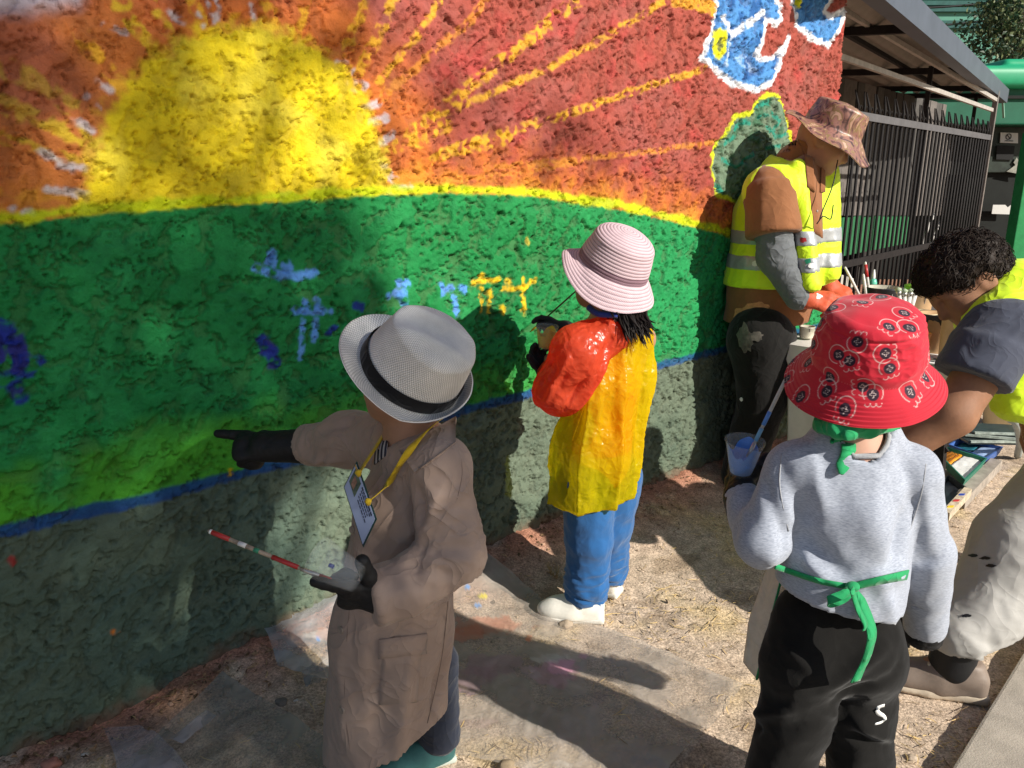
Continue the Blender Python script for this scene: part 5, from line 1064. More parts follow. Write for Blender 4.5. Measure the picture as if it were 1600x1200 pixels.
# ------------------------------------------------------------------ man in the reflective vest by the wall
fM = unit([.95, -.32, 0]); lM = np.cross(EZ, fM); YM = 3.36
pM = thing('person', 'man in brown bucket hat and lime reflective vest leaning over the trough', 'person', V3(1.13, YM, 0))
J = dict(f=fM, hf=unit([.80, -.35, -.42]), hu=unit([.42, -.16, .88]), head=D(1287, 219, 3.31), hr=.118, neck=D(1240, 252, 3.35), shl=D(1262, 285, 3.50), shr=D(1203, 292, 3.23),
         elr=D(1213, 402, 3.17), wrr=D(1247, 464, 3.12), ell=D(1284, 380, 3.40), wll=0, wrl=D(1284, 440, 3.30), pel=D(1190, 520, 3.35))
for q, dy in (('l', .09), ('r', -.09)): J['hp'+q] = J['pel']+lM*(.09 if q == 'l' else -.09)-EZ*.03; J['kn'+q] = J['pel']*V3(1, 1, 0)+lM*(.10 if q == 'l' else -.10)+EZ*.47+fM*.03; J['an'+q] = J['pel']*V3(1, 1, 0)+lM*(.10 if q == 'l' else -.10)+EZ*.10-fM*.04
body(J, 1., skin_tan, pM, .0085)
bshirt = cloth('brown_shirt', (.235, .098, .042), wr=.25, vs=12, var=.12)
TOR = [(D(1236, 275, 3.355), .10), (D(1222, 335, 3.36), .165), (D(1208, 440, 3.355), .175), (D(1192, 522, 3.35), .172)]
def torso(S, add=0., to=4):
    S.chain([p for p, r in TOR[:to]], [r+add for p, r in TOR[:to]], .05, (lM, .82)); S.cap(J['shl']-EZ*.02, J['shr']-EZ*.02, .085+add, .085+add, .05)
S = SDF(); torso(S); S.cut(D(1192, 512, 3.2), [.03, 0, -1]); S.cap(J['shr']-EZ*.01, D(1203, 305, 3.215), .092, .096, .03); S.cyl(D(1202, 290, 3.22), D(1209, 368, 3.165), .094, .106, .008, .02)
S.chain([J['shl'], D(1279, 345, 3.42)], [.09, .085], .03)
S.cap(J['neck']+EZ*.0, J['neck']+unit(J['hu'])*.06, .07, .068, .02).cap(J['neck']+EZ*.03, J['neck']+unit(J['hu'])*.14, .055, .06, .01, None, 's')
msh, MV, MQ = garment('shirt', S, bshirt, pM, .008, lambda V: .005*folds(V, 5, [0, 0, 1], .3, 91)+.002*folds(V, 13, [.2, 0, 1], .5, 92))
sm = Surf(MV)
for quad in ([(1246, 216), (1262, 254), (1276, 264), (1258, 222)],):
    V, F = sm.patch(quad, 7, 7, .012, .006); obj('collar', V, F, bshirt, msh)
for i, (u, v, w_, h_) in enumerate([(1172, 488, 26, 12), (1200, 500, 22, 10), (1188, 478, 14, 6)]):
    V, F = sm.blob(u, v, w_, h_, i); obj('paint_stain', V, F, M('stain_orange', (.55, .24, .10), .6, .3, 40), msh)
gsl = cloth('grey_sleeve', (.135, .145, .155), rough=.95, bs=300, bump=.5)
S = SDF(); S.chain([D(1207, 352, 3.17), J['elr'], J['wrr']], [.074, .070, .054], .03); garment('arm_sleeve', S, gsl, pM, .0065, lambda V: .003*folds(V, 14, [0, 0, 1], 2, 93))
S = SDF(); S.chain([D(1280, 345, 3.42), J['ell'], J['wrl']], [.062, .058, .05], .03); garment('arm_sleeve', S, gsl, pM, .0065, lambda V: .003*folds(V, 14, [0, 0, 1], 2, 94))
lime = cloth('lime_vest', (.58, .80, .012), wr=.3, rough=.6, var=.06, vs=10, bs=500, spec=.35, bump=.15); grf = M('reflective_grey', (.36, .37, .38), .4, .12, 40, .1, 300, metal=.3)
def vest(S, add):
    torso(S, .018+add, 4)
    S.cap(D(1268, 248, 3.22), D(1281, 330, 3.14), .060, .034, .01, None, 's'); S.cap(D(1281, 330, 3.14), D(1290, 452, 3.05), .032, .016, .01, None, 's')
    S.cap(J['neck']-EZ*.03, J['neck']+EZ*.15, .078, .10, .01, None, 's')
    S.cap(D(1203, 262, 3.09), D(1206, 350, 3.08), .105, .105, .01, None, 's')
    return S
S = vest(SDF(), 0.); S.cap(D(1246, 262, 3.23), D(1266, 445, 3.10), .028, .034, .03).cap(D(1290, 270, 3.36), D(1292, 425, 3.27), .045, .05, .03).cut(D(1200, 452, 3.2), [.04, 0, -1])
def dV(V): return .006*folds(V, 5.5, [0, 0, 1], .3, 95)+.003*folds(V, 15, [0, 0, 1], .5, 96)
vst, VV, VQ = garment('vest', S, lime, pM, .007, dV)
for v0, v1 in ((362, 385), (402, 424)):
    S = vest(SDF(), .0035); S.cap(D(1246, 262, 3.23), D(1266, 445, 3.10), .0305, .0365, .03).cap(D(1290, 270, 3.36), D(1292, 425, 3.27), .0475, .0525, .03).cut(D(1200, v1, 3.2), [.04, 0, -1]).cut(D(1200, v0, 3.2), [-.04, 0, 1]); garment('reflective_strip', S, grf, vst, .0065, dV)
svs = Surf(VV)
for (u, v, m_) in ((1262, 408, P_GRN), (1268, 415, P_WHT), (1180, 412, P_WHT), (1192, 410, P_WHT), (1255, 375, P_RED)):
    V, F = svs.blob(u, v, 5, 4, u, .007); obj('paint_stain', V, F, m_, vst)
V, F = svs.patch([(1258, 240), (1284, 252), (1286, 372), (1272, 364)], 14, 14, .004, .003); obj('shirt_front', V, F, bshirt, msh)
for quad in ([(1258, 240), (1270, 246), (1274, 300), (1262, 292)], [(1284, 252), (1290, 256), (1290, 300), (1282, 300)]):
    V, F = svs.patch(quad, 7, 7, .012, .005); obj('collar', V, F, bshirt, msh)
for v in (300, 330): c = svs.at(1277, v, .008); V, F, uv = lathe_g([(.0005, .002), (.005, .002), (.006, 0)], 10); obj('button', V@frame(V3(.6, -.8, 0), EX)+c, F, btn, msh)
V, F = tube_g(spline([D(1309, 250, 3.2), D(1301, 290, 3.14), D(1285, 330, 3.1), D(1280, 345, 3.09)], 20), .0025, 5); obj('hat_cord', V, F, M('black_cord', (.01, .01, .01), .6), pM)
V, F = tube_g(spline([D(1276, 350, 3.08), D(1286, 338, 3.08), D(1298, 342, 3.09), D(1302, 320, 3.1)], 18), .0025, 5); obj('hat_cord', V, F, bpy.data.materials['black_cord'], pM)
dk = cloth('dark_trousers', (.008, .0075, .007), wr=.25, vs=6, var=.3)
S = SDF()
for q in 'lr': S.chain([J['hp'+q], J['kn'+q], J['an'+q]], [.135, .100, .085], .03)
S.cap(J['hpl']+EZ*.04, J['hpr']+EZ*.04, .13, .13, .04); mtr, V_, Q_ = garment('trousers', S, dk, pM, .009, lambda V: .005*folds(V, 6, [0, 0, 1], .7, 97)); smt = Surf(V_)
for (u, v, ru, rv) in ((1164, 530, 12, 22), (1182, 526, 10, 8)):
    V, F = smt.blob(u, v, ru, rv, u); obj('paint_stain', V, F, M('stain_grey', (.10, .09, .075), .6, .5, 40), mtr)
V, F = smt.blob(1158, 624, 3, 3, 4); obj('paint_stain', V, F, P_WHT, mtr)
for q in 'lr': shoe(pM, V3(J['an'+q][0]-.07*fM[0], J['an'+q][1]-.07*fM[1], bank(2.3)*.6-.02), fM, .28, M('dark_boot', (.03, .026, .022), .7), sole_b)
org_g = M('orange_glove', (.52, .085, .035), .6, .15, 30, .3, 200, .002, spec=.3)
S = SDF(); a = unit(D(1300, 474, 3.08)-J['wrr']); hand(S, J['wrr']+a*.03, a, V3(-.05, -.75, .65), V3(.2, .6, .6), .185, (28, 34, 40, 46), (.8, .5, .5), 15, .06, 1.12); S.cap(J['wrr'], J['wrr']+a*.03, .047, .042, .015); gv, V_, Q_ = garment('glove', S, org_g, pM, .0045, lambda V: .001*folds(V, 40, None, 1, 98))
V, F = Surf(V_).blob(1278, 463, 7, 4, 3, .002); obj('glove_print', V, F, P_WHT, gv)
S = SDF(); a = unit(D(1322, 462, 3.22)-J['wrl']); hand(S, J['wrl']+a*.03, a, V3(-.05, -.5, .8), V3(.2, -.7, .4), .185, (30, 34, 40, 46), (.8, .5, .5), 15, .06, 1.12); S.cap(J['wrl'], J['wrl']+a*.03, .046, .042, .015); garment('glove', S, org_g, pM, .0045)
hm = M('camouflage_cloth', (.30, .15, .12), .42, .25, 30, .3, 400, .001, spec=.5); nn, ll, b = nodes(hm)
nz = nn.new('ShaderNodeTexNoise'); nz.inputs['Scale'].default_value = 16; nz.inputs['Detail'].default_value = 4; nz.inputs['Distortion'].default_value = 2.5; rp = nn.new('ShaderNodeValToRGB'); rp.color_ramp.interpolation = 'EASE'
e = rp.color_ramp.elements; e[0].position = .36; e[0].color = (.05, .022, .02, 1); e[1].position = .66; e[1].color = (.46, .27, .20, 1); x = e.new(.50); x.color = (.26, .12, .095, 1); x = e.new(.57); x.color = (.20, .13, .05, 1)
ll.new(nn['Texture Coordinate'].outputs['Object'], nz.inputs['Vector']); ll.new(nz.outputs['Fac'], rp.inputs[0]); ll.new(rp.outputs[0], b.inputs['Base Color'])
RM = frame([.36, -.20, .91], [.8, -.5, -.3]); cM = D(1301, 201, 3.30)
pm = [(r_, z_) for r_, z_ in zip(np.linspace(.175, .108, 24), -.030*np.linspace(1, 0, 24))]+[(.106-.010*t, .002+.075*t) for t in np.linspace(.05, 1, 18)]+[(.096-.012*(1-math.cos(a)), .077+.014*math.sin(a)) for a in np.linspace(.15, 1.57, 8)]+[(.084*(1-t), .091+.012*t) for t in np.linspace(.05, .999, 16)]
def defM(V, uv):
    x, y, z = V.T.copy(); th = np.arctan2(y, x); br = sstep(.003, -.03, z); z = z+br*(-.042*np.clip(np.cos(th), 0, 1)**1.2+.030*np.clip(-np.cos(th), 0, 1)-.012*np.abs(np.sin(th))+.008*np.sin(5*th)); x = x*1.12
    P = np.stack([x, y, z], 1); n = P/np.linalg.norm(P, axis=1)[:, None]; return P+n*(.004*folds(P, 12, None, 1, 101))[:, None]
hat_obj('bucket_hat', pm, 80, defM, RM, cM, hm, pM, .003)

# ------------------------------------------------------------------ young man bending in from the right
fY = unit([-.96, .10, 0]); lY = np.cross(EZ, fY)
pY = thing('person', 'young man with dark curly hair and lime vest bending down at the right edge', 'person', V3(1.35, 1.95, 0))
J = dict(f=fY, hf=unit([-.62, -.10, -.72]), hu=unit([-.66, .05, .62]), head=D(1508, 436, 2.13), hr=.114, neck=D(1562, 468, 2.15), shl=D(1568, 522, 1.99), shr=D(1590, 480, 2.36),
         ell=D(1488, 648, 1.92), wrl=D(1400, 708, 1.95), elr=D(1610, 560, 2.42), wrr=D(1610, 640, 2.40), pel=D(1740, 560, 2.18))
J['tw'] = .9; J['hpl'] = D(1765, 660, 2.06); J['hpr'] = D(1760, 600, 2.32); J['knl'] = D(1590, 850, 1.95); J['anl'] = D(1508, 1040, 1.90); J['knr'] = D(1720, 830, 2.25); J['anr'] = D(1660, 960, 2.3)
hl, tl_ = G(1538, 1092, .0), G(1392, 1066, .0); dS = unit(tl_-hl); J['anl'] = hl+dS*.085+EZ*.10; J['ftl'] = dS
J['anr'] = V3(2.12, 2.4, .10); J['knr'] = V3(2.02, 2.36, .52)
def youth_hand(S):
    a = unit(J['wrl']-J['ell']); hand(S, J['wrl']+a*.01, a, V3(-.3, -.6, .7), V3(-.5, .3, -.6), .185, (30, 35, 40, 45), (.6, .5, .6), 15, .06)
    a = unit(J['wrr']-J['elr']); hand(S, J['wrr']+a*.01, a, V3(-.3, .6, .7), V3(-.5, -.3, -.6), .185, (30, 35, 40, 45), (.6, .5, .6), 15, .06)
    S.chain([J['shl'], J['ell'], J['wrl']], [.060, .049, .039], .03)
# the torso leans over, so its chain runs level
body(J, 1., skin_dark, pY, .0068, youth_hand)
navy = cloth('slate_tshirt', (.055, .062, .088), wr=.28, vs=12)
TY = [(D(1566, 486, 2.15), .09), (D(1610, 510, 2.16), .165), (D(1680, 545, 2.17), .175), (D(1750, 580, 2.18), .165)]
S = SDF(); S.chain([p for p, r in TY], [r for p, r in TY], .05, (V3(0, 0, 1), .85)); S.cap(J['shl'], J['shr'], .088, .088, .05)
S.chain([J['shl']+V3(.0, 0, 0), D(1546, 545, 1.97)], [.088, .090], .03); aY = unit(J['ell']-J['shl']); S.cut(D(1514, 600, 1.94), aY+V3(0, 0, 0)) if False else None
S.cyl(D(1546, 540, 1.965), D(1520, 592, 1.942), .086, .094, .006, .02)
S.cap(D(1552, 462, 2.14), D(1530, 450, 2.13), .062, .07, .01, None, 's')
garment('tshirt', S, navy, pY, .007, lambda V: .0035*folds(V, 6, [.5, 0, 1], .4, 111)+.0018*folds(V, 14, [.5, 0, 1], .5, 112))
S = SDF(); S.chain([p for p, r in TY], [r+.016 for p, r in TY], .05, (V3(0, 0, 1), .85)); S.cap(J['shl']+V3(.03, .05, .02), J['shr'], .100, .100, .05)
S.cap(D(1560, 540, 1.86), D(1530, 600, 1.84), .115, .115, .01, None, 's'); S.cap(D(1552, 462, 2.14), D(1520, 446, 2.13), .078, .09, .01, None, 's')
S.cap(D(1585, 455, 2.10), D(1640, 470, 2.12), .085, .12, .05); S.cap(D(1572, 560, 2.08), D(1584, 628, 2.05), .075, .055, .05).cap(D(1640, 560, 2.06), D(1625, 640, 2.05), .07, .05, .05)
S.cap(D(1566, 545, 1.90), D(1545, 585, 1.86), .10, .10, .01, None, 's')
garment('vest', S, lime, pY, .007, lambda V: .004*folds(V, 7, [.5, 0, 1], .5, 115)+.002*folds(V, 16, None, 1, 116))
sand = cloth('pale_work_trousers', (.38, .37, .35), wr=.2, ws=4.5, vs=7, var=.12)
S = SDF(); S.chain([J['hpl'], J['knl'], (J['knl']*.45+J['anl']*.55)+V3(-.0, 0, 0), J['anl']+EZ*.09], [.13, .105, .092, .070], .03); S.chain([J['hpr'], J['knr'], J['anr']+EZ*.05], [.13, .105, .08], .03); S.cap(J['hpl'], J['hpr'], .14, .14, .05); S.cut(J['anl']+EZ*.055+V3(0, 0, 0), unit([.25, 0, -1]))
def dY(V):
    d = .004*folds(V, 6, [.2, 0, 1], .6, 121)+.002*folds(V, 15, [.2, 0, 1], .8, 122); lo_ = sstep(.36, .14, V[:, 2]); d += .007*lo_*folds(V, 9, [.3, 0, 1], 2.2, 123)
    for a, b_, w_, am in [((1600, 740, 1.85), (1560, 960, 1.82), .016, -.008), ((1510, 900, 1.84), (1590, 930, 1.84), .016, -.008), ((1520, 860, 1.84), (1600, 880, 1.84), .014, .008)]: d = d+crease(V, a, b_, w_, am)
    return d
ytr, V_, Q_ = garment('trousers', S, sand, pY, .007, dY); syt = Surf(V_)
for (u, v) in ((1538, 872), (1520, 868), (1548, 884), (1510, 962)): V, F = syt.blob(u, v, 8, 2.5, u, .002); obj('paint_stain', V, F, P_BLK, ytr)
tau = M('taupe_leather', (.20, .155, .125), .55, .15, 18, .2, 160, .002, spec=.35); crm = M('cream_rubber', (.50, .42, .32), .7, .1, 30, .1)
shoe(pY, hl, dS, .285, tau, crm, 1.4, .37); shoe(pY, J['anr']*V3(1, 1, 0)+V3(.08, 0, 0), fY, .285, tau, crm, 1.4, .36)
S = SDF(); S.chain([J['anl']-EZ*.01+dS*.01, J['anl']+EZ*.10], [.058, .060], .01); V, Q = S.mesh(.006); obj('sock', V, Q, black_glove, pY)
# curly hair
hf, hu = orth(J['hf'], unit(J['hu'])), unit(J['hu']); hl_ = np.cross(hu, hf); hc = J['head']; r_ = .118
S = SDF(); R = np.array([hf, hl_, hu]); S.ell(hc+hu*.22*r_-hf*.16*r_, R, [.88*r_, .78*r_, .80*r_], .02).ell(hc+hu*.50*r_+hf*.35*r_, R, [.50*r_, .56*r_, .40*r_], .04).ell(hc-hf*.58*r_-hu*.20*r_, R, [.32*r_, .56*r_, .50*r_], .04)
S.ell(hc+hf*.75*r_+hu*.02*r_, R, [.5*r_, .8*r_, .36*r_], .02, 's'); S.ell(hc+hf*.10*r_+hl_*.8*r_-hu*.20*r_, R, [.30*r_, .3*r_, .42*r_], .02, 's')
hr_m = M('curly_hair', (.016, .010, .007), .6, .4, 60, .3, 240, .002, spec=.18)
HV, HQ = S.mesh(.0055); HN = vnormals(HV, HQ); HV = HV+HN*(.012*ridged(HV*26, 2, 131)*.5+.004*perlin(HV*70, 3))[:, None]; hair = obj('hair', HV, HQ, hr_m, pY)
mb = MB(); r = np.random.default_rng(17)
for i in r.integers(0, len(HV), 1700):
    p, n = HV[i], HN[i]; flow = hf*.9-hu*.35+r.normal(size=3)*.55; t = flow-n*(flow@n); t = unit(t); b_ = np.cross(n, t); ln = r.uniform(.022, .050); q = np.linspace(0, 1, 9); wv_ = r.uniform(1.5, 3.2); am = r.uniform(.0015, .0045); ph_ = r.uniform(0, 6.3)
    P = p-n*.002+np.outer(q*ln, t)+np.outer(np.sin(q*math.pi)*r.uniform(.004, .011)-q*q*ln*.25, n)+np.outer(np.sin(q*2*math.pi*wv_/2+ph_)*am, b_)
    V, F = tube_g(P, np.linspace(.0016, .0004, 9), 4, False); mb.add(V, F)
mb.build('curls', hr_m, hair, smooth=True)
# ------------------------------------------------------------------ the trough with paint pots
TA = G(1213, 531, .74); TB = G(1492, 574, .74); e1 = unit((TB-TA)*V3(1, 1, 0)); e2 = V3(-e1[1], e1[0], 0); e2 = e2 if e2[1] > 0 else -e2; TL = np.linalg.norm((TB-TA)[:2])+.05; TW = .78
def tp(a, b, z): return TA*V3(1, 1, 0)+e1*a+e2*b+EZ*z
wpl = M('white_trough', (.62, .60, .55), .5, .12, 9, .15, 60, .003, spec=.35); trough = thing('paint_trough', 'white plastic trough on dark legs holding the paint pots', 'trough', tp(.4, .4, 0))
R = np.array([e1, e2, EZ])
out = [(.0, .735), (-.012, .725), (-.012, .695), (.03, .675), (.055, .64), (.085, .30), (.12, .262), (.32, .25), (.40, .29), (.50, .42), (TL-.10, .60), (TL-.03, .675), (TL+.012, .695), (TL+.012, .725), (TL, .735)]
n = len(out); V = []; F = []
for b in (0., .012, TW-.012, TW):
    ins = .0 if b in (.012, TW-.012) else .010
    for a, z in out: V.append(tp(a+(ins if a < TL/2 else -ins), b, z-(ins*.5 if z > .7 else -ins*.5)))
for k in range(3):
    for i in range(n-1): F.append((k*n+i, k*n+i+1, (k+1)*n+i+1, (k+1)*n+i))
    F.append((k*n+n-1, k*n, (k+1)*n, (k+1)*n+n-1))
F += [tuple(range(n))[::-1], tuple(range(3*n, 4*n))]; obj('basin', V, F, wpl, trough, smooth=False)
for a, b in ((TL*.5, .03), (TL*.92, .10), (TL*.5, TW-.06), (.15, TW-.06)):
    V, F = bar_g(tp(a, b, .02), tp(a-.03, b, .45), .04, .04, e2); obj('leg', V, F, iron, trough, smooth=False)
V, F = bar_g(tp(TL*.5, .03, .12), tp(TL*.92, .10, .40), .018, .018); obj('brace', V, F, iron, trough, smooth=False)
sheet = thing('paper_sheet', 'white paper sheet lying under the paint pots on the trough', 'paper', tp(TL*.8, .3, .738))
V, F = bbox_g(tp(TL*.66, TW*.5, .739), e1, e2, EZ, TL*.33, TW*.5, .003, .001); obj('sheet', V, F, M('white_paper', (.74, .74, .73), .7, .05), sheet, smooth=False)
for k in range(7):
    V, F = bar_g(tp(TL*.80+.0, .03+k*.05, .7432), tp(TL*.80+.02+.01*(k % 3), .03+k*.05, .7432), .012, .0015); obj('handwritten_mark', V, F, ink, sheet, smooth=False)
def pot(label, u, v, Y, z0, r0, r1, h, col, inside, rim=None, drip=None, name='paint_bucket', cat='bucket', tilt=(0, 0, 1), lid=None):
    c = D(u, v, Y); base = V3(c[0], c[1], z0); R = frame(unit(tilt), EX); t = thing(name, label, cat, base)
    prof = [(.001, .0), (r0*.97, 0), (r0, .004), (r0+(r1-r0)*.9, h*.9), (r1*1.03, h*.91), (r1*1.03, h*.955), (r1, h*.96), (r1*1.01, h-.003), (r1*1.02, h), (r1*.97, h), (r0*.96, .01)]
    V, F, uv = lathe_g(prof, 30); obj('bucket_wall', V@R+base, F, col, t)
    V, F, uv = lathe_g([(.0005, h*.62), (r1*.86, h*.62), (r1*.92, h*.63)], 30); obj('paint_inside', V@R+base, F, inside, t)
    if rim: V, F, uv = lathe_g([(r1*.97, h+.001), (r1*1.045, h+.001), (r1*1.05, h*.955), (r1*1.035, h*.945)], 30); obj('rim', V@R+base, F, rim, t)
    if lid: V, F, uv = lathe_g([(.0005, h+.012), (r1*1.02, h+.012), (r1*1.06, h+.008), (r1*1.06, h-.012)], 30); obj('lid', V@R+base, F, lid, t)
    if drip:
        V, F, uv = lathe_g([(r1*1.055, h*.99), (r1*1.05, h*.94), (r0+(r1-r0)*.88+.002, h*.88), (r0+(r1-r0)*.6+.002, h*.6)], 60); vv = V.reshape(4, 61, 3); a = np.linspace(0, 2*math.pi, 61); f_ = np.clip(.35+.65*perlin(np.stack([np.cos(a)*4, np.sin(a)*4, 0*a+r0*90], 1), 3)*1.6, .02, 1)
        vv[3] = vv[2]+(vv[3]-vv[2])*f_[:, None]; obj('drip', vv.reshape(-1, 3)@R+base, F, drip, t)
    th = np.linspace(.0, math.pi, 15); hp = np.stack([0*th, np.cos(th)*r1*1.06, h*.9-np.sin(th)*h*.55], 1); V, F = tube_g(hp@R+base, .0022, 5); obj('bail_handle', V, F, steel, t)
    return t, base
cream = M('cream_plastic', (.62, .52, .33), .5, .12, 14); tan = M('tan_plastic', (.50, .32, .17), .5, .15, 10); bkp = M('black_plastic', (.02, .02, .023), .35, .2, 20, spec=.5); glassy = M('cloudy_plastic', (.50, .47, .38), .3, .3, 14, spec=.5); orp = M('orange_plastic', (.72, .27, .06), .45)
pot('cloudy bucket with blackened rim behind the red hat', 1381, 450, 3.34, .742, .066, .076, .20, glassy, P_BLK, bkp, P_BLK)
pot('beige tub with bright green lid at the back of trough', 1437, 450, 3.46, .742, .055, .060, .18, tan, P_GRN, None, None, lid=M('lime_lid', (.22, .50, .03), .5))
pot('cream bucket with dark drips beside the curly hair', 1438, 480, 3.08, .742, .062, .072, .135, cream, P_BLK, cream, P_BLK)
pot('small orange cup between cream and black buckets', 1440, 520, 2.90, .742, .027, .034, .085, orp, P_ORG, None, None, 'paint_cup', 'cup')
pot('black bucket streaked with dark paint next to orange cup', 1462, 520, 2.96, .742, .058, .070, .15, tan, P_BLK, bkp, P_BLK)
pot('tan bucket at the near right corner of trough', 1496, 540, 2.80, .742, .058, .064, .17, tan, P_WHT, None, None)
pot('small clear jar of murky water beside the orange gloves', 1262, 505, 3.22, .742, .028, .032, .05, glassy, P_BLU, None, None, 'paint_jar', 'jar')
bt = thing('squeeze_bottle', 'small green bottle with white nozzle behind the blackened bucket', 'bottle', D(1364, 440, 3.5)); c = D(1364, 440, 3.5); c[2] = .93
V, F, uv = lathe_g([(.001, -.19), (.018, -.19), (.018, .01), (.014, .025), (.007, .03)], 18); obj('bottle_wall', V+c, F, M('mint_plastic', (.10, .42, .30), .35, spec=.5), bt); V, F, uv = lathe_g([(.008, .03), (.008, .04), (.003, .07), (.0005, .07)], 14); obj('nozzle', V+c, F, P_WHT, bt)
wood2 = M('white_handle', (.6, .58, .55), .4)
for i, (u0, v0, u1, v1, Y, m_, lb) in enumerate([(1320, 417, 1338, 452, 3.30, wood2, 'white handled brush leaning left out of pots behind the red hat'), (1352, 409, 1357, 448, 3.36, P_RED, 'red tipped brush standing upright behind the red hat'), (1349, 428, 1352, 452, 3.30, wood2, 'short white brush standing beside the red tipped brush')]):
    a, b = D(u0, v0, Y), D(u1, v1, Y-.02); b = a+(b-a)*2.2; brush(lb, a, b, wood2, P_BLU, .006, None, [(.05, .28, P_RED)] if i == 1 else [])
for i, dx in enumerate((-10, -3, 4, 11)):
    a, b = D(1418+dx*1.5, 452-abs(dx)*.3, 3.16), D(1414+dx*.5, 492, 3.16); brush(('pale flat brush leaning in a fan behind the red hat, far left', 'pale flat brush in the fan behind the red hat, second', 'pale flat brush in the fan behind the red hat, third', 'pale flat brush leaning right in the fan behind the red hat')[i], b, a, wood2, M('sage_bristle', (.34, .40, .28), .8), .010, 'flat brushes standing in a fan')
# trays, pots and tools on the ground under and beside the trough
def tray(label, quad, z, wall, fill, depth=.045, zone=None):
    q = [G(u, v, z) for u, v in quad]; t = thing('paint_tray', label, 'tray', np.mean(q, 0)*V3(1, 1, 0)+EZ*(z-depth)); c = np.mean(q, 0)
    bot = [c+(p-c)*.86-EZ*depth for p in q]; inn = [c+(p-c)*.93 for p in q]; ib = [c+(p-c)*.82-EZ*depth*.8 for p in q]; V = q+bot+inn+ib; F = [(7, 6, 5, 4)]
    for i in range(4): j = (i+1) % 4; F += [(i, 4+i, 4+j, j)[::-1], (i, j, 8+j, 8+i)[::-1], (8+i, 8+j, 12+j, 12+i)[::-1]]
    F.append((12, 13, 14, 15)); obj('tray_wall', V, F, wall, t, smooth=False)
    for (a0, a1, m_) in fill:
        g = lambda a, b: (inn[0]*(1-a)+inn[1]*a)*(1-b)+(inn[3]*(1-a)+inn[2]*a)*b
        n_ = 12; P = np.array([[g(.04+.92*i/(n_-1), a0+(a1-a0)*j/(n_-1)) for j in range(n_)] for i in range(n_)]).reshape(-1, 3); P[:, 2] -= depth*.35; P[:, 2] += .004*perlin(P*40, 4); V, F = solid(P, n_, n_, .006); obj('paint', V, F, m_, t)
    return t, inn
gtray = M('green_tray', (.02, .17, .11), .45, .2, 20, spec=.4)
t, inn = tray('green tray of white and orange paint with dotted grid', [(1463, 705), (1480, 698), (1543, 716), (1508, 750)], .10, gtray, [(.45, .98, P_WHT), (.05, .42, P_ORG)])
mb = MB(); g = lambda a, b: (inn[0]*(1-a)+inn[1]*a)*(1-b)+(inn[3]*(1-a)+inn[2]*a)*b
for i in range(9):
    for j in range(4): V, F = box_g(g(.1+.09*i, .08+.09*j)-EZ*.012, EX, EY, EZ, .004, .004, .004); mb.add(V, F)
mb.build('grid_holes', M('grid_shadow', (.25, .10, .01), .8), t)  # dark blocks stand in for the shade in the grid holes
tray('blue lined tray behind the green tray, with a teal pool', [(1482, 694), (1500, 684), (1568, 698), (1542, 716)], .075, M('blue_tray', (.05, .12, .36), .45, .2, 20), [(.1, .5, M('paint_teal', (.02, .13, .18), .35)), (.55, .95, M('paint_pale_blue', (.3, .42, .65), .4))])
tray('black tray with wooden rim under the green tray', [(1466, 755), (1482, 742), (1512, 762), (1478, 800)], .07, M('dark_tray', (.03, .035, .04), .45), [(.05, .95, P_BLK)])
pl = thing('wooden_slat', 'paint spattered pale wooden slat beside the black tray', 'slat', G(1495, 785, 0)); V, F = bar_g(G(1477, 806, .06), G(1512, 768, .06), .03, .035); obj('slat', V, F, M('splat_wood', (.45, .38, .28), .8, .4, 40), pl, smooth=False)
for (f0, m_) in ((.2, P_YEL), (.45, P_RED), (.7, P_BLU)): p = G(1477, 806, .06)*(1-f0)+G(1512, 768, .06)*f0; V, F = bbox_g(p+V3(0, 0, .0185), unit(G(1512, 768)-G(1477, 806)), EX, EZ, .012, .012, .0015, .0005); obj('paint_spot', V, F, m_, pl, smooth=False)
pl2 = thing('ground_plank', 'grey weathered plank on the ground beside the trays', 'plank', G(1530, 750, 0)); V, F = bar_g(G(1498, 785, .03), G(1556, 725, .03), .05, .05); obj('plank', V, F, M('grey_board', (.30, .26, .22), .9, .3, 20), pl2, smooth=False)
for i, (u, v, z, a) in enumerate([(1545, 684, .09, .2), (1550, 678, .105, -.1), (1556, 672, .12, .1)]):
    c = G(u, v, z); d1 = unit(V3(math.cos(-.25+a), math.sin(-.25+a), 0)); t = thing('scraper_tray', ('black plastic tray lowest of the slanting stack', 'black plastic tray in the middle of the slanting stack', 'black plastic tray topmost of the slanting stack')[i], 'tray', c, 'slanting stack of black trays'); V, F = bbox_g(c, d1, np.cross(EZ, d1), unit(EZ+d1*.1), .15, .09, .008, .003); obj('tray_wall', V, F, M('tray_black', (.03, .04, .04), .35, .4, 30, spec=.5), t, smooth=False)
    V, F = bar_g(c+np.cross(EZ, d1)*-.09-d1*.14+EZ*.008, c+np.cross(EZ, d1)*-.09+d1*.14+EZ*.012, .012, .012); obj('tray_lip', V, F, M('lip_pale', (.35, .40, .36), .4, .4, 40), t, smooth=False)
c = G(1566, 668, .0); pot('cream bucket with yellow smeared rim under the lime vest', 1566, 668, c[1], 0., .10, .12, .20, cream, P_YEL, P_YEL, P_YEL)
V, F = tube_g(spline([G(1578, 655, .32), G(1588, 662, .30), G(1594, 690, .14), G(1590, 712, .012)], 18), .018, 9); tag(obj('bent_tube', V, F, M('grey_tube', (.30, .33, .32), .45, .15, 20), org=G(1590, 712)), 'bent grey metal tube foot standing right of the trays', 'tube')
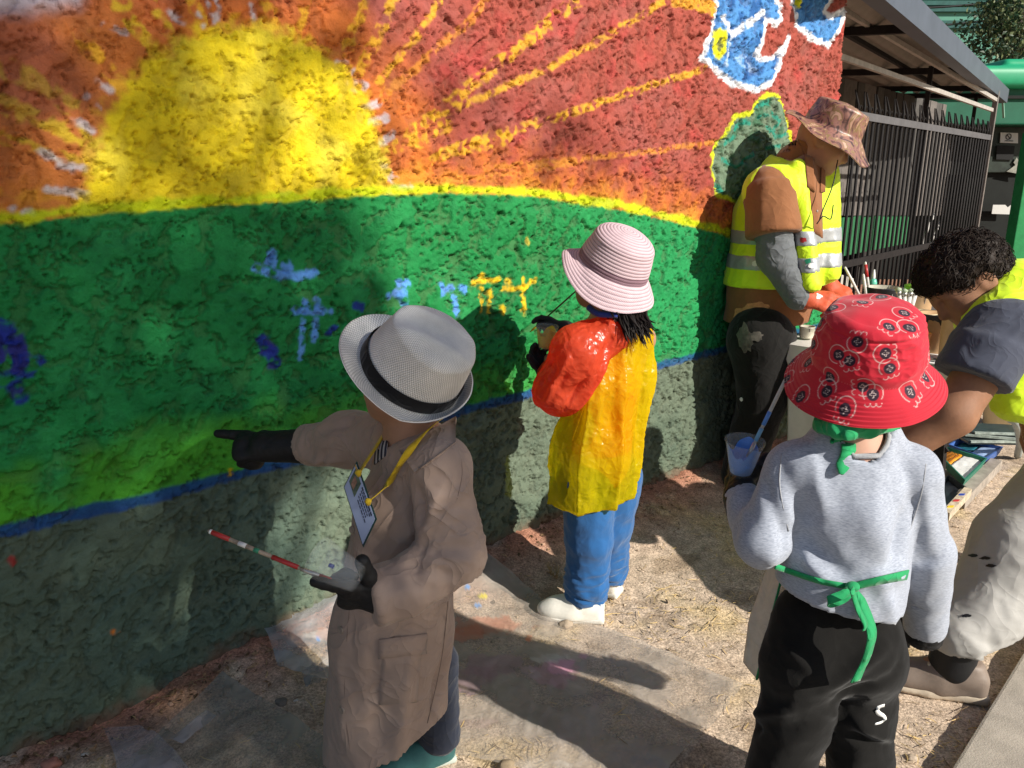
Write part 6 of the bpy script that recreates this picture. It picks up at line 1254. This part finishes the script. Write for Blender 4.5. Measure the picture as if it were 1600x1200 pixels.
c = G(1470, 640, .0); pot('dark bucket standing in the shade behind the trough', 1470, 640, c[1], 0., .09, .10, .12, bkp, P_BLK, None, None)
V, F = bar_g(G(1425, 652, .06), G(1455, 648, .06), .03, .03); tag(obj('pale_block', V, F, M('pale_wood', (.45, .42, .38), .8), smooth=False), 'short pale wooden block on the ground behind trough', 'block')
# ------------------------------------------------------------------ plastic sheets, straw, pebbles, stones
def inpoly(P, poly): return seg_d(P, np.asarray(poly), True)
def sheet_thing(label, quad_px, n, m, seed, tint, alpha, stains, zoff=.006, amp=.006):
    q = [G(u, v)[:2] for u, v in quad_px]; A_, B_ = np.meshgrid(np.linspace(0, 1, n), np.linspace(0, 1, m), indexing='ij')
    g = (np.outer((1-A_.ravel())*(1-B_.ravel()), q[0])+np.outer(A_.ravel()*(1-B_.ravel()), q[1])+np.outer(A_.ravel()*B_.ravel(), q[2])+np.outer((1-A_.ravel())*B_.ravel(), q[3]))
    P3 = np.stack([g[:, 0], g[:, 1], 0*g[:, 0]], 1); ed = np.minimum(np.minimum(A_, 1-A_), np.minimum(B_, 1-B_)).ravel()
    g = g+.03*np.stack([perlin(P3*3+seed, 1), perlin(P3*3+seed, 2)], 1)*(ed < 9)[:, None]; P3[:, :2] = g
    z = gh(g[:, 0], g[:, 1])+.010*perlin(np.stack([g[:, 0], g[:, 1], 0*g[:, 0]], 1)*3.1, 1)+zoff+amp*np.maximum(folds(P3, 5, [.6, .8, 0], .4, seed), -.3)+amp*.5*np.maximum(folds(P3, 13, [.2, .9, 0], .5, seed+1), -.3)
    c = np.zeros((len(g), 4)); c[:, :3] = tint; c[:, 3] = alpha
    a_n = fbm(P3*9, 3, seed+3); c[:, 3] *= np.clip(.75+.5*a_n, .3, 1.6)
    for (u, v, ru, rv, col, a) in stains:
        uu, vv, _ = proj(np.stack([g[:, 0], g[:, 1], z], 1)); d = np.hypot((uu-u)/ru, (vv-v)/rv)+.5*fbm(P3*16, 3, int(u))+.25*perlin(P3*45, int(v)); mk = sstep(1., .75, d)*a
        c[:, :3] = c[:, :3]*(1-mk[:, None])+np.array(col)*mk[:, None]; c[:, 3] = np.maximum(c[:, 3], mk)
    V = np.stack([g[:, 0], g[:, 1], z], 1); o = obj('plastic_sheet', V, grid_faces(n, m), film_m, col=c); return tag(o, label, 'plastic sheet')
film_m = bpy.data.materials.new('thin_film'); film_m.use_nodes = True; nn, ll, b = nodes(film_m); at = nn.new('ShaderNodeAttribute'); at.attribute_name = 'Col'; b.inputs['Roughness'].default_value = .42; b.inputs['Specular IOR Level'].default_value = .45
ll.new(at.outputs['Color'], b.inputs['Base Color']); ll.new(at.outputs['Alpha'], b.inputs['Alpha']); tc = nn.new('ShaderNodeTexCoord'); nz = nn.new('ShaderNodeTexNoise'); nz.inputs['Scale'].default_value = 22; nz.inputs['Detail'].default_value = 6; nz.inputs['Distortion'].default_value = 1.2; bp = nn.new('ShaderNodeBump'); bp.inputs['Strength'].default_value = .7; bp.inputs['Distance'].default_value = .008; ll.new(tc.outputs['Object'], nz.inputs['Vector']); ll.new(nz.outputs['Fac'], bp.inputs['Height']); ll.new(bp.outputs[0], b.inputs['Normal'])
PK, OR, PU, BL, WH, YE = (.62, .30, .40), (.60, .16, .07), (.40, .22, .30), (.10, .30, .65), (.68, .66, .62), (.66, .56, .06)
sheet_thing('clear plastic sheet on the dirt with pink and orange paint splashes', [(690, 872), (1158, 1078), (1010, 1250), (560, 1140)], 120, 110, 5, (.44, .39, .34), .60,
            [(690+190, 1040, 30, 16, PK, .85), (862, 1052, 34, 22, PK, .55), (858, 1030, 26, 8, WH, .6), (832, 1050, 14, 10, WH, .35), (912, 1024, 10, 6, PK, .7), (760, 978, 60, 16, OR, .55), (725, 990, 40, 14, (.62, .15, .06), .6), (828, 996, 8, 6, (.7, .18, .06), .8), (770, 1040, 70, 20, PU, .55), (730, 1062, 50, 22, PU, .5), (755, 932, 9, 5, YE, .8), (731, 917, 5, 4, BL, .8), (747, 946, 6, 4, BL, .7), (735, 1130, 40, 8, (.5, .34, .34), .35), (935, 1092, 18, 10, PU, .25), (1000, 1130, 70, 20, (.46, .42, .38), .2), (850, 1195, 60, 8, WH, .35), (1010, 1190, 30, 10, (.25, .3, .4), .3)])
sheet_thing('crumpled clear plastic against the wall foot, left of the coat', [(398, 996), (560, 968), (580, 1080), (440, 1060)], 50, 40, 15, (.46, .48, .50), .60, [(500, 992, 26, 10, WH, .6), (497, 998, 5, 4, BL, .8), (430, 1022, 24, 14, (.2, .30, .40), .5), (470, 1070, 60, 6, (.5, .5, .54), .5), (520, 990, 26, 12, (.62, .36, .30), .45)], .014, .012)
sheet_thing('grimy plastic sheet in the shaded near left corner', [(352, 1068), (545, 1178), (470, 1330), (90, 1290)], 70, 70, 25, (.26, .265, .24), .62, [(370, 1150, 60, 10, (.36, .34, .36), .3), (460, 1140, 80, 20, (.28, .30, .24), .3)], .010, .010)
sheet_thing('pale torn plastic strip beside the grimy sheet', [(165, 1145), (215, 1140), (300, 1215), (170, 1230)], 30, 30, 35, (.36, .36, .42), .5, [], .012, .012)
sheet_thing('narrow pale plastic strip on the red dirt', [(268, 1165), (330, 1120), (345, 1128), (290, 1175)], 30, 14, 38, (.42, .42, .47), .5, [], .010, .008)
sheet_thing('crumpled grey plastic scrap on the ground by the coat hem', [(478, 1072), (512, 1066), (520, 1100), (484, 1108)], 26, 26, 45, (.20, .20, .21), .85, [], .03, .030)
def stone(label, u, v, size, col, seed, sq=.6, group=None):
    import bmesh
    bm = bmesh.new(); bmesh.ops.create_icosphere(bm, subdivisions=3, radius=1.); bm.verts.index_update(); V = np.array([x.co for x in bm.verts]); F = np.array([[y.index for y in x.verts] for x in bm.faces]); bm.free()
    V = V*(1+.30*fbm(V*1.1+seed, 2, seed)[:, None]+.06*perlin(V*4, seed)[:, None]); V = V*size*np.array([1, .8, sq]); p = G(u, v); V[:, 2] += size*sq*.55+float(gh(p[0], p[1])); V[:, :2] += p[:2]
    return tag(obj('stone', V, F, M('stone_'+str(seed), col, .9, .25, 40, .4, 200, .003)), label, 'stone', group)
stone('grey stone just below the white trainers', 884, 980, .024, (.34, .27, .20), 3); stone('tan stone at the bottom edge beside the coat hem', 792, 1203, .026, (.30, .23, .15), 5); stone('reddish round stone in the near left corner', 80, 1192, .024, (.36, .16, .12), 7); stone('small pale stone by the black trousers', 1425, 1188, .014, (.42, .34, .26), 9)
stone('dull flat stone in the red dirt at wall foot', 262, 1152, .020, (.26, .19, .15), 11, .4); stone('little white stone by the grimy plastic sheet', 132, 1176, .010, (.5, .45, .4), 13, .5); stone('dark pebble between plastic sheets left of the coat', 440, 1102, .016, (.16, .14, .12), 15); stone('white shard on dark soil left of coat', 462, 1098, .010, (.55, .5, .46), 17, .4)
# dry weed beside the trainers
wd = thing('dry_weed', 'little dry straw coloured weed beside the white trainers', 'weed', G(868, 905)); r = np.random.default_rng(12); wm = M('dry_stem', (.40, .27, .10), .8, .3, 30, 0)
for k in range(9):
    b = G(868+r.normal()*4, 908+r.normal()*2); t = b+V3(r.normal()*.03-.012, r.normal()*.02, r.uniform(.03, .065)); P = spline([b, (b+t)/2+V3(*(r.normal(size=3)*.006)), t], 6); V, F = tube_g(P, np.linspace(.0016, .0006, 6), 4); obj('stem', V, F, wm, wd)
    mb = MB()
    for j in range(5): p = P[2+j % 4]; V, F = tube_g([p, p+V3(*(r.normal(size=3)*.008))+EZ*.008], [.0012, .0004], 3); mb.add(V, F)
    mb.build('leaflets', wm, wd)
# straw and pebbles: far too many to count
def zground(x, y): P3 = np.stack([x, y, 0*x], 1); dw = (x-WA[0])*WN[0]+(y-WA[1])*WN[1]; ro = 1+1.6*np.exp(-(np.maximum(dw, 0)/.2)**2); return gh(x, y)+ro*(.010*perlin(P3*3.1, 1)+.0045*fbm(P3*14, 3, 2))
r = np.random.default_rng(44); n = 60000; x = r.uniform(-1.3, 2.9, n); y = r.uniform(.95, 4.8, n); P3 = np.stack([x, y, 0*x], 1)
den = .10+.8*sstep(.1, .6, fbm(P3*2.2, 4, 9)); dw = (x-WA[0])*WN[0]+(y-WA[1])*WN[1]; den *= sstep(.0, .06, dw); den = np.maximum(den, .95*np.exp(-((x-1.05)/.25)**2-((y-1.55)/.3)**2)); den = np.maximum(den, .8*np.exp(-((x-.62)/.28)**2-((y-2.25)/.22)**2)); den = np.maximum(den, .9*np.exp(-((x-.36)/.08)**2-((y-2.36)/.12)**2))
den *= np.where(y > 3.2, .5, 1); k = r.random(n) < den*.62; x, y = x[k], y[k]; n = len(x); a = r.uniform(0, 2*math.pi, n); L = r.uniform(.008, .042, n)*np.where(r.random(n) < .06, 2., 1); wd_ = r.uniform(.0007, .0016, n); z = zground(x, y)+.0025+r.uniform(0, .005, n); cur = r.normal(size=n)*.35; rise = r.uniform(-.05, .22, n)
VS = np.zeros((n, 8, 3)); 
for i, t in enumerate((-.5, -.17, .17, .5)):
    ang_ = a+cur*t; cx = x+np.cos(ang_)*L*t; cy = y+np.sin(ang_)*L*t; cz = z+rise*L*(t+.5)*.5+.15*L*(.25-t*t)*np.abs(cur); w_ = wd_*(1-.5*(abs(t) > .3))
    VS[:, i*2] = np.stack([cx-np.sin(ang_)*w_, cy+np.cos(ang_)*w_, cz], 1); VS[:, i*2+1] = np.stack([cx+np.sin(ang_)*w_, cy-np.cos(ang_)*w_, cz+.0006], 1)
F = (np.arange(n)*8)[:, None, None]+np.array([[0, 1, 3, 2], [2, 3, 5, 4], [4, 5, 7, 6]])[None]
cc = np.repeat(np.where(r.random(n)[:, None] < .75, np.array([[.60, .43, .19]]), np.array([[.22, .15, .085]]))*r.uniform(.6, 1.25, n)[:, None], 8, 0); dwn = np.repeat((x-WA[0])*WN[0]+(y-WA[1])*WN[1], 8); cc = mixc(cc, np.array([.20, .10, .06]), .5*np.exp(-(np.maximum(dwn, 0)/.2)**2))
obj('dry_straw', VS.reshape(-1, 3), F.reshape(-1, 4), M('straw', (1, 1, 1), .75, .2, 60, 0, attr=True, spec=.25), kind='stuff', smooth=False, col=cc, org=(0, 0, 0))
n = 9000; x = r.uniform(-1.3, 2.9, n); y = r.uniform(.95, 4.8, n); dw = (x-WA[0])*WN[0]+(y-WA[1])*WN[1]; k = (dw > .01) & (r.random(n) < .35+.65*np.exp(-(np.maximum(dw, 0)/.25)**2)); x, y, dw = x[k], y[k], dw[k]; n = len(x); s_ = r.uniform(.0018, .0055, n)*np.where(r.random(n) < .05, 2.0, 1)
oc = np.array([(1, 0, 0), (-1, 0, 0), (0, 1, 0), (0, -1, 0), (0, 0, 1), (0, 0, -1)], float); of = np.array([(0, 2, 4), (2, 1, 4), (1, 3, 4), (3, 0, 4), (2, 0, 5), (1, 2, 5), (3, 1, 5), (0, 3, 5)])
VP = oc[None]*(s_[:, None]*(1+.35*r.normal(size=(n, 6))))[:, :, None]+.3*s_[:, None, None]*r.normal(size=(n, 6, 3)); VP[:, :, 2] *= .7; VP += np.stack([x, y, zground(x, y)+s_*.3], 1)[:, None]; F = (np.arange(n)*6)[:, None, None]+of[None]
cc = np.repeat(np.array([[.42, .33, .24]])*r.uniform(.55, 1.35, n)[:, None], 6, 0); cc = mixc(cc, np.array([.30, .13, .08]), np.repeat(.7*np.exp(-(np.maximum(dw, 0)/.2)**2), 6)); obj('gravel', VP.reshape(-1, 3), F.reshape(-1, 3), M('grit', (1, 1, 1), .95, .2, 90, 0, attr=True, spec=.1), kind='stuff', smooth=False, col=cc, org=(0, 0, 0))

# leaf bits and twigs lodged along the wall foot
r = np.random.default_rng(71); n = 1500; s0 = r.uniform(-.8, 2.6, n); d0 = np.abs(r.normal(size=n))*.10+.015; keep_ = r.random(n) < np.interp(s0, [-.8, .3, 1, 2.6], [1, 1, .45, .35]); s0, d0 = s0[keep_], d0[keep_]; n = len(s0)
x = WA[0]+WD[0]*s0+WN[0]*d0; y = WA[1]+WD[1]*s0+WN[1]*d0; z = zground(x, y)+.004; a = r.uniform(0, 6.28, n); L = r.uniform(.008, .026, n); tw = r.random(n) < .4; W_ = np.where(tw, .0012, L*r.uniform(.25, .5, n)); tz = r.normal(size=n)*.25
dx = np.stack([np.cos(a), np.sin(a), tz], 1)*L[:, None]*.5; dy = np.stack([-np.sin(a), np.cos(a), r.normal(size=n)*.3], 1)*W_[:, None]*.5; c0 = np.stack([x, y, z], 1)
VP = np.stack([c0-dx, c0+dy+np.array([0, 0, .003]), c0+dx, c0-dy+np.array([0, 0, .001])], 1).reshape(-1, 3); cc = np.repeat(np.array([[.20, .125, .07]])*r.uniform(.4, 1.7, n)[:, None], 4, 0)
obj('leaf_litter', VP, np.arange(n*4).reshape(n, 4), M('litter_bits', (1, 1, 1), .85, .2, 60, 0, attr=True, spec=.15), kind='stuff', smooth=False, col=cc, org=(0, 0, 0))
# ------------------------------------------------------------------ unseen tree behind the photographer, crown shaped to shade the left of the wall
e_q = V3(-SUN_D[1], SUN_D[0], 0); e_q = e_q if e_q[0] < 0 else -e_q                 # left across the light
e_w = np.cross(SUN_L, e_q); e_w = e_w if e_w[2] > 0 else -e_w
def qw(p): return np.array([p@e_q, p@e_w])
TD = 9.5
ct = wall_pt(-.5, 1.1)-SUN_L*TD; tb = V3(ct[0], ct[1], 0)
st = thing('shade_tree', 'large unseen tree behind the photographer, crown shaped to shade the left of the wall', 'tree', tb)
V, F = tube_g(spline([tb-EZ*.1, tb+V3(.1, -.1, 1.8), tb+V3(-.1, -.2, 3.6), ct+EZ*.6], 14), np.linspace(.26, .12, 14), 10); obj('trunk', V, F, bark, st)
def wl(u, v): s, z = wall_sz(u, v); return qw(wall_pt(s, z))
edge_w = np.array([wl(610, -40), wl(612, 120), wl(606, 250), wl(585, 330), wl(610, 420), wl(640, 520), wl(640, 640)])
r = np.random.default_rng(33); n = 60000
q0 = wl(620, 300)[0]; qs = r.uniform(q0-.9, q0+2.6, n); ws_all = np.array([wl(300, 1300)[1]-.8, wl(300, -200)[1]+.8]); ws = r.uniform(ws_all[0], ws_all[1], n)
edge_w = np.vstack([edge_w, [wl(470, 760), qw(G(450, 1010)), qw(G(505, 1095)), qw(G(545, 1190))]])
o_ = np.argsort(edge_w[:, 1]); qe = np.interp(ws, edge_w[o_, 1], edge_w[o_, 0])
dens = sstep(-.05, .14, qs-qe+.05*perlin(np.stack([qs*5, ws*5, 0*qs], 1), 3))
cl_n = fbm(np.stack([qs*2.6, ws*2.6, 0*qs+4], 1), 2, 8)
top = sstep(wl(300, 480)[1], wl(300, 250)[1], ws)
dens *= np.where(top > 0, 1-top*(.50+.25*sstep(-.1, .5, cl_n)), 1)
dens *= 1-.45*sstep(.15, .6, cl_n)*(1-top)*sstep(.9, .2, qs-q0)
hole = [np.array([wl(u, v) for u, v in [(428, 1000), (432, 820), (470, 760), (530, 735), (560, 820), (560, 1010)]]), np.array([wl(u, v) for u, v in [(470, 140), (590, 150), (600, 310), (460, 318)]]), np.array([wl(u, v) for u, v in [(540, 335), (640, 335), (620, 400), (550, 400)]])]
pq = np.stack([qs, ws], 1)
for h_, a_ in zip(hole, (.97, .8, .6)): dens *= 1-a_*sstep(.05, -.03, seg_d(pq, h_, True))
# leaves placed to shade the pointing child too
ch = [qw(D(u, v, 1.55)) for u, v in [(540, 600), (735, 615), (756, 850), (735, 1010), (705, 1190), (500, 1190), (520, 900), (540, 700)]]
ch2 = [qw(D(u, v, 1.55)) for u, v in [(515, 470), (745, 465), (745, 640), (515, 640)]]
dens = np.maximum(dens, .86*sstep(.03, -.03, seg_d(pq, np.array(ch), True)))
dens = np.maximum(dens, .40*sstep(.03, -.03, seg_d(pq, np.array(ch2), True)))
# a few thin sprays over the red part
for (u0, v0, u1, v1) in ((640, 120, 900, 260), (700, 170, 1090, 265), (850, 240, 1100, 300)):
    a, b = wl(u0, v0), wl(u1, v1); t = np.clip(((pq-a)@(b-a))/((b-a)@(b-a)), 0, 1); d = np.hypot(*(pq-a-t[:, None]*(b-a)).T); dens = np.maximum(dens, .10*sstep(.10, .03, d))
keep = (r.random(n) < dens*.62)
qs, ws = qs[keep], ws[keep]; dp = r.normal(size=len(qs))*.8
pts = e_q*qs[:, None]+e_w*ws[:, None]-SUN_L*(TD+dp+(ct*0+0)@SUN_L)[:, None]
base_d = float(wall_pt(-.5, 1.1)@SUN_L); pts = e_q*qs[:, None]+e_w*ws[:, None]+SUN_L*(base_d-TD-dp)[:, None]
leaf_mesh(pts, .085, leafmat('leaf_shade', (.04, .08, .025)), 'crown', st, 5, .6)
for k in range(10):
    e = pts[r.integers(len(pts))]; V, F = tube_g(spline([tb+V3(-.05, -.2, 3.2+.1*k), (tb+V3(0, 0, 3.2)+e)/2+EZ*.2, e], 8), np.linspace(.06, .012, 8), 6); obj('branch', V, F, bark, st)
